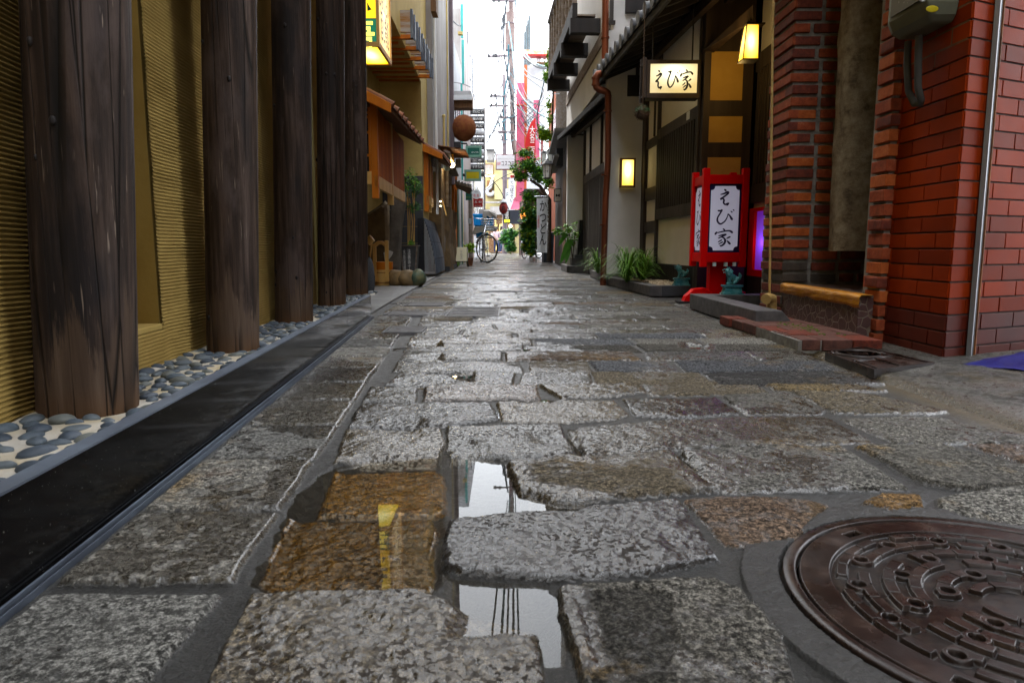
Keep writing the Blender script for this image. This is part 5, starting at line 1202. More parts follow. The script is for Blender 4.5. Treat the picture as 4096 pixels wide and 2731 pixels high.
# ------------------------------------------------------------------ right: planters, restaurant front, roofs, balcony
FR1 = Fr(1.5, 5.68, -.062, 1, -1)
t = thing('planter_kerb', (1.25, 4.1, 0), 'stone planter edge nearest the brick step, in front of the red lantern stand', 'planter')
m = mb(); m.box8([(1.183, 3.3, 0), (1.40, 3.3, 0), (1.30, 4.54, 0), (1.183, 4.54, 0), (1.183, 3.3, .098), (1.31, 3.3, .098), (1.30, 4.54, .098), (1.183, 4.54, .098)]); m.build('front_kerb', 'planter', t, .004)
m = mb(); m.box(1.302, 1.75, 4.41, 4.54, 0, .0975); m.build('end_kerb', 'planter', t, .004)
t = thing('planter_kerb', (1.2, 6.5, 0), 'stone planter edge round the cream pebbles and striped grasses', 'planter')
m = mb(); m.box8([(1.146, 5.68, 0), (1.246, 5.68, 0), (1.135, 7.40, 0), (1.035, 7.40, 0), (1.146, 5.68, .088), (1.246, 5.68, .088), (1.135, 7.40, .088), (1.035, 7.40, .088)]); m.build('front_kerb', 'planter', t, .004)
m = mb(); m.box(1.2475, 1.70, 5.68, 5.80, 0, .0875); m.build('end_kerb', 'granite_d', t, .004)
m = mb(); m.box(1.2, 1.6, 5.82, 7.4, .0, .062); m.build('soil', 'creampeb', t)
m = mb(); rd = random.Random(6)
for i in range(420):
    y = 5.83 + 1.2 * rd.random() ** 1.3; x0 = 1.25 - .06 * (y - 5.7); x = rd.uniform(x0, 1.47); q = rd.uniform(.010, .019); m.blob((x, y, .068 + .012 * rd.random() + .02 * max(0, 1 - abs(y - 6.3) / .5)), (q, q * .85, q * .7), 7, .2, rd.uniform(0, 3), 0, 1, i)
o = m.build('gravel', 'creampeb'); o['kind'] = 'stuff'; settag(o, 'rounded cream pebbles filling the planter under the striped grass', 'gravel')
t = thing('planter_kerb', (1.1, 8.8, 0), 'small stone planter edge beyond the copper downpipe holding one grass clump', 'planter')
m = mb(); m.box8([(1.10, 7.75, 0), (1.35, 7.75, 0), (1.33, 9.37, 0), (1.07, 9.37, 0), (1.10, 7.75, .098), (1.35, 7.75, .098), (1.33, 9.37, .098), (1.07, 9.37, .098)]); m.build('kerb', 'planter', t, .004)
t = thing('stone_plinth', (1.1, 11.6, 0), 'two stepped dark stone blocks under the black engraved stele', 'plinth')
m = mb(); m.box(.885, 1.50, 11.1, 12.4, 0, .115); m.build('lower_block', 'planter', t, .006); m = mb(); m.box(.965, 1.50, 11.2, 12.3, .1155, .235); m.build('upper_block', 'planter', t, .006)
# spider plants
def spider(loc, n, L, label, seed):
    t = thing('striped_grass', loc, label, 'plant', 'clumps of striped grass in the stone planters'); m = mb(); rd = random.Random(seed)
    blades(m, loc, n, L, .010, rd); m.build('leaves', 'spider', t)
    return t
spider(P(2508, 1118, 6.5)[:2] + (.07,), 260, .46, 'large clump of striped grass, left of the pair over the cream pebbles', 1)
spider(P(2572, 1112, 6.7)[:2] + (.07,), 210, .42, 'smaller clump of striped grass, right of the pair over the cream pebbles', 2)
spider(P(2392, 1088, 8.6)[:2] + (.08,), 150, .42, 'clump of striped grass left of the copper downpipe', 3)
# restaurant
t = thing('restaurant', (2.2, 5.8, 0), 'dark timber and white plaster restaurant front with black lattice and a warm lit entrance', 'restaurant')
Dc = 5.55; sc_ = FR1.sD(Dc); s1 = FR1.sD(7.405)
m = mb(); m.fb(FR1, sc_, s1, -.5, 0, .25, 2.9); m.build('wall', 'cream', t)
m = mb(); m.fb(FR1, sc_ - .0, s1, -.5, .012, .0, .245); m.build('dark_plinth', 'dark', t)
m = mb(); m.fb(FR1, FR1.hit(2583, 900)[0] - .02, FR1.hit(2583, 900)[0] + .10, -.01, .035, .0, 2.9); m.build('corner_post', 'darkwood', t)
sl0, sl1 = FR1.hit(2795, 700)[0], FR1.hit(2640, 700)[0]
def zf(px, py): return FR1.hit(px, py)[1]
zt_, zb_ = zf(2700, 527), zf(2700, 825)
m = mb(); m.fb(FR1, sl0, sl1, .001, .03, zt_, zt_ + .09); m.fb(FR1, sl0, sl1, .001, .03, zb_ - .10, zb_); m.fb(FR1, sl1, sl1 + .035, .001, .032, .25, 2.6); m.fb(FR1, sl0 - .03, sl0, .001, .032, .25, 2.6)
m.fb(FR1, sl1 + .036, s1 - .12, .001, .022, zt_ - .03, zt_ + .05)
for py0, py1 in ((750, 800), (885, 930)): m.fb(FR1, sl1 + .036, s1 - .12, .001, .022, zf(2610, py1), zf(2610, py0))
m.fb(FR1, sl1 + .2, sl1 + .215, .001, .02, zt_ + .06, 2.2)
m.build('timber_frame', 'lattice', t)
m = mb(); m.fb(FR1, sl0, sl1, .0005, .004, zb_, zt_); m.build('window_screen', 'dark', t)
m = mb(); n_ = 17
for k in range(n_): s = sl0 + (sl1 - sl0) * (k + .5) / n_; m.fb(FR1, s - .012, s + .012, .008, .028, zb_, zt_)
m.build('lattice_bars', 'lattice', t)
# wall turning into the entrance, facing the viewer, with amber panels
xa, xb_ = FR1.pt(sc_, 0, 0)[0] - .02, 1.93
m = mb(); m.box(xa, xb_, Dc, Dc + .1, 0, 2.9); m.build('entrance_return', 'darkwood', t)
M['amberwall'] = mat('amber_plaster', (.50, .33, .12), (.44, .28, .10), 5, .8, bp=.2, dirt=.15)
for a, b, c, d in ((2834, 207, 2972, 402), (2830, 466, 2968, 570), (2822, 630, 2962, 705), (2818, 760, 2960, 980)):
    m = mb(); m.pb(a, b, c, d, Dc - .006, .005); m.build('plaster_panel', 'amberwall', t)
m = mb(); m.box(xa, xa + .05, Dc - .04, Dc - .001, 0, 2.6)
for z in (.3, zf(2700, 600) + .0): pass
m.build('entrance_post', 'darkwood', t)
FR0 = Fr(1.93, 5.55, 0, -1, 1)                              # deeper street face towards the viewer; n points to the street
m = mb(); m.fb(FR0, -.0, 2.1, -.4, 0, 0, 3.0); m.build('door_wall', 'cream', t)
def z0(px, py): return FR0.hit(px, py)[1]
m = mb(); a0, a1 = FR0.hit(2990, 600)[0], 1.9
m.fb(FR0, 0.0, a0, .001, .05, 0, 2.9); m.fb(FR0, a0, a1, .001, .035, z0(3050, 275) - .02, z0(3050, 275) + .11); m.fb(FR0, a0, a1, .001, .03, z0(3050, 735) - .14, z0(3050, 735)); m.fb(FR0, a0 + .0, a0 + .03, .001, .04, 0, 2.9)
m.fb(FR0, a0, a1, .001, .025, 0.0, .22); m.build('door_frame', 'lattice', t)
m = mb(); m.fb(FR0, a0 + .03, a1, .0005, .006, z0(3050, 735), z0(3050, 275)); m.build('door_screen', 'dark', t)
m = mb()
for k in range(16): s = a0 + .05 + k * .062; m.fb(FR0, s, s + .024, .010, .03, z0(3050, 735), z0(3050, 275) - .02)
m.build('door_lattice', 'lattice', t)
# purple lit niche
za, zb2 = z0(3040, 1095), z0(3040, 845)
m = mb(); m.fb(FR0, a0 + .03, a1, .001, .022, .22, za - .03); m.build('niche_base', 'dark', t)
m = mb(); sA, sB = FR0.hit(3005, 960)[0], 1.2; w_ = .05
m.fb(FR0, sA, sB, .0, .03, za - .02, za + .03); m.fb(FR0, sA, sB, .0, .03, zb2, zb2 + .025); m.fb(FR0, sA, sA + .13, .0, .03, za + .031, zb2 - .001); m.build('red_frame', 'red', t)
M['purple'] = glow('purple_neon', (.26, .14, .85), (.10, .01, .26), .35, (0, 1, 1))
m = mb(); m.fb(FR0, sA + .131, sB, .002, .008, za + .031, zb2 - .001); m.build('lit_pane', 'purple', t)
lamp(t, FR0.pt(sA + .25, .05, (za + zb2) / 2), .2, (.5, .15, 1), .05, 'neon_light')
m = mb(); m.box(1.5, 1.93, 4.2, 5.54, 0, .03); m.build('entrance_floor', 'granite_d', t)
m = mb(); m.box(1.2, 2.3, 3.86, 5.9, 2.75, 2.8); m.build('entrance_ceiling', 'darkwood', t)
# slanted amber brace over the entrance
m = mb(); a, b, c, d = P(2812, 205, 5.5), P(2940, 205, 5.5), P(3012, 85, 5.2), P(3012, 20, 5.2)
m.prism([P(2812, 205, 5.5), P(2862, 205, 5.5), P(3012, 78, 4.9), P(3012, 20, 4.9)], (.0, .05, 0)); m.build('brace', 'darkwood', t)
# return wall with wall lamp
m = mb(); x0, x1 = P(2427, 700, 7.4)[0], FR1.pt(FR1.sD(7.3), 0, 0)[0] + .02
m.box(x0, x1, 7.42, 7.62, 0, 2.62); m.build('white_return_wall', 'white', t); m = mb(); m.box(x0 + .2, x1 - .02, 7.412, 7.42, P(2500, 385, 7.4)[2], P(2500, 300, 7.4)[2]); m.build('dark_vent_panel', 'dark', t)
m = mb(); m.box(x0 - .005, x1, 7.408, 7.419, 0, .12); m.build('skirting', 'planter', t)
# red oval plaque, paper notice
m = mb(); c = FR0.pt(FR0.hit(2996, 505)[0], .06, FR0.hit(2996, 505)[1]); m.blob(c, (.006, .045, .105), 20, 0); t2 = thing('oval_plaque', c, 'red and white oval plaque hanging on the entrance post', 'plaque'); m.build('plaque', 'redpanel', t2)
m = mb(); m.blob((c[0] - .002, c[1], c[2] - .04), (.0065, .038, .05), 16, 0); m.build('lower_field', 'paper', t2)
m = mb(); s, z = FR1.hit(2768, 462); m.fb(FR1, s - .04, s + .04, .031, .034, z - .035, z + .03); m.build('paper_notice', 'paper', tag=('small white printed notice on the dark beam below the lit shop sign', 'notice'))
# sconce by the door
c = P(2998, 170, 4.95); M['sconce'] = glow('lit_sconce', (1, .80, .35), (.85, .40, .01), 1.0)
t = thing('entrance_sconce', (c[0], c[1], c[2] - .14), 'glowing amber paper sconce beside the restaurant entrance', 'wall lamp')
zt, zb = P(2998, 105, 4.95)[2], P(2998, 240, 4.95)[2]
m = mb(); m.box8([(c[0] - .055, c[1] - .05, zb), (c[0] + .05, c[1] - .05, zb), (c[0] + .05, c[1] + .05, zb), (c[0] - .055, c[1] + .05, zb), (c[0] - .03, c[1] - .03, zt), (c[0] + .05, c[1] - .03, zt), (c[0] + .05, c[1] + .03, zt), (c[0] - .03, c[1] + .03, zt)]); m.build('shade', 'sconce', t)
m = mb()
for sx, sy in ((-1, -1), (-1, 1), (1, -1), (1, 1)):
    xb1 = c[0] + (-.058 if sx < 0 else .05); xt1 = c[0] + (-.033 if sx < 0 else .05); m.tube([(xb1, c[1] + sy * .053, zb - .01), (xt1, c[1] + sy * .033, zt + .015)], .004, 4)
m.box(c[0] - .06, c[0] + .055, c[1] - .055, c[1] + .055, zb - .012, zb - .004); m.box(c[0] - .04, c[0] + .09, c[1] - .04, c[1] + .04, zt + .002, zt + .012); m.build('frame', 'dark', t)
lamp(t, (c[0] - .12, c[1] - .02, (zt + zb) / 2), 1.0, (1, .62, .18), .06)
lamp(t, (c[0] - .05, c[1] + .10, zb - .05), .5, (1, .62, .18), .05)
# wall lamp on the white return
M['wlamp'] = glow('lit_wall_panel', (1, .92, .42), (.62, .36, .03), 1.35, (1, 0, 1), .62)
t = thing('wall_lamp', P(2511, 750, 7.4), 'rectangular glowing wall lamp in a brown frame on the white plaster', 'wall lamp')
m = mb(); a, b = P(2489, 640, 7.35), P(2533, 742, 7.35); m.box(a[0], b[0], 7.345, 7.40, b[2], a[2]); m.build('panel', 'wlamp', t)
m = mb(); f_ = S(7, 7.35); m.box(a[0] - f_, b[0] + f_, 7.335, 7.405, a[2] + .0005, a[2] + f_); m.box(a[0] - f_, b[0] + f_, 7.335, 7.405, b[2] - f_, b[2] - .0005); m.box(a[0] - f_, a[0] - .0005, 7.335, 7.405, b[2], a[2]); m.box(b[0] + .0005, b[0] + f_, 7.335, 7.405, b[2], a[2]); m.build('frame', 'brownwood', t)
# hanging lit sign
EBI = {'え': [[(.42,.03,.06),(.50,.09,.11),(.56,.12,.08)],[(.22,.33,.05),(.40,.29,.09),(.62,.20,.13),(.66,.27,.10),(.44,.45,.10),(.22,.62,.13)],[(.24,.60,.10),(.36,.56,.09),(.44,.66,.11),(.42,.80,.10),(.52,.90,.10),(.70,.84,.11),(.60,.98,.05)]],
 'び': [[(.10,.10,.08),(.26,.12,.10),(.36,.06,.08),(.24,.28,.09),(.12,.50,.09),(.11,.70,.11),(.24,.86,.10),(.38,.84,.09),(.56,.68,.08),(.68,.42,.06),(.70,.30,.06),(.82,.42,.09),(.92,.58,.14),(.99,.62,.07)],[(.84,.13,.05),(.95,.21,.08)],[(.96,.04,.05),(1.05,.11,.08)]],
 '家': [[(.44,.0,.08),(.54,.08,.09),(.50,.15,.07)],[(.12,.18,.07),(.04,.28,.12),(.0,.36,.05)],[(.12,.24,.06),(.45,.16,.08),(.80,.12,.09),(.96,.20,.13),(.98,.27,.07)],[(.20,.42,.05),(.46,.36,.10),(.64,.33,.08),(.46,.44,.08),(.18,.56,.06)],[(.38,.48,.06),(.54,.56,.10),(.60,.72,.13),(.52,.90,.12),(.36,1.0,.09),(.30,.94,.04)],[(.42,.64,.09),(.18,.78,.05)],[(.48,.76,.09),(.22,.90,.05)],[(.66,.58,.05),(.80,.50,.10),(.90,.46,.07)],[(.70,.68,.06),(.84,.84,.13),(.92,.90,.06)]]}
def brush(ch, c, rv, uv, w_, h_, mt, parent, lift=.003):
    m = mb(); r, u = Vector(rv).normalized(), Vector(uv).normalized()
    for st in EBI[ch]: m.ribbon(c, r, u, [((x - .5) * w_, (.5 - y) * h_, q * (w_ + h_) * .5) for x, y, q in st], 0, lift)
    return m.build('lettering', mt, parent)
D = 5.55; t = thing('hanging_sign', P(2690, 395, D), 'backlit cream sign with three brush characters in a dark frame under the eave', 'lit sign')
a, b = P(2603, 255, D), P(2788, 372, D); e, f = P(2590, 240, D), P(2797, 393, D); M['signglow'] = glow('lit_cream_sign', (1, .93, .66), (.40, .31, .13), .70, (1, 0, 1), .72)
m = mb(); m.box(a[0], b[0], D + .01, D + .11, b[2], a[2]); m.build('lit_face', 'signglow', t)
m = mb(); m.box(e[0], f[0], D, D + .12, a[2] + .0005, e[2]); m.box(e[0], f[0], D, D + .12, f[2], b[2] - .0005); m.box(e[0], a[0] - .0005, D, D + .12, b[2], a[2]); m.box(b[0] + .0005, f[0], D, D + .12, b[2], a[2])
m.box(e[0] - .03, e[0] - .0005, D + .01, D + .03, f[2] + .005, e[2] + .02); m.box(e[0] - .035, e[0] - .0005, D + .10, D + .12, f[2] - .015, e[2] + .03); m.box(e[0] - .028, e[0] - .012, D + .031, D + .10, e[2] - .03, e[2] - .015); m.box(e[0] - .028, e[0] - .012, D + .031, D + .10, f[2] + .01, f[2] + .025); m.build('frame', 'darkwood', t, .002)
cz = (a[2] + b[2]) / 2 - .01; W_ = b[0] - a[0]
for k, ch in enumerate('えび家'): brush(ch, (a[0] + W_ * (.19 + .29 * k), D + .008, cz), XR, ZU, W_ * .26, (a[2] - b[2]) * .70, 'ink', t)
m = mb(); m.tube([(e[0] + .05, D + .06, e[2]), (e[0] + .05, D + .06, 2.25)], .006, 6); m.tube([(f[0] - .05, D + .06, e[2]), (f[0] - .05, D + .06, 2.3)], .006, 6); m.build('hanger', 'blackmetal', t)
# small cedar ball
c = P(2569, 451, 5.5); r = S(28, 5.5); t = thing('cedar_ball', (c[0], c[1], c[2] - r), 'small green brown cedar ball on a rope at the corner of the lit sign', 'cedar ball')
m = mb(); m.blob(c, (r * .85, r * .85, r * .85), 16, .1); rd = random.Random(3)
for _ in range(900):
    d = Vector((rd.gauss(0, 1), rd.gauss(0, 1), rd.gauss(0, 1))).normalized(); p = Vector(c) + d * r * rd.uniform(.78, 1.02); q = Vector((rd.gauss(0, 1), rd.gauss(0, 1), rd.gauss(0, 1))).normalized() * .013; sd = d.cross(q).normalized() * .0012; m.add([p - q - sd, p + q - sd, p + q + sd, p - q + sd], [(0, 1, 2, 3)], 1 if d.z > .1 and rd.random() < .6 else 0)
m.build('twigs', ['bark', 'leafd'], t); m = mb(); m.tube([(c[0], c[1], c[2] + r * .8), (c[0], c[1], 2.25)], .004, 6); m.build('rope', 'bark', t)

# eaves
def eave(p0, p1, rise, depth, label, tiles, cap=True, sub=None):
    (x0, y0, z0_), (x1, y1, z1_) = p0, p1; t = thing('tiled_eave', ((x0 + x1) / 2, (y0 + y1) / 2, z0_), label, 'roof')
    L = math.hypot(x1 - x0, y1 - y0); f = Fr(x0, y0, x1 - x0, y1 - y0, 1)   # n points away from the street (right)
    m = mb(); sgn = 1
    def q(s, n, z): p = f.pt(s, n, 0); return (p[0], p[1], z)
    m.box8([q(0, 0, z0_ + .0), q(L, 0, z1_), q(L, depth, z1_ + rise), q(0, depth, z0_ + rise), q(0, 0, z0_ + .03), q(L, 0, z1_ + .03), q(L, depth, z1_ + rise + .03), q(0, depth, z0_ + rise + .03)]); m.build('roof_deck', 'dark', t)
    m = mb(); m.box8([q(0, -.025, z0_ - .045), q(L, -.025, z1_ - .045), q(L, -.001, z1_ - .045), q(0, -.001, z0_ - .045), q(0, -.025, z0_ + .02), q(L, -.025, z1_ + .02), q(L, -.001, z1_ + .02), q(0, -.001, z0_ + .02)]); m.build('fascia', 'blackmetal', t)
    n_ = int(L / .235); rf = MB()
    for i in range(n_ + 1):
        s = L * i / n_; z = z0_ + (z1_ - z0_) * i / n_; rf.box8([q(s, .002, z - .05), q(s + .045, .002, z - .05), q(s + .045, depth, z + rise - .05), q(s, depth, z + rise - .05), q(s, .002, z - .001), q(s + .045, .002, z - .001), q(s + .045, depth, z + rise - .001), q(s, depth, z + rise - .001)])
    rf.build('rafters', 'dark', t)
    bm = MB(); 
    for nn_ in (depth * .45, depth * .72): zz = rise * nn_ / depth; bm.box8([q(0, nn_, z0_ + zz - .13), q(L, nn_, z1_ + zz - .13), q(L, nn_ + .05, z1_ + zz - .13), q(0, nn_ + .05, z0_ + zz - .13), q(0, nn_, z0_ + zz - .052), q(L, nn_, z1_ + zz - .052), q(L, nn_ + .05, z1_ + zz - .052), q(0, nn_ + .05, z0_ + zz - .052)])
    bm.build('purlins', 'darkwood', t)
    if tiles:
        tm = MB(); k = int(L / .20)
        for i in range(k + 1):
            s = L * i / k; z = z0_ + (z1_ - z0_) * i / k + .062; a, b = q(s, -.05, z), q(s, depth, z + rise); tm.tube([a, b], .047, 14); tm.tube([q(s, -.062, z - .001), q(s, -.05, z)], .054, 14)
            tm.box8([q(s + .03, -.04, z - .045), q(s + .17, -.04, z - .045), q(s + .17, depth, z + rise - .045), q(s + .03, depth, z + rise - .045), q(s + .03, -.04, z - .02), q(s + .17, -.04, z - .02), q(s + .17, depth, z + rise - .02), q(s + .03, depth, z + rise - .02)])
        tm.build('tiles', 'gtile', t)
    return t
zE = 2.17
eave((1.30, 2.75, zE), (.935, 7.62, zE), .30, .75, 'long grey tiled eave over the restaurant, undersides dark with rafters', True)
eave((1.074, 7.70, 2.12), (.765, 11.5, 2.18), .26, .42, 'second tiled eave beyond the copper downpipe, its underside dark', False)
# upper storey and balcony
F5 = Fr(1.05, 7.62, -.040, 1, -1)
t = thing('white_town_house', (1.9, 9.5, 0), 'white plastered house above the eaves with a dark timber balcony', 'house')
m = mb(); m.fb(F5, 0, F5.sD(11.55), -1.6, 0, 2.25, 9.0); m.build('upper_wall', 'white', t)
m = mb(); m.box(1.06, 2.9, 7.56, 7.615, 2.45, 9); m.build('side_wall', 'white', t)
def z5(px, py): return F5.hit(px, py)[1]
m = mb(); m.fb(F5, .02, F5.sD(11.5), .001, .02, z5(2330, 300) - .07, z5(2330, 300) + .07); m.build('string_course', 'greywood', t)
m = mb(); m.pb(2440, 0, 2455, 82, 7.5, .05); m.pb(2437, 82, 2462, 95, 7.5, .05); m.build('corner_trim', 'lattice', t)
m = mb(); m.pb(2504, -60, 2604, 50, 7.5, .05); m.build('window', 'dark', t)
# lower recessed part with lattice
m = mb(); m.box(.905, 1.24, 11.42, 11.6, 0, 2.2); m.build('white_return_wall', 'white', t)
FR2 = Fr(1.33, 7.65, -.040, 1, -1)
m = mb(); m.fb(FR2, 0, FR2.sD(11.41), -.4, 0, 0, 2.25); m.build('recessed_wall', 'cream', t)
m = mb(); e_ = FR2.sD(11.35)
for a, b in ((.0, .06), (1.0, 1.07), (2.0, 2.06), (3.0, 3.05), (e_ - .1, e_)): m.fb(FR2, a, b, .001, .03, .0, 2.25)
m.fb(FR2, 0, e_, .001, .028, .2, .34); m.fb(FR2, 0, e_, .001, .028, 1.42, 1.54); m.fb(FR2, 0, e_, .001, .02, 0, .19); m.build('timber_frame', 'lattice', t)
m = mb(); m.fb(FR2, .06, e_ - .1, .0005, .005, .34, 1.42); m.build('window_screen', 'dark', t)
m = mb()
for k in range(52): s = .09 + k * .068; m.fb(FR2, s, s + .03, .008, .024, .34, 1.42)
m.build('lattice_bars', 'lattice', t)
# balcony
root = t
t = MB(); bz = z5(2262, 430) * 0 + 3.02; n1 = .33; sA, sB = F5.sD(8.3), F5.sD(11.3)
m = mb(); m.fb(F5, sA, sB, n1 - .06, n1, bz, bz + .16); b_ = m.build('balcony', 'dark', root)
for k in range(4): s = sA + (sB - sA - .12) * k / 3; m = mb(); m.fb(F5, s, s + .12, .001, n1 + .02, bz - .16, bz - .002); m.build('cantilever_beam', 'dark', b_)
m = mb()
for k in range(9): s = sA + (sB - sA - .05) * k / 8; m.fb(F5, s, s + .05, n1 - .055, n1 - .005, bz + .161, bz + .86)
for z in (.34, .52, .70): m.fb(F5, sA, sB, n1 - .05, n1 - .03, bz + z, bz + z + .09)
m.fb(F5, sA, sB, .06, n1 - .061, bz + .02, bz + .04); m.build('railing', 'greywood', b_)
m = mb(); m.fb(F5, sA - .03, sB + .03, n1 - .07, n1 + .02, bz + .862, bz + .90); m.build('handrail', 'galv', b_)
# copper downpipe
t = thing('copper_downpipe', (.99, 7.5, 0), 'red brown copper downpipe running from the roof to the planter edge', 'downpipe')
def pp(x, y, D=7.35): return P(x, y, D)
m = mb(); r = S(13, 7.35); m.tube([pp(2423, -150), pp(2421, 140), pp(2419, 285)], r, 14); m.build('upper_pipe', 'copper', t)
m = mb(); m.tube([pp(2405, 295), pp(2392, 298), pp(2384, 308), pp(2382, 335), pp(2386, 350), pp(2398, 360), pp(2420, 366), pp(2430, 372), pp(2433, 390)], r * 1.05, 14); m.build('offset_bend', 'copper', t)
m = mb(); m.tube([pp(2433, 385), pp(2432, 640), (P(2413, 900, 7.35)[0] + .02, 7.35, .9), (P(2413, 1100, 7.35)[0], 7.35, .0)], r * .95, 14); m.build('lower_pipe', 'copper', t)
m = mb()
for y in (152, 313, 340, 445, 700, 900): q = pp(2421 if y < 290 else (2383 if y < 370 else 2431 - (y - 440) * .035), y); m.tube([(q[0], q[1], q[2] - .008), (q[0], q[1], q[2] + .008)], r * 1.25, 14)
m.build('pipe_bracket', 'copper', t)
# red standing lantern
def red_lantern():
    x0, x1, y0, y1 = 1.318, 1.635, 4.80, 5.12; zt, zb = P(2880, 705, y0)[2], P(2880, 1045, y0)[2]; pw = .045
    t = thing('standing_lantern', ((x0 + x1) / 2, (y0 + y1) / 2, .0), 'tall vermilion standing lantern with brush writing on white faces beside the entrance', 'lantern')
    m = mb()
    for x in (x0, x1 - pw):
        for y in (y0, y1 - pw): m.box(x, x + pw, y, y + pw, zb - .04, zt + .055)
    m.build('corner_posts', 'red', t, .003)
    for z0q, z1q in ((zt - .05, zt + .012), (zb - .005, zb + .06)):
        for y in (y0 + .008, y1 - .008 - .028): m = mb(); m.box(x0 + pw, x1 - pw, y, y + .028, z0q, z1q); m.build('rail', 'red', t, .002)
        for x in (x0 + .008, x1 - .036): m = mb(); m.box(x, x + .028, y0 + pw, y1 - pw, z0q, z1q); m.build('rail', 'red', t, .002)
    zz0, zz1 = zb + .06, zt - .05
    M['face'] = mat('lantern_face', (.66, .66, .74), (.60, .60, .70), 3, .3, dirt=.1, em=(.62, .60, .80), es=.10)
    m = mb(); m.box(x0 + pw, x1 - pw, y0 + .022, y0 + .030, zz0, zz1); m.box(x0 + .022, x0 + .030, y0 + pw, y1 - pw, zz0, zz1); m.box(x1 - .03, x1 - .022, y0 + pw, y1 - pw, zz0, zz1); m.box(x0 + pw, x1 - pw, y1 - .03, y1 - .022, zz0, zz1); m.build('indigo_backing', mat('indigo_border', (.02, .012, .07), None, 4, .3, dirt=0), t)
    def plate(o, r_, w_, h_):                               # face with notched corners
        c = .028; pts = []; R_ = Vector(r_); 
        for sx, sy in ((-1, -1), (1, -1), (1, 1), (-1, 1)):
            cs = [(0, c), (c * .35, c * .95), (c * .75, c * .75), (c * .95, c * .35), (c, 0)] if sx * sy > 0 else [(c, 0), (c * .95, c * .35), (c * .75, c * .75), (c * .35, c * .95), (0, c)]
            for dx, dy in cs: pts.append(tuple(Vector(o) + R_ * (sx * (w_ / 2 - dx)) + Vector((0, 0, sy * (h_ / 2 - dy)))))
        return pts
    cz = (zz0 + zz1) / 2; w_, h_ = x1 - x0 - 2 * pw - .03, zz1 - zz0 - .03; cx = (x0 + x1) / 2; cy = (y0 + y1) / 2
    for nm, o, r_, off in (('face', (cx, y0 + .0215, cz), (1, 0, 0), (0, -.002, 0)), ('face', (x0 + .0215, cy, cz), (0, -1, 0), (-.002, 0, 0))):
        m = mb(); m.prism(plate(o, r_, w_, h_), off); m.build(nm, 'face', t)
    for k, ch in enumerate('えび家'):
        zc = cz + h_ * (.325 - .31 * k); brush(ch, (cx, y0 + .0195, zc), XR, ZU, w_ * .62, h_ * .27, 'inkb', t, .001); brush(ch, (x0 + .0195, cy, zc), (0, -1, 0), ZU, w_ * .62, h_ * .27, 'inkb', t, .001)
    m = mb(); m.box(cx - .055, cx + .06, cy - .04, cy + .05, .05, zb - .006); m.build('stem', 'red', t, .003)
    m = mb(); m.box(x0 + .02, x1 + .05, cy - .035, cy + .03, .035, .085); m.build('cross_foot', 'red', t, .004)
    m = mb()
    for x in (x0 - .085,):
        m.prism([(x, cy - .05, .0), (x + .02, cy - .05, .055), (x + .055, cy - .05, .085), (x + .075, cy - .05, .105), (x + .16, cy - .05, .115), (x + .20, cy - .05, .08), (x + .22, cy - .05, .05), (x + .23, cy - .05, .0)], (0, .09, 0))
    m.build('scroll_foot', 'red', t, .004)
    m = mb(); m.box(x0 - .12, x0 - .03, cy - .07, cy + .06, 0, .018); m.build('foot_pad', 'blackmetal', t)
    m = mb(); 
    for x in (x0 + .09, x0 + .17, x0 + .23): m.box(x, x + .022, y0 + .01, y0 + .03, zb - .035, zb - .008)
    m.build('vent_tabs', 'paper', t)
red_lantern()
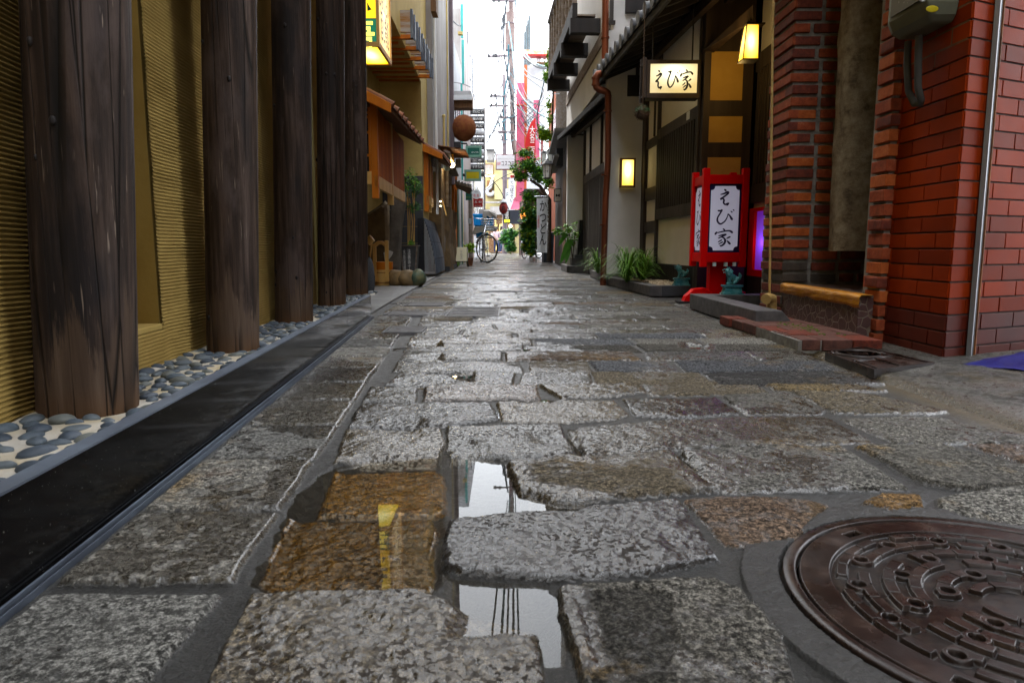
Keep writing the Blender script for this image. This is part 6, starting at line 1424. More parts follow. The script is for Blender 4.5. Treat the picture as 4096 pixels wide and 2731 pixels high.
# ceramic guardian lions
def lion(loc, label, k):
    t = thing('guardian_lion', loc, label, 'ceramic lion', 'pair of celadon guardian lions by the entrance'); x, y, z = loc; s = k
    m = mb(); w_ = .068 * s
    m.box(x - w_, x + w_, y - .04 * s, y + .04 * s, z, z + .010 * s)
    m.box8([(x - .060 * s, y - .034 * s, z + .0105 * s), (x + .060 * s, y - .034 * s, z + .0105 * s), (x + .060 * s, y + .034 * s, z + .0105 * s), (x - .060 * s, y + .034 * s, z + .0105 * s), (x - .052 * s, y - .03 * s, z + .048 * s), (x + .052 * s, y - .03 * s, z + .048 * s), (x + .052 * s, y + .03 * s, z + .048 * s), (x - .052 * s, y + .03 * s, z + .048 * s)])
    m.box(x - .064 * s, x + .064 * s, y - .036 * s, y + .036 * s, z + .0485 * s, z + .062 * s); m.build('pedestal', 'celadon', t, .002)
    bm = bpy.data.meshes.new('body'); V = []; E = []; Rr = []
    def ch(pts, par=None):
        last = par
        for p in pts:
            V.append((p[0] * s, p[1] * s, p[2] * s)); Rr.append(p[3] * s)
            if last is not None: E.append((last, len(V) - 1))
            last = len(V) - 1
        return last
    i0 = ch([(.030, 0, .026, .020)]); a = ch([(.012, 0, .042, .022), (-.010, 0, .060, .022), (-.024, 0, .076, .018)], i0); ch([(-.036, -.002, .092, .021), (-.050, -.003, .092, .013)], a)
    for sy in (-1, 1):
        ch([(-.018, sy * .013, .048, .010), (-.020, sy * .015, .026, .0075), (-.022, sy * .015, .008, .008), (-.034, sy * .015, .004, .006)], a)
        ch([(.020, sy * .018, .024, .014), (.006, sy * .022, .014, .009), (-.002, sy * .022, .005, .007)], i0)
    ch([(.044, 0, .040, .010), (.050, 0, .060, .011), (.046, 0, .078, .004)], i0); ch([(.054, .004, .048, .007), (.062, .006, .066, .003)], i0)
    bm.from_pydata(V, E, []); b = bpy.data.objects.new('body', bm); C.objects.link(b); b.parent = t; b.location = (0, 0, .062 * s)
    b.modifiers.new('skin', 'SKIN'); sv = bm.skin_vertices[0].data
    for v_, r_ in zip(sv, Rr): v_.radius = (r_, r_)
    sv[0].use_root = True; sd = b.modifiers.new('sub', 'SUBSURF'); sd.levels = 2; sd.render_levels = 2; bm.materials.append(M['celadon'])
    WL[b.name] = (loc[0], loc[1], loc[2] + .062 * s)
    zz = z + .062 * s; m = mb(); rd = random.Random(3)
    for q in range(26):                                    # mane curls
        an = rd.uniform(0, 6.28); m.blob((x + (-.020 + rd.uniform(-.004, .014)) * s, y + math.cos(an) * .019 * s, zz + (.080 + math.sin(an) * .019) * s), (.0065 * s,) * 3, 7, 0)
    m.build('mane', 'celadon', t)
    m = mb(); hx, hz = x - .040 * s, zz + .094 * s
    for sy in (-1, 1): m.blob((hx + .012 * s, y + sy * .018 * s, hz + .012 * s), (.005 * s, .004 * s, .009 * s), 8, 0); m.blob((hx - .012 * s, y + sy * .010 * s, hz + .006 * s), (.004 * s,) * 3, 8, 0)
    m.blob((hx - .024 * s, y, hz + .002 * s), (.005 * s, .008 * s, .004 * s), 8, 0); m.blob((hx - .012 * s, y, hz - .014 * s), (.010 * s, .010 * s, .004 * s), 8, 0); m.build('face_details', 'celadon', t)
    return t
p1 = P(2727, 1138, 5.72); p2 = P(2926, 1173, 4.48)
l1 = lion((p1[0], 5.74, .0878), 'celadon lion on the planter corner by the cream pebbles, left of the red lantern', 1.0)
l2 = copy_tree(l1, (p2[0], 4.475, .0978), 'celadon lion on the planter edge, right of the red lantern stem')
# stele
D = 11.25; t = thing('engraved_stele', P(2345, 1030, D)[:2] + (.2355,), 'black polished stele engraved with columns of white writing', 'stele')
a, b, c, d = P(2318, 880, D), P(2372, 878, D), P(2366, 1030, D), P(2308, 1030, D); dp = .75
m = mb(); zb = .236; m.box8([(d[0], D, zb), (1.45, D, zb), (1.45, D + dp, zb), (d[0] - .02, D + dp, zb), (a[0] + .005, D, a[2]), (1.45, D, a[2]), (1.45, D + dp, a[2] + .02), (a[0] - .01, D + dp, a[2] + .02)]); m.build('slab', mat('polished_black_stone', (.014, .014, .015), None, 3, .10, .2, dirt=.1), t, .01)
m = mb(); m.box(d[0] - .02, 1.45, D - .03, D + dp, zb - .0, zb + .05); m.build('foot', 'granite_d', t, .004)
tx = '\n'.join(''.join(random.Random(k).choice('月の法善寺包丁一本晒に巻いて旅へ出るのも修業だ待って哀しいだろうが') for _ in range(1)) for k in range(22))
for k in range(6): ptext('\n'.join(random.Random(k * 7 + j).choice('月の法善寺包丁一本巻いて旅へ出も修業待哀') for j in range(20)), 2334 + k * 5.4, 892, 2338 + k * 5.4, 1010, D - .008, 'inkw', t)
ptext('月\nの\n法\n善\n寺\n横\n丁', 2368, 905, 2373, 955, D - .008, 'inkw', t)
m = mb(); m.pb(2404, 956, 2416, 984, 10.4, .02); m.build('small_notice', 'paper', tag=('small white notice card beside the black stele', 'notice'))
# leafy potted plant at the stele
t = thing('leafy_plant', P(2260, 1060, 11.0)[:2] + (0,), 'broad leaved green plant spilling over beside the black stele', 'plant')
def bigleaf(m, base, tip, wd, bend=.03):
    a, b = Vector(base), Vector(tip); d = b - a; sd = d.cross(Vector((0, 1, .2))).normalized(); vs = []; n_ = 8
    for i in range(n_ + 1):
        u = i / n_; q = wd * math.sin(math.pi * min(1, u * .93 + .07)) ** .8 * .5; p = a + d * u + Vector((0, -.03 * math.sin(math.pi * u), bend * math.sin(math.pi * u))); vs += [p - sd * q, p + Vector((0, 0, -q * .3)), p + sd * q]
    m.add([tuple(v) for v in vs], [(3 * i + k, 3 * i + 3 + k, 3 * i + 4 + k, 3 * i + 1 + k) for i in range(n_) for k in (0, 1)], 0, True)
m = mb(); c = P(2272, 965, 11.0)
for a, b, w_ in (((2285, 975), (2240, 1055), .10), ((2280, 985), (2262, 1058), .07), ((2290, 960), (2250, 1020), .11), ((2262, 950), (2234, 985), .06), ((2275, 940), (2248, 960), .06)): bigleaf(m, P(*a, 11.0), P(*b, 10.8), w_)
m.build('large_leaves', 'leafm', t)
for px, py, rx, rz, n_ in ((2262, 935, 34, 28, 150), (2285, 905, 26, 22, 90), (2235, 920, 22, 16, 60), (2300, 950, 24, 34, 80)): leaves('leaves', P(px, py, 11.0), (S(rx, 11), .10, S(rz, 11)), n_, .055, ['leafl', 'leafm'], t, px, 1.9, .3, .1, 5)
m = mb(); m.tube([P(2290, 1040, 11.05), P(2282, 960, 11.05), P(2270, 900, 11.0)], .008, 6); m.tube([P(2290, 1040, 11.05), P(2300, 940, 11.05)], .007, 6); m.build('stems', 'bark', t)

# ------------------------------------------------------------------ unseen blocks added to shut off open sky behind the camera; upper floors
t = thing('side_sky_blocker', (3.3, -3, 0), 'tall unseen plain block added beside the lane, behind the viewer, to keep out sky light', 'house')
m = mb(); m.box(2.15, 6, -9, 1.5, 0, 9.5); m.build('wall', 'greywall', t)
t = thing('rear_sky_blocker', (0, -10, 0), 'unseen plain block added across the lane behind the viewer to shut out sky light', 'house')
m = mb(); m.box(-6, 8, -12, -9.05, 0, 8.0); m.build('wall', 'greywall', t)
t = thing('upper_floors', (1.9, 2.9, 3), 'upper floors of dark brick above the doorway, rising out of the picture', 'building')
m = mb(); m.box(1.62, 4, 2.93, 7.5, 3.86, 9.5); m.build('wall', 'brk3', t)

# ------------------------------------------------------------------ right side beyond the white house
F6 = Fr(1.0, 11.65, .02, 1, -1)
t = thing('dark_timber_house', (1.5, 15, 0), 'narrow old dark timber house front beyond the white plastered house', 'house')
m = mb(); m.fb(F6, 0, 6.5, -1.4, 0, 0, 5.1); m.build('wall', 'darkwood', t)
m = mb()
for k in range(22): m.fb(F6, .02 + k * .29, .06 + k * .29, .001, .02, 2.4, 5.08)
m.build('battens', 'greywood', t)
m = mb(); m.fb(F6, .0, 6.4, .001, .30, 2.30, 2.36); m.fb(F6, .0, 6.4, .22, .30, 1.9, 1.94); m.build('pent_roof', 'gtile', t)
m = mb(); m.fb(F6, .2, 1.0, .001, .012, .2, 1.9); m.fb(F6, 1.6, 2.6, .001, .012, .2, 1.9); m.build('door_panel', 'brownwood', t)
def sign(name, x0, y0, x1, y1, D, face, frame, label, th=.06, fw=3, txt=(), cat='sign', es=None):
    c = P((x0 + x1) / 2, y1, D); t = thing(name, c, label, cat); a, b = P(x0, y0, D), P(x1, y1, D); f = S(fw, D)
    m = mb(); m.box(a[0] + f, b[0] - f, D + .004, D + th - .004, b[2] + f, a[2] - f); m.build('face', face, t)
    m = mb(); m.box(a[0], b[0], D, D + th, a[2] - f + .0005, a[2]); m.box(a[0], b[0], D, D + th, b[2], b[2] + f - .0005); m.box(a[0], a[0] + f - .0005, D, D + th, b[2] + f, a[2] - f); m.box(b[0] - f + .0005, b[0], D, D + th, b[2] + f, a[2] - f); m.build('frame', frame, t)
    for s, xa, ya, xb, yb, mt in txt: ptext(s, xa, ya, xb, yb, D + .001, mt, t, bold=.02)
    return t
sign('letter_sign', 2217, 755, 2245, 806, 13.2, 'paper', 'blackmetal', 'small white sign with a bold black letter above the charcoal box', .12, 2, [('M', 2223, 776, 2239, 788, 'ink'), ('open', 2224, 793, 2238, 796, 'inkgrey')])
m = mb(); m.pb(2226, 593, 2252, 664, 13.0, .3); m.build('sign_box', 'darkgrey', tag=('plain charcoal sign box high on the timber house beside the white wall', 'sign'))
# banner
D = 16.5; t = thing('cloth_banner', P(2170, 1013, D), 'tall white cloth banner with large black and small red writing on a stand', 'banner')
a, b = P(2146, 792, D), P(2190, 1011, D); m = mb(); vs = []
for i in range(9):
    for j in range(31):
        u, v = i / 8, j / 30; taper = 1 - .14 * v; vs.append((a[0] + (b[0] - a[0]) * (u * taper + .10 * v), D + .012 * math.sin(u * 7 + v * 3), a[2] + (b[2] - a[2]) * v))
m.add(vs, [(i * 31 + j, i * 31 + j + 1, (i + 1) * 31 + j + 1, (i + 1) * 31 + j) for i in range(8) for j in range(30)], 0, True); m.build('cloth', 'cloth_w', t)
ptext('か\nつ\nど\nん', 2159, 803, 2186, 980, D - .016, 'ink', t, bold=.05); ptext('法\n善\n寺\n店', 2150, 862, 2158, 912, D - .016, 'inkr', t, bold=.02)
m = mb(); m.tube([P(2137, 786, D), P(2192, 785, D)], .012, 6); m.tube([P(2192, 786, D), P(2192, 1000, D)], .008, 6)
for k in range(9): q = P(2188, 800 + 21 * k, D - .02); m.box(q[0] - .0, q[0] + .03, q[1], q[1] + .01, q[2] - .012, q[2] + .012)
m.build('pole', 'chrome', t); m = mb(); m.tube([G(2144, 1050), P(2144, 930, D)], .016, 6); m.build('stand', 'blackmetal', t)
# charcoal menu box
D = G(2190, 1051)[1]; m = mb(); a, b = P(2176, 930, D), P(2213, 1050, D)
m.box8([(a[0], D, 0), (b[0], D, 0), (b[0], D + .4, 0), (a[0] - .04, D + .4, 0), (a[0], D, P(2176, 940, D)[2]), (b[0] + .02, D, P(2213, 926, D)[2]), (b[0] + .02, D + .4, P(2213, 926, D)[2]), (a[0] - .04, D + .4, P(2176, 935, D)[2])]); m.build('charcoal_box', 'darkgrey', bev=.01, tag=('tall charcoal box with sloping top beside the white cloth banner', 'box'))
# lamps
def street_lantern(px, py, w_, h_, D, label, face='glass', pole=None, lit=None):
    c = P(px, py, D); hw = S(w_, D) / 2; hh = S(h_, D); t = thing('lane_lantern', (c[0], D, c[2] - hh), label, 'lantern')
    m = mb(); m.lathe((c[0], D, c[2] - hh), [(hw * .70, 0), (hw * .95, hh * .72)], 6, 0, False); m.build('glazing', face, t)
    m = mb(); m.lathe((c[0], D, c[2] - hh), [(hw * 1.35, hh * .72), (hw * 1.30, hh * .76), (hw * .7, hh * .92), (hw * .25, hh), (0, hh * 1.12)], 6, 0, False); m.lathe((c[0], D, c[2] - hh), [(hw * .8, -hh * .06), (hw * .8, 0), (0, 0)], 6, 0, False)
    for k in range(6): a = math.pi / 3 * k; m.tube([(c[0] + hw * .72 * math.cos(a), D + hw * .72 * math.sin(a), c[2] - hh), (c[0] + hw * .97 * math.cos(a), D + hw * .97 * math.sin(a), c[2] - hh * .28)], hw * .06, 4)
    m.build('frame', 'blackmetal', t)
    if pole: m = mb(); m.tube([(c[0], D, c[2] - hh * 1.05), (c[0], D, c[2] - hh * 1.3), (c[0], D, pole)], [hw * .5, hw * .3, hw * .3], 8); m.tube([(c[0], D, c[2] - hh * 1.4), (c[0] + .35, D, c[2] - hh * 1.4)], hw * .12, 6); m.build('pole', 'blackmetal', t)
    if lit: lamp(t, (c[0], D, c[2] - hh * .6), lit, (1, .8, .5), .03)
    return t
M['lampglass'] = mat('frosted_glass', (.42, .45, .42), (.36, .39, .36), 5, .3, em=(.8, .82, .78), es=.10)
street_lantern(2218, 300, 24, 58, 12.6, 'old glass lane lantern high on a black pole against the sky', 'lampglass', .0)
street_lantern(2189, 640, 38, 68, 12.4, 'six sided white paper lane lantern with lettering beside the green tree', 'paper')
q = P(2189, 676, 12.2); tt = thing('lantern_lettering', q, 'small black letter printed on the six sided white lane lantern', 'lettering'); ptext('M', 2181, 682, 2191, 690, 12.22, 'ink', tt)
street_lantern(2199, 592, 24, 50, 14.5, 'glass lane lantern with dark cap, right one of the close pair', 'lampglass')
street_lantern(2176, 602, 20, 44, 15.5, 'glass lane lantern with dark cap, left one of the close pair', 'lampglass')
# trees and hanging plants
def tree(px, py, D, trunk, blobs, label, mats, n, sz, seed, cat='tree', name='lane_tree', lim=()):
    b = P(px, py, D); t = thing(name, (b[0], D, max(0, b[2])), label, cat)
    if trunk: m = mb(); m.tube([P(x, y, D) for x, y, r in trunk], [r for x, y, r in trunk], 8); 
    for l in lim: m.tube([P(x, y, D) for x, y in l], [.03, .02, .012][:len(l)], 6)
    if trunk: m.build('trunk', 'bark', t)
    for k, (x, y, rx, rz, f) in enumerate(blobs): leaves('crown', P(x, y, D), (S(rx, D), S(max(rx, rz), D) * .8, S(rz, D)), int(n * f * 1.3), sz, mats, t, seed + k, 2.0, .35, .15, 16)
    return t
tree(2185, 1040, 17.3, [(2196, 1045, .06), (2198, 900, .05), (2198, 800, .05), (2160, 745, .04), (2120, 720, .025)], [(2112, 668, 58, 40, 1.3), (2085, 705, 34, 26, .6), (2155, 690, 40, 44, .9), (2100, 615, 40, 28, .45), (2120, 780, 34, 30, .6), (2105, 830, 26, 40, .6)], 'dark leaved lane tree reaching out above the white banner', ['leafd', 'leafm', 'leafm', 'leafl', 'leafl'], 950, .075, 5, lim=([(2196, 800), (2150, 760), (2110, 770)], [(2190, 820), (2130, 800)]))
tree(2120, 1000, 18.5, [(2122, 1030, .03), (2125, 900, .02)], [(2118, 920, 30, 60, 1.1), (2140, 870, 26, 40, .7), (2112, 980, 24, 34, .5)], 'yellow green palm like shrub behind the white banner', ['leafy', 'leafm', 'leafd', 'leafm'], 950, .15, 25, 'shrub', 'lane_shrub')
tree(2190, 560, 13.6, [(2208, 560, .02), (2215, 250, .02)], [(2200, 240, 16, 40, .5), (2195, 300, 20, 26, .5), (2180, 530, 30, 30, .9), (2205, 200, 10, 30, .3), (2195, 440, 12, 60, .3)], 'bright yellow green climbing plant hanging down the terracotta wall', ['leafl', 'leafy', 'leafl'], 620, .07, 45, 'climbing plant', 'climbing_plant')
tree(2185, 700, 13.8, [(2200, 740, .015), (2190, 690, .01)], [(2190, 725, 22, 30, .7)], 'bright green leaf cluster below the white paper lantern', ['leafl', 'leafm'], 350, .07, 65, 'plant', 'hanging_plant')
t = thing('potted_grass', G(2128, 1047), 'striped grass in a white pot below the bicycle on the right', 'potted plant'); g = G(2128, 1047); m = mb(); m.lathe(g, [(.07, 0), (.10, .14)], 16); m.build('pot', 'paper', t); m = mb(); blades(m, (g[0], g[1], .13), 90, .34, .016, random.Random(2)); m.build('leaves', 'spider', t)
t = thing('potted_shrub', G(1890, 1066), 'small yellow green potted shrub behind the white paper lantern box', 'potted plant'); g = P(1878, 1030, 15.2); m = mb(); m.lathe((g[0], g[1], 0), [(.06, 0), (.09, .18)], 14); m.build('pot', 'rtile', t); leaves('leaves', (g[0], g[1], P(1878, 995, 15.2)[2]), (S(20, 15), .1, S(20, 15)), 190, .10, ['leafl', 'leafy'], t, 8, 3.2, -.5, .1)
t = thing('grass_tuft', G(1835, 1068), 'bright green grass tuft at the foot of the stone facing', 'plant'); g = G(1832, 1066); m = mb(); blades(m, (g[0], g[1], 0), 110, .30, .010, random.Random(5)); m.build('blades', 'leafl', t)
# lantern box on legs
D = 14.2; t = thing('paper_lantern_box', P(1842, 1066, D)[:2] + (0,), 'cream lantern box on thin black legs with a line of brush writing', 'lantern')
a, b = P(1822, 989, D), P(1869, 1045, D); m = mb(); m.box(a[0], b[0], D, D + .2, b[2], a[2]); m.build('shade', mat('cream_shade', (.62, .60, .46), (.56, .54, .40), 4, .5, em=(.7, .68, .5), es=.08), t, .01)
m = mb(); 
for x in (a[0], b[0]): m.tube([(x, D - .008, a[2]), (x, D - .008, b[2] - .02), (x + .02, D - .02, 0)], .006, 6); m.tube([(x, D + .2, a[2]), (x, D + .2, b[2] - .02), (x + .02, D + .2, 0)], .006, 6)
m.tube([(a[0], D - .008, b[2] - .01), (b[0], D - .008, b[2] - .01)], .006, 6); m.build('stand', 'blackmetal', t); ptext('半\n個\n酒', 1840, 1000, 1850, 1038, D - .004, 'inkgrey', t)

# ------------------------------------------------------------------ bicycles
def spoked_wheel(m, c, r, ax, wt=.018, spokes=28):
    ax = Vector(ax).normalized(); u = Vector((0, 0, 1)); v = ax.cross(u).normalized(); c = Vector(c)
    def ring(rr, th, mi, sg=8, n=44):
        vs = []; 
        for i in range(n):
            a = 2 * math.pi * i / n; d = u * math.cos(a) + v * math.sin(a)
            for k in range(sg): q = 2 * math.pi * k / sg; vs.append(tuple(c + d * (rr + th * math.cos(q)) + ax * th * math.sin(q)))
        m.add(vs, [(i * sg + k, i * sg + (k + 1) % sg, ((i + 1) % n) * sg + (k + 1) % sg, ((i + 1) % n) * sg + k) for i in range(n) for k in range(sg)], mi, True)
    ring(r - wt, wt, 0); ring(r - 2.3 * wt, wt * .5, 1)
    for i in range(spokes):
        a = 2 * math.pi * i / spokes; d = u * math.cos(a) + v * math.sin(a); m.tube([tuple(c + ax * (.02 if i % 2 else -.02) + d * .02), tuple(c + d * (r - 2.2 * wt))], .0016, 4, 1)
    m.tube([tuple(c - ax * .045), tuple(c + ax * .045)], .02, 8, 1)
def bicycle(px, py, D, h, yaw, steer, label, frame_mat, grp=None):
    """h: wheel diameter; yaw: heading of the frame (front wheel end) in degrees from +x"""
    r = h / 2; g = P(px, py, D); fx, fy = g[0], D; hd = Vector((math.cos(R(yaw)), math.sin(R(yaw)), 0)); sd = Vector((math.cos(R(yaw + steer)), math.sin(R(yaw + steer)), 0))
    lat = Vector((-hd.y, hd.x, 0)); lats = Vector((-sd.y, sd.x, 0)); f = Vector((fx, fy, r)); t = thing('bicycle', (fx, fy, 0), label, 'bicycle', grp)
    m = mb(); spoked_wheel(m, f, r, lats); m.build('front_wheel', ['rubber', 'chrome'], t)
    wb = h * 1.55; b = f - hd * wb + Vector((0, 0, 0)); b = Vector((b.x, b.y, r)); m = mb(); spoked_wheel(m, b, r, lat); m.build('rear_wheel', ['rubber', 'chrome'], t)
    head = f - hd * h * .30 + Vector((0, 0, h * .80)); hb = head - hd * .03 + Vector((0, 0, h * .22)); crown = f - sd * h * .12 + Vector((0, 0, h * .55))
    m = mb(); 
    for s in (-1, 1): m.tube([f + lats * .04 * s, crown + lats * .04 * s], .013, 8)
    m.tube([crown - lats * .05, crown + lats * .05], .014, 8); m.tube([crown, head], .016, 8); m.build('fork', frame_mat, t)
    bb = (f + b) / 2 + Vector((0, 0, -r * .12)); st_ = b + hd * h * .45 + Vector((0, 0, h * .62))
    m = mb(); m.tube([head, bb], .017, 8); m.tube([head - Vector((0, 0, .1)), st_ - Vector((0, 0, h * .25))], .014, 8); m.tube([bb, st_], .015, 8)
    for s in (-1, 1): m.tube([bb + lat * .03 * s, b + lat * .05 * s], .009, 6); m.tube([st_ + lat * .01 * s, b + lat * .05 * s], .008, 6)
    m.build('frame', frame_mat, t); m = mb(); m.blob(st_ + Vector((0, 0, .05)), (.13, .08, .04), 14, .1, R(yaw)); m.tube([st_, st_ + Vector((0, 0, .05))], .012, 6); m.build('saddle', 'rubber', t)
    m = mb(); m.tube([head, hb], .012, 8); m.tube([hb - lats * .26 - sd * .14 + Vector((0, 0, .02)), hb - lats * .22, hb - lats * .08 + Vector((0, 0, .02)), hb + lats * .08 + Vector((0, 0, .02)), hb + lats * .22, hb + lats * .26 - sd * .14 + Vector((0, 0, .02))], .011, 8); m.build('handlebar', 'chrome', t)
    m = mb(); 
    for i in range(14): a0, a1 = R(20 + i * 10), R(30 + i * 10); p0 = f + (sd * math.cos(a0) + Vector((0, 0, math.sin(a0)))) * (r * 1.06); p1 = f + (sd * math.cos(a1) + Vector((0, 0, math.sin(a1)))) * (r * 1.06); m.add([p0 - lats * .025, p0 + lats * .025, p1 + lats * .025, p1 - lats * .025], [(0, 1, 2, 3)])
    m.build('mudguard', 'chrome', t)
    m = mb(); m.tube([bb - lat * .09, bb + lat * .09], .012, 6); m.lathe(tuple(bb), [(.0, 0), (.0, 0)], 4); m.rbox(bb + lat * .12 + Vector((0, 0, -.16)), (.1, .08, .025), (0, 0, R(yaw))); m.rbox(bb - lat * .12 + Vector((0, 0, .16)), (.1, .08, .025), (0, 0, R(yaw))); m.tube([bb + lat * .09, bb + lat * .1 + Vector((0, 0, -.16))], .009, 6); m.build('crank', 'blackmetal', t)
    m = mb(); m.tube([b + lat * .05, Vector((b.x, b.y, 0)) + lat * .16 - hd * .05], .008, 6); m.tube([b - lat * .05, Vector((b.x, b.y, 0)) - lat * .16 - hd * .05], .008, 6); m.build('stand', 'chrome', t)
    # wire basket
    bc = hb + sd * .20 - Vector((0, 0, .14)); m = mb()
    def bp(u, v, w_): k = .14 + .05 * w_; return tuple(bc + sd * (u * k) + lats * (v * (k + .04)) + Vector((0, 0, w_ * .26 - .13)))
    for w_ in (0, .25, .5, .75, 1): m.tube([bp(-1, -1, w_), bp(1, -1, w_), bp(1, 1, w_), bp(-1, 1, w_), bp(-1, -1, w_)], .004 if w_ < 1 else .007, 4)
    for k in range(7):
        q = -1 + 2 * k / 6
        for s in (-1, 1): m.tube([bp(q, s, 0), bp(q, s, 1)], .003, 4); m.tube([bp(s, q, 0), bp(s, q, 1)], .003, 4)
    m.build('basket', 'chrome', t)
    return t, f, b, head, hb, st_
D = G(1948, 1052)[1]; hD = S(114, D)
bt, bf, bbk, bh, bhb, bst = bicycle(1948, 1052, D, hD, -80, 42, 'delivery bicycle facing the camera, loaded with blue crates and grey cloths', 'chrome')
bsl = (bst.x, bst.y)
# its load
def crate(x0, y0, x1, y1, D, label, dep=.5):
    t = thing('plastic_crate', P((x0 + x1) / 2, y1, D), label, 'crate', 'blue plastic crates on the delivery bicycle'); a, b = P(x0, y0, D), P(x1, y1, D); k = .012
    m = mb(); m.box8([(a[0] + k, D + k, b[2]), (b[0] - k, D + k, b[2]), (b[0] - k, D + dep - k, b[2]), (a[0] + k, D + dep - k, b[2]), (a[0], D, a[2]), (b[0], D, a[2]), (b[0], D + dep, a[2]), (a[0], D + dep, a[2])])
    for i in range(6): x = a[0] + (b[0] - a[0]) * (i + .5) / 6; m.box(x - .010, x + .010, D - .008, D + .011, b[2] + .02, a[2] - .05)
    m.build('body', 'crate', t); m = mb(); m.box(a[0] - .012, b[0] + .012, D - .014, D + dep + .012, a[2] - .045, a[2] + .001); m.build('rim', 'crate', t, .004); return t
crate(1893, 856, 1974, 902, D + .35, 'large blue plastic crate on top of the load of the delivery bicycle'); crate(1903, 930, 1950, 948, D + .45, 'lower blue plastic crate under the grey blanket on the bicycle rack', .4)
def cloth(pts, D, dep, label, seed, nz=.03):
    pp = [P(x, y, D) for x, y in pts]; n_ = len(pp); m = mb(); vs = []; rows = 7
    for j in range(rows):
        k = j / (rows - 1)
        for i in range(n_):
            p = pp[i]; q = mnoise.noise(Vector((p[0] * 9, k * 5, p[2] * 9 + seed))); vs.append((p[0] + q * nz * .6, D + dep * k + q * nz, p[2] + nz * .7 * math.sin(k * math.pi) + q * nz * .5 - (.10 * (k - .5) ** 2)))
    m.add(vs, [(j * n_ + i, (j + 1) * n_ + i, (j + 1) * n_ + (i + 1) % n_, j * n_ + (i + 1) % n_) for j in range(rows - 1) for i in range(n_)], 0, True); m.add(vs[:n_], [tuple(range(n_))]); m.add(vs[-n_:], [tuple(range(n_))[::-1]]); m.build('folded_cloth', 'cloth_g', tag=(label, 'cloth'))
cloth([(1934, 842), (1955, 840), (1980, 850), (1988, 868), (1983, 876), (1970, 862), (1962, 868), (1945, 856), (1948, 880), (1938, 878), (1930, 858)], D + .2, .4, 'grey towel thrown over the top blue crate of the bicycle', 2)
cloth([(1898, 906), (1972, 900), (1984, 912), (1982, 922), (1950, 918), (1905, 930), (1892, 934), (1889, 930)], D + .3, .5, 'grey blanket hanging between the two blue crates of the bicycle', 5)
m = mb(); m.tube([(bbk.x - .2, bbk.y, hD * .98), (bbk.x + .2, bbk.y, hD * .98)], .01, 6); m.box(P(1905, 950, D + .5)[0], P(1965, 950, D + .5)[0], D + .42, D + .95, P(1905, 952, D + .5)[2], P(1905, 949, D + .5)[2]); o = m.build('rear_rack', 'blackmetal', bt)
D2 = G(2095, 1036)[1]; bicycle(2098, 1036, D2, S(92, D2) * .86, -120, 10, 'blue bicycle with a wire front basket parked by the banner, nearest the tree trunk', 'cable_b')

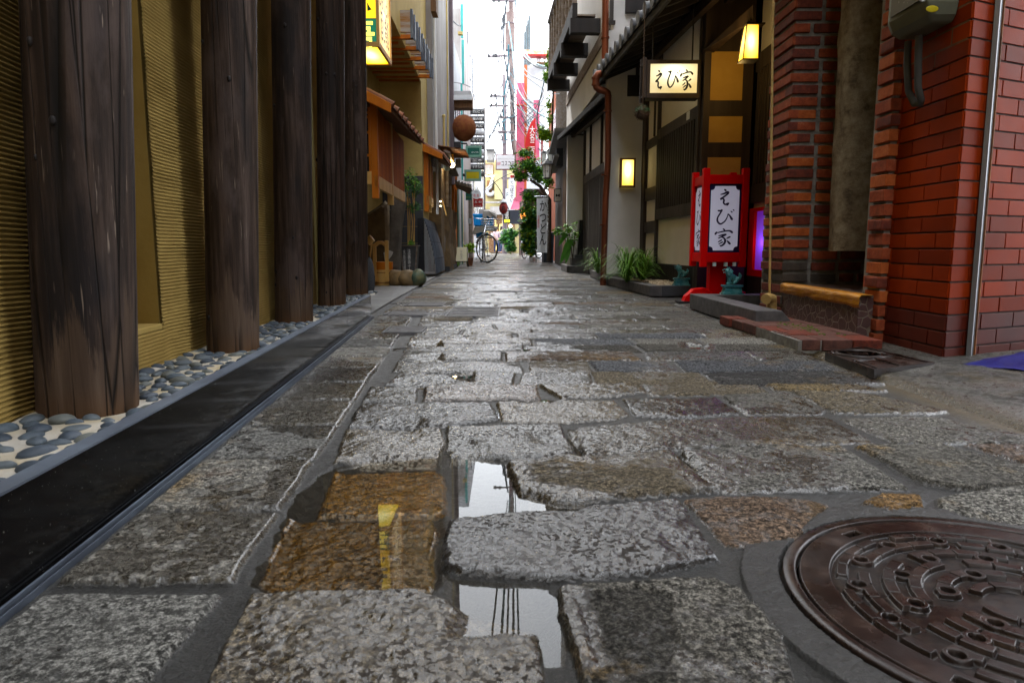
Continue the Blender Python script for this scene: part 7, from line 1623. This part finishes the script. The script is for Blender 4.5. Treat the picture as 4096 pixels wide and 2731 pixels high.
# ------------------------------------------------------------------ people far down the lane
def person(px, py, D, hgt, shirt, trousers, heading, label, stride=.0, armf=0.0):
    g = P(px, py, D); k = hgt / 1.7; ca, sa = math.cos(heading), math.sin(heading); t = thing('person', (g[0], D, 0), label, 'person')
    def W(f, l, z): return (f * ca - l * sa) * k, (f * sa + l * ca) * k, z * k
    def skin(name, ch, mt, lv=2):
        V, E, Rr = [], [], []
        for par, pts in ch:
            last = par
            for f, l, z, r in pts:
                V.append(W(f, l, z)); Rr.append(r * k)
                if last is not None: E.append((last, len(V) - 1))
                last = len(V) - 1
        me = bpy.data.meshes.new(name); me.from_pydata(V, E, []); o = bpy.data.objects.new(name, me); C.objects.link(o); o.parent = t
        o.modifiers.new('skin', 'SKIN')
        for v_, r_ in zip(me.skin_vertices[0].data, Rr): v_.radius = (r_, r_)
        me.skin_vertices[0].data[0].use_root = True; sd = o.modifiers.new('sub', 'SUBSURF'); sd.levels = sd.render_levels = lv; me.materials.append(M[mt]); WL[o.name] = (g[0], D, 0); return o
    s = stride
    skin('body', [(None, [(0, 0, .98, .105), (0, 0, 1.15, .10), (0, 0, 1.34, .115), (0, 0, 1.44, .065), (.01, 0, 1.50, .05), (.015, 0, 1.58, .072), (.02, 0, 1.64, .075)]),
                  (0, [(0, .085, .90, .085), (s * .5 + .02, .095, .50, .062), (s - .03, .095, .10, .042), (s + .12, .10, .035, .035)]), (0, [(0, -.085, .90, .085), (-s * .5 + .02, -.095, .50, .062), (-s - .03, -.095, .10, .042), (-s + .12, -.10, .035, .035)]),
                  (2, [(0, .17, 1.36, .05), (.0, .22, 1.12, .038), (.08 + armf, .22, .90, .028), (.10 + armf, .22, .84, .022)]), (2, [(0, -.17, 1.36, .05), (-.02, -.22, 1.12, .038), (.06, -.22, .90, .028), (.08, -.22, .83, .022)])], 'skin')
    skin('shirt', [(None, [(0, 0, .90, .128), (0, 0, 1.15, .118), (0, 0, 1.34, .132), (0, 0, 1.43, .078)]), (2, [(0, .175, 1.365, .064), (0, .225, 1.12, .052), (.06 + armf * .8, .225, .94, .042)]), (2, [(0, -.175, 1.365, .064), (-.02, -.225, 1.12, .052), (.045, -.225, .94, .042)])], shirt)
    skin('trousers', [(None, [(0, 0, .95, .118), (0, .085, .86, .098), (s * .5 + .02, .095, .50, .074), (s - .03, .095, .10, .055)]), (0, [(0, -.085, .86, .098), (-s * .5 + .02, -.095, .50, .074), (-s - .03, -.095, .10, .055)])], trousers)
    m = mb(); wx, wy, wz = W(-.01, 0, 1.635); m.blob((g[0] + wx, D + wy, wz), (.100 * k, .092 * k, .115 * k), 16, .06, heading); wx, wy, wz = W(-.10, 0, 1.54); m.blob((g[0] + wx, D + wy, wz), (.04 * k, .035 * k, .07 * k), 10, 0); m.build('hair', 'hair', t)
    m = mb()
    wx, wy, wz = W(.062, 0, 1.60); m.blob((g[0] + wx, D + wy, wz), (.055 * k, .06 * k, .075 * k), 12, 0); wx, wy, wz = W(.122, 0, 1.60); m.blob((g[0] + wx, D + wy, wz), (.015 * k, .012 * k, .02 * k), 8, 0); m.build('face', 'skin', t)
    m = mb()
    for q, l in ((s, .098), (-s, -.098)): wx, wy, wz = W(q + .045, l, .04); m.blob((g[0] + wx, D + wy, .04 * k), (.13 * k, .05 * k, .045 * k), 10, 0, heading)
    m.build('shoes', 'rubber', t)
    return t
DP = G(2010, 1014.5)[1]; hp = S(105, DP)
person(2008, 1014.5, DP, hp, 'shirtg', 'denim', R(-15), 'standing person in a grey long sleeved top and navy jeans, facing right', .06, .03)
person(1986, 1014.5, DP - 1.0, hp * .97, 'shirtp', 'denim', R(100), 'walking person in a pale pinkish blouse seen behind the delivery bicycle', .16)
person(1999, 1011, DP + 4, hp * .98, 'denim', 'dark', R(160), 'person in dark clothes half hidden between the two others', .04)

# ------------------------------------------------------------------ the far end of the lane
# cylinder signs in a column
cyl = ['だいこく', '風の狭', 'かれん', '山', 'えくぼ', '花', '月', '三木', 'すずらん', '灯']
for k, py in enumerate((447, 476, 504, 532, 560, 587, 613, 641, 668, 696)):
    D = 22; a, b = P(1877, py, D), P(1937, py, D); r = S(10.5, D); c = 'slate' if k not in (3, 6) else 'lightwall'
    t = thing('cylinder_sign', (0.5 * (a[0] + b[0]), D, a[2] - r), '%s horizontal cylinder sign, %s of the stacked column' % ('white' if c == 'lightwall' else 'dark grey', ['topmost', 'second from the top', 'third from the top', 'fourth from the top', 'fifth from the top', 'sixth from the top', 'seventh from the top', 'eighth from the top', 'ninth from the top', 'lowest'][k]), 'sign', 'cylinder signs stacked on the left side of the lane')
    m = mb(); m.tube([a, b], r, 20); m.build('cylinder', 'cylg' if False else c, t); m = mb(); m.tube([(a[0] - .03, D, a[2]), (a[0] + .02, D, a[2])], r * 1.06, 20); m.build('end_cap', 'galv', t)
    ptext(cyl[k], 1890, py - 5, 1930, py + 6, D - r - .004, 'inkw' if c == 'slate' else 'inkgrey', t, stretch=True)
m = mb(); p_, q_ = P(1938, 430, 22.3), P(1938, 1000, 22.3); m.tube([p_, q_[:2] + (0.0,)], .03, 8); m.build('sign_post', 'galv', tag=('thin grey upright post carrying the column of cylinder signs', 'post'))
sign('framed_sign', 1862, 583, 1926, 628, 15.8, 'greenpaint', 'sage', 'teal green hanging sign in a sage frame with white writing', .14, 8, [('ガルコス', 1885, 606, 1914, 613, 'inkw')])
sign('framed_sign', 1857, 679, 1924, 723, 15.5, 'yellowpaint', 'sage', 'mustard yellow hanging sign in a sage frame below the teal one', .14, 8, [('おばんざい', 1872, 705, 1908, 712, 'leafy')])
sign('red_sign', 1893, 793, 1931, 828, 17.5, 'redpanel', 'redpanel', 'small crimson sign with white writing on the left of the lane', .08, 1, [('五 郎', 1898, 803, 1926, 813, 'inkw'), ('お好み焼', 1900, 820, 1924, 824, 'inkw')])
sign('framed_sign', 1862, 738, 1886, 800, 15.0, 'greenpaint', 'greenpaint', 'dark green sign board with gold writing above the green framed door', .1, 3, [('ガルコス', 1864, 786, 1882, 792, 'leafy')])
c = P(1905, 777, 17.2); t = thing('round_sign', (c[0], c[1], c[2] - .1), 'round white sign with red characters above the crimson sign', 'sign'); m = mb(); r = S(18, 17.2); m.tube([c, (c[0], c[1] + .08, c[2])], r, 28); m.build('disc', 'paper', t); ptext('若 圭', 1893, 776, 1916, 788, 17.19, 'inkr', t, bold=.03); ptext('焼肉', 1898, 763, 1911, 771, 17.19, 'inkgrey', t)
sign('white_sign', 1983, 617, 2061, 679, 27, 'paper', mat('maroon_frame', (.16, .03, .04), None, 4, .5), 'white hanging sign with bold black katakana and a maroon frame', .15, 3, [('コスコス', 2006, 646, 2056, 664, 'ink'), ('創作鉄板とおばんざいの店', 1989, 634, 2055, 638, 'inkgrey'), ('お好\n焼き', 1988, 648, 2003, 662, 'inkr')])
sign('vertical_sign', 2034, 715, 2061, 850, 38, 'paper', 'lightwall', 'tall white vertical sign with black brush writing', .2, 1, [('て\nっ\nぽ\nう\nて\nい', 2040, 724, 2057, 808, 'ink')])
sign('vertical_sign', 2022, 755, 2036, 850, 39, 'paper', 'lightwall', 'narrow white vertical sign with a black capital letter', .2, 1, [('F', 2026, 770, 2033, 788, 'ink')])
# far cream building closing the view
D = 52; t = thing('far_cream_building', P(1990, 1000, D)[:2] + (0,), 'cream coloured building across the far end of the lane with a big ornament', 'building')
m = mb(); m.pb(1935, 640, 2085, 1012, D, 3); m.build('wall', 'creamwall', t); m = mb(); m.pb(1978, 696, 2012, 798, D - .6, .5); m.build('cream_banner', 'creamwall', t)
m = mb(); m.pb(1935, 655, 1974, 698, D - .3, .2); m.build('dark_balcony', 'brownwood', t); m = mb()
for k in range(7): m.pb(1938 + k * 5, 660, 1940 + k * 5, 696, D - .5, .05)
m.build('balcony_bars', 'lightwall', t); m = mb(); m.pb(1935, 702, 1975, 706, D - .8, .3); m.build('tube_light', 'bulb', t)
m = mb(); a = P(1962, 740, D - .4); m.lathe(a, [(0, 0), (0, 0)], 4)
m.tube([P(1962 + 14 * math.cos(q * .35), 765 + 14 * math.sin(q * .35), D - .4) for q in range(14)] + [P(1966, 735, D - .4), P(1972, 712, D - .4)], .14, 6); m.build('ornament', 'lightwall', t)
m = mb(); m.pb(1948, 722, 1972, 790, D - .2, .1); m.build('ornament_panel', 'brownwood', t)
m = mb(); m.pb(1935, 806, 2060, 812, D - 1.0, .5); m.pb(1960, 826, 2014, 858, D - 2.4, 2.0); m.build('grey_canopy', 'greywall', t)
m = mb(); m.pb(1955, 858, 2060, 1010, D - .5, .4); m.build('shop_front', 'brownwood', t); m = mb(); m.pb(1978, 872, 1990, 1000, D - .8, .2); m.pb(1996, 872, 2010, 960, D - .8, .2); m.build('lit_door', mat('lit_doorway', (.7, .55, .25), None, 3, .6, em=(1, .75, .35), es=.25), t)
m = mb(); m.pb(1985, 858, 2008, 895, D - 1.6, .1); m.build('dark_opening', 'brownwood', t)
# mid distance right: grey awning, pink canopies, black sign, menu stand, lanterns
m = mb(); c0 = [P(2042, 838, 33), P(2078, 838, 33), P(2078, 790, 34.5), P(2058, 792, 34.5)]; m.prism(c0, (0, .05, .03)); m.build('pink_canopy', 'pink', tag=('sloping pink cloth canopy beside the tall vertical sign', 'canopy'))
m = mb(); m.pb(2040, 840, 2078, 895, 34, .6); m.build('dark_canopy', 'darkgrey', tag=('dark grey canopy below the pink cloth canopy', 'canopy'))
t = sign('black_sign', 2013, 842, 2041, 893, 31, 'ink', 'blackmetal', 'black sign with white characters and a lit yellow strip', .1, 1, [('居\n酒', 2019, 846, 2035, 876, 'inkw')]); m = mb(); m.pb(2017, 879, 2039, 889, 30.95, .04); m.build('yellow_strip', mat('lit_yellow_strip', (.9, .85, .02), None, 3, .5, em=(.95, .9, .05), es=.7), t)
D = G(2068, 1012)[1]; t = sign('menu_stand', 2057, 890, 2078, 998, D, 'paper', 'lightwall', 'tall white menu stand with food pictures beside the utility pole', .2, 1, [('お品書', 2060, 895, 2075, 899, 'inkr')]); m = mb(); m.pb(2058, 944, 2077, 972, D - .02, .015); m.build('food_picture', 'redpanel', t); m = mb(); m.pb(2059, 948, 2068, 958, D - .035, .01); m.pb(2068, 975, 2076, 990, D - .03, .01); m.build('food_picture', 'brownwood', t)
m = mb(); m.pb(2052, 1008, 2080, 1014, D, .3); m.build('base', 'lightwall', t)
M['olant'] = mat('lit_orange_lantern', (.9, .30, .05), (.85, .75, .25), 18, .6, dirt=0, em=(1, .30, .05), es=.9)
def plantern(px, py, w_, h_, D, mt, label, ch=None):
    c = P(px, py, D); rw, rh = S(w_, D) / 2, S(h_, D) / 2; t = thing('paper_lantern', (c[0], c[1], c[2] - rh), label, 'lantern')
    m = mb(); pr = []; n_ = 22
    for i in range(n_ + 1): u = -1 + 2 * i / n_; pr.append((rw * math.sqrt(max(.12, 1 - u * u * .85)) * (1 + .02 * (i % 2)), u * rh))
    m.lathe(c, pr, 20); m.build('shade', mt, t); m = mb(); m.lathe((c[0], c[1], c[2] + rh), [(rw * .5, 0), (rw * .5, rh * .12)], 12); m.lathe((c[0], c[1], c[2] - rh * 1.12), [(rw * .5, 0), (rw * .5, rh * .12)], 12); m.tube([(c[0], c[1], c[2] + rh), (c[0], c[1], c[2] + rh * 1.9)], .006, 4); m.build('caps', 'blackmetal', t)
    if ch: text(ch, (c[0], c[1] - rw - .01, c[2]), XR, ZU, rw * 1.1, rh * 1.1, 'ink', t, bold=.02)
    return t
M['rlant'] = mat('dark_red_lantern', (.22, .035, .03), (.16, .028, .025), 5, .6)
plantern(2014, 833, 34, 42, 27, 'rlant', 'large dark red paper lantern hanging in the middle of the lane', '丸'); m = mb(); c = P(2014, 810, 27); m.lathe(c, [(.18, 0), (.05, .12), (0, .14)], 12); m.build('lantern_hood', 'galv', tag=('small metal hood above the dark red paper lantern', 'lamp hood'))
t = plantern(2093, 856, 22, 46, 19.5, 'olant', 'glowing orange paper lantern behind the palm leaves, upper left one'); lamp(t, P(2093, 856, 19.2), .6, (1, .4, .1), .05)
plantern(2101, 885, 16, 34, 20.2, 'olant', 'glowing orange paper lantern behind the palm leaves, lower right one')
# greenery down the lane
tree(2030, 1005, 43, [(2030, 1008, .05), (2030, 960, .03)], [(2028, 960, 20, 40, .8), (2042, 985, 16, 22, .4), (2048, 930, 16, 18, .3)], 'dark green bushes beside the standing person far down the lane', ['leafd', 'leafm'], 700, .28, 85, 'shrub', 'lane_shrub')
# terracotta and white buildings on the right
t = thing('terracotta_building', (2.4, 23, 0), 'terracotta coloured building on the right with climbing plants', 'building'); m = mb(); m.box8([(1.28, 19, 0), (4, 19, 0), (4, 27, 0), (1.40, 27, 0), (1.28, 19, 5.1), (4, 19, 5.1), (4, 27, 5.6), (1.40, 27, 5.6)]); m.build('wall', 'orange', t)
m = mb(); m.box(1.26, 1.29, 20, 22, 3.2, 4.4); m.build('window', 'glass', t)
t = thing('white_far_building', (3.4, 40, 0), 'white rendered building on the right with a small air conditioner', 'building'); m = mb(); m.pb(2106, 262, 2178, 1012, 40, 4); m.build('wall', 'lightwall', t); m = mb(); m.pb(2146, 234, 2164, 248, 39.5, .4); m.build('air_conditioner', 'paper', t)
m = mb(); m.pb(2098, 200, 2222, 217, 39, .5); m.build('cream_beam', mat('rust_streaked_beam', (.66, .60, .48), (.40, .22, .10), 6, .7), t); m = mb(); m.pb(2092, 217, 2222, 223, 38.9, .7); m.build('beam_edge', 'redpanel', t); m = mb(); m.pb(2146, 248, 2222, 252, 39.2, .5); m.pb(2105, 262, 2109, 500, 39.7, .2); m.build('ledge', 'brownwood', t)
t = thing('glass_tower', (4.5, 70, 0), 'narrow pale glass tower rising behind the white building', 'building'); m = mb(); z0_ = 0; a, b = P(2097, 200, 70), P(2122, 36, 70); m.prism([(a[0], 70, 5), (b[0], 70, 5), (b[0], 70, b[2]), (a[0], 70, P(2097, 140, 70)[2])], (0, 6, 0)); m.build('shaft', mat('pale_glass', (.32, .52, .62), (.60, .72, .78), 3, .3, st=(1, 1, .3)), t)
m = mb(); 
for k in range(5): x = a[0] + (b[0] - a[0]) * k / 4; m.box(x - .05, x + .05, 69.9, 69.98, 5, P(2110, 120 - 18 * k, 70)[2])
m.build('mullions', 'slate', t)
t = thing('pink_tower_banner', P(2081, 600, 34), 'tall pink vertical banner building face right of the utility pole', 'banner'); m = mb(); m.pb(2066, 330, 2097, 805, 34, .5); m.build('cloth', 'pink', t); m = mb(); m.pb(2064, 419, 2099, 422, 33.9, .1); m.pb(2097, 260, 2107, 800, 34.2, .4); m.build('frame_bars', 'orange', t)
t = thing('pink_banner', P(2144, 600, 33), 'narrow pink vertical banner left of the terracotta wall', 'banner'); m = mb(); m.pb(2134, 400, 2158, 640, 33, .15); m.build('cloth', 'pink', t)
t = thing('white_lit_banner', P(2170, 700, 25), 'red vertical strip sign with white characters behind the lane lanterns', 'sign'); m = mb(); m.pb(2164, 560, 2172, 660, 25, .1); m.build('board', 'redpanel', t); ptext('お\n食\n事', 2165, 575, 2171, 650, 24.98, 'inkw', t)
D = 28; t = thing('arched_red_sign', P(2122, 655, D), 'large red arched sign with white vertical characters above the tree', 'sign')
pts = [(2142, 470), (2142, 655), (2118, 655), (2108, 640), (2101, 610), (2100, 585), (2104, 550), (2112, 520), (2124, 490)]; m = mb(); m.prism([P(*q, D) for q in pts], (0, .3, 0)); m.build('board', 'redpanel', t); ptext('大\n名\n二\n百\n番', 2119, 505, 2139, 652, D - .01, 'inkw', t, bold=.04)
# ------------------------------------------------------------------ utility poles and wires
D = 36.9; t = thing('utility_pole', G(2088, 1021), 'bent brown utility pole beside the pink banner, thick sleeve near its top', 'utility pole')
m = mb(); m.tube([G(2088, 1021), P(2087, 760, D), P(2080, 700, D), P(2066, 640, D), P(2056, 580, D), P(2051, 540, D), P(2049, 400, D), P(2046, 250, D), P(2044, 0, D), P(2042, -300, D)], [.165, .165, .16, .155, .15, .14, .13, .13, .12, .11], 14); m.build('shaft', 'pole', t)
m = mb(); m.tube([P(2040, 200, D - .1), P(2040, 100, D - .1)], .24, 14); m.tube([P(2040, 96, D - .1), P(2040, 50, D - .1)], .20, 14); m.build('sleeve', 'pole', t); m = mb(); m.tube([P(2040, 203, D - .1), P(2040, 200, D - .1)], .26, 14); m.tube([P(2040, 98, D - .1), P(2040, 95, D - .1)], .25, 14); m.build('sleeve_bands', 'purplewall', t)
m = mb()
for (x0, y0, x1, y1) in ((1967, 2, 2066, 6), (1948, 226, 2030, 224), (1960, 384, 2020, 386), (1960, 424, 2030, 424), (2000, 470, 2064, 470), (1990, 528, 2060, 530)): m.tube([P(x0, y0, D - .3), P(x1, y1, D - .3)], .055, 6)
m.build('cross_arms', 'purplewall', t); m = mb()
for x, y in ((1975, 4), (1995, 4), (1955, 226), (1975, 226), (1985, 226), (1965, 385), (1980, 385), (1965, 424), (1985, 424), (2003, 468), (2050, 468)): m.tube([P(x, y - 9, D - .3), P(x, y + 4, D - .3)], [.05, .09], 6)
m.build('insulators', 'blackmetal', t)
D = 45; t = thing('utility_pole', P(2019, 1000, D)[:2] + (0,), 'thinner dark utility pole behind the white katakana sign', 'utility pole'); m = mb(); m.tube([P(2019, 1000, D)[:2] + (0,), P(2019, 700, D), P(2017, 420, D), P(2016, 300, D)], [.16, .15, .13, .11], 10); m.build('shaft', 'purplewall', t); m = mb(); m.tube([P(2006, 713, D), P(2045, 713, D)], .06, 6); m.tube([P(2000, 560, D), P(2034, 560, D)], .05, 6); m.pb(2008, 545, 2018, 575, D - .3, .4); m.build('fittings', 'purplewall', t)
wires = [  # (points in photo px, depths, radius px, material)
 ([(2062, -20), (2060, 60), (2068, 150), (2090, 215), (2140, 262), (2190, 276), (2236, 274)], (34, 12), 3.2, 'cable', 'thick black cable sweeping from the pole down to the timber balcony'),
 ([(2062, 110), (2082, 170), (2110, 225), (2160, 262), (2236, 270)], (34, 12), 2.0, 'cable_b', 'teal cable running just above the thick black cable to the balcony'),
 ([(2030, -20), (2020, 60), (2014, 190), (2030, 300), (2052, 420), (2060, 520)], (35, 36), 2.4, 'cable', 'black bundled cable crossing the face of the bent utility pole'),
 ([(2070, 235), (2110, 290), (2160, 320), (2215, 335)], (36, 14), 1.4, 'cable', 'slack black wire from the pole to the high glass lantern'),
 ([(2060, 250), (2100, 300), (2150, 340), (2200, 372), (2240, 376)], (36, 14), 1.3, 'cable', 'long sagging wire below the high glass lantern'),
 ([(2034, 90), (2050, 200), (2062, 320), (2090, 390), (2150, 450), (2205, 478)], (34, 20), 2.0, 'cable_b', 'teal cable dropping past the pink banner to the terracotta wall'),
 ([(2025, 0), (2000, 200), (1985, 350), (1992, 470), (2010, 560)], (36, 40), 1.5, 'cable', 'knotted wire hanging left of the utility pole'),
 ([(2014, 60), (1996, 160), (1980, 222)], (36, 38), 1.4, 'cable', 'short wire running down to the purple cross arm'),
 ([(2030, 226), (1990, 246), (1950, 246), (1922, 250), (1878, 262)], (36, 30), 1.4, 'cable', 'wavy wire reaching left from the cross arm into the sky'),
 ([(1945, 575), (1975, 520), (1996, 470), (2024, 400), (2040, 300)], (30, 36), 2.0, 'cable', 'dark diagonal cable rising from the white building to the pole'),
 ([(1942, 520), (1990, 500), (2040, 470), (2090, 460)], (30, 36), 1.1, 'cable_b', 'teal horizontal cable in the tangle below the cross arms'),
 ([(1942, 500), (1990, 492), (2050, 492)], (30, 36), 1.1, 'cable', 'straight dark wire in the tangle below the cross arms'),
 ([(2100, 470), (2150, 420), (2200, 300), (2230, 240)], (34, 14), 1.1, 'cable', 'thin wire slanting up across the pale building to the right'),
 ([(2160, 560), (2148, 470), (2165, 380), (2182, 300)], (25, 14), 1.6, 'cable_b', 'teal guy wire slanting in front of the terracotta wall'),
 ([(1812, 85), (1830, 100), (1848, 106)], (14, 16), 1.6, 'cable', 'short black wire loop between the concrete column and teal fin'),
 ([(1815, 330), (1850, 336), (1884, 350)], (14, 18), 1.1, 'cable', 'thin wire above the striped awning'),
 ([(2032, 420), (1998, 560), (1975, 640)], (38, 40), 1.2, 'cable', 'thin wire dropping behind the white katakana sign'),
 ([(2008, 60), (2006, 200), (2002, 330), (1990, 500)], (38, 38), 1.0, 'cable', 'thin vertical wire hanging in the middle of the sky'),
 ([(2022, 560), (2012, 420), (2030, 300), (2034, 180)], (38, 36), 2.2, 'cable_b', 'thick teal bundle running up the inner side of the pole'),
 ([(1950, 700), (2000, 760), (2040, 850)], (38, 38), 1.2, 'cable', 'wire crossing in front of the cream banner'),
 ([(1942, 760), (2000, 715), (2060, 690), (2110, 700)], (38, 38), 1.0, 'cable', 'wire level with the top of the tall vertical sign'),
]
for pts, (d0, d1), rp_, mt, lb in wires:
    m = mb(); n_ = len(pts); q = []
    for i in range(n_ - 1):
        p0, p1, p2, p3 = pts[max(i - 1, 0)], pts[i], pts[i + 1], pts[min(i + 2, n_ - 1)]
        for k in range(5):
            u = k / 5; q.append([.5 * (2 * p1[j] + (p2[j] - p0[j]) * u + (2 * p0[j] - 5 * p1[j] + 4 * p2[j] - p3[j]) * u * u + (3 * p1[j] - p0[j] - 3 * p2[j] + p3[j]) * u ** 3) for j in (0, 1)])
    q.append(list(pts[-1])); L = len(q) - 1
    w3 = [P(x, y, d0 + (d1 - d0) * i / L) for i, (x, y) in enumerate(q)]; rr = [S(rp_, d0 + (d1 - d0) * i / L) * 1.5 for i in range(L + 1)]
    m.tube(w3, rr, 5)
    m.build('overhead_cable', mt, tag=(lb, 'cable', 'overhead cables'))
for k, (xa, xb_, zz, mt) in enumerate(((-.60, -.25, 6.0, 'cable'), (-.30, -.2, 6.3, 'cable_b'), (-.12, -.1, 5.8, 'cable'), (.03, .0, 6.4, 'cable'), (.14, .1, 6.1, 'cable_b'))):
    m = mb(); e_ = P(2030 + 8 * k, -60 + 20 * k, 36.4); w3 = []
    for i in range(25): u = i / 24; w3.append((xa * 1.6 * (1 - u) ** 2 + 2 * u * (1 - u) * xb_ * .4 + u * u * e_[0], -8 + 44.4 * u, (zz - .2) * (1 - u) ** 2 + 2 * u * (1 - u) * (zz - 1.2) + u * u * e_[2]))
    m.tube(w3, .022 + .008 * (k % 2), 6); m.build('overhead_cable', mt, tag=('high cable running from the pole top back over the viewer', 'cable', 'high cables above the lane'))
rw = random.Random(12)
for k in range(34):
    x0 = rw.choice([1942, 1950, 2105, 2150, 2175]); y0 = rw.uniform(380, 640); x1 = rw.uniform(2022, 2056); y1 = rw.uniform(200, 560); xm, ym = (x0 + x1) / 2, (y0 + y1) / 2 + rw.uniform(15, 60); d0, d1 = rw.uniform(28, 34), 36.4
    m = mb(); L = 10; w3 = []
    for i in range(L + 1): u = i / L; w3.append(P((1 - u) ** 2 * x0 + 2 * u * (1 - u) * xm + u * u * x1, (1 - u) ** 2 * y0 + 2 * u * (1 - u) * ym + u * u * y1, d0 + (d1 - d0) * u))
    m.tube(w3, S(rw.uniform(.9, 1.8), 34), 5)
    m.build('overhead_cable', rw.choice(['cable', 'cable', 'cable_b']), tag=('one of the thin slack wires tangled round the bent utility pole', 'cable', 'tangled wires'))
# a few more of the crowded signs and boards
sign('vertical_sign', 2064, 742, 2078, 836, 35, 'redpanel', 'redpanel', 'tall crimson vertical board just right of the tall white vertical sign', .15, 1)
sign('small_sign', 2040, 700, 2058, 714, 37, 'redpanel', 'paper', 'small red header board above the tall white vertical sign', .1, 1)
sign('blue_sign', 2152, 690, 2166, 702, 21, mat('blue_sign_face', (.03, .08, .45), None, 4, .5), 'blackmetal', 'small blue sign showing through the leaves of the lane tree', .05, 1)
for k, (px, py) in enumerate(((1958, 862), (1968, 866), (1955, 905), (1966, 940))):
    m = mb(); m.pb(px - 3, py - 9, px + 4, py + 9, 30 + k, .1); m.build('notice_board', ['paper', 'yellowpaint', 'redpanel', 'paper'][k], tag=(['white notice board high behind the bicycle handlebar', 'mustard notice board behind the grey towel', 'crimson notice board behind the wire basket', 'lowest white notice board behind the bicycle wheel'][k], 'notice'))
for k, (x0, y0, x1, y1, mt, lb) in enumerate(((1946, 600, 1976, 640, 'greywall', 'grey roof house far behind the cylinder signs'), (2082, 905, 2100, 1000, 'brownwood', 'brown timber shop front behind the menu stand'), (2098, 760, 2180, 900, 'darkwood', 'dark timber upper front behind the palm leaves'))):
    t = thing('far_house', P((x0 + x1) / 2, y1, 46 - 9 * k), lb, 'house'); m = mb(); m.pb(x0, y0, x1, y1, 46 - 9 * k, 1.5); m.build('wall', mt, t); m = mb(); m.pb(x0 - 3, y0 - 5, x1 + 3, y0, 45.6 - 9 * k, 2.0); m.build('roof', 'gtile', t)
t = street_lantern(2136, 700, 12, 30, 30, 'small lane lantern far down, left of the bent pole', 'lampglass')
# things that hold hanging signs
def arm(pts, D, r, label): m = mb(); m.tube([P(x, y, D) for x, y in pts], r, 6); m.build('sign_bracket', 'blackmetal', tag=(label, 'bracket'))
arm([(1800, 572), (1868, 575), (1868, 584)], 15.6, .02, 'black bracket holding the teal green framed sign'); arm([(1850, 700), (1860, 700)], 15.4, .03, 'black bracket holding the mustard yellow framed sign')
# striped corner pole and shop front bits behind the bicycle
m = mb(); g = P(1884, 1040, 17.0); m.tube([(g[0], 17, 0), (g[0], 17, 1.7)], .05, 10); m.build('striped_post', 'greywood', tag=('grey spiral marked post at the corner behind the delivery bicycle', 'post'))
m = mb(); m.pb(1872, 873, 1884, 895, 16.0, .08); m.build('meter_cabinet', 'lightwall', tag=('small pale wall box left of the blue crates', 'wall box'))
m = mb(); m.pb(1915, 838, 1955, 862, 24, .3); m.build('shop_awning', 'lightwall', tag=('pale shop awning edge above the top blue crate', 'awning'))
m = mb(); c = P(2042, 904, 40); m.blob(c, (.09, .09, .09), 12, 0); m.build('lit_globe', 'bulb', tag=('small lit globe lamp near the menu stand far down the lane', 'lamp'))
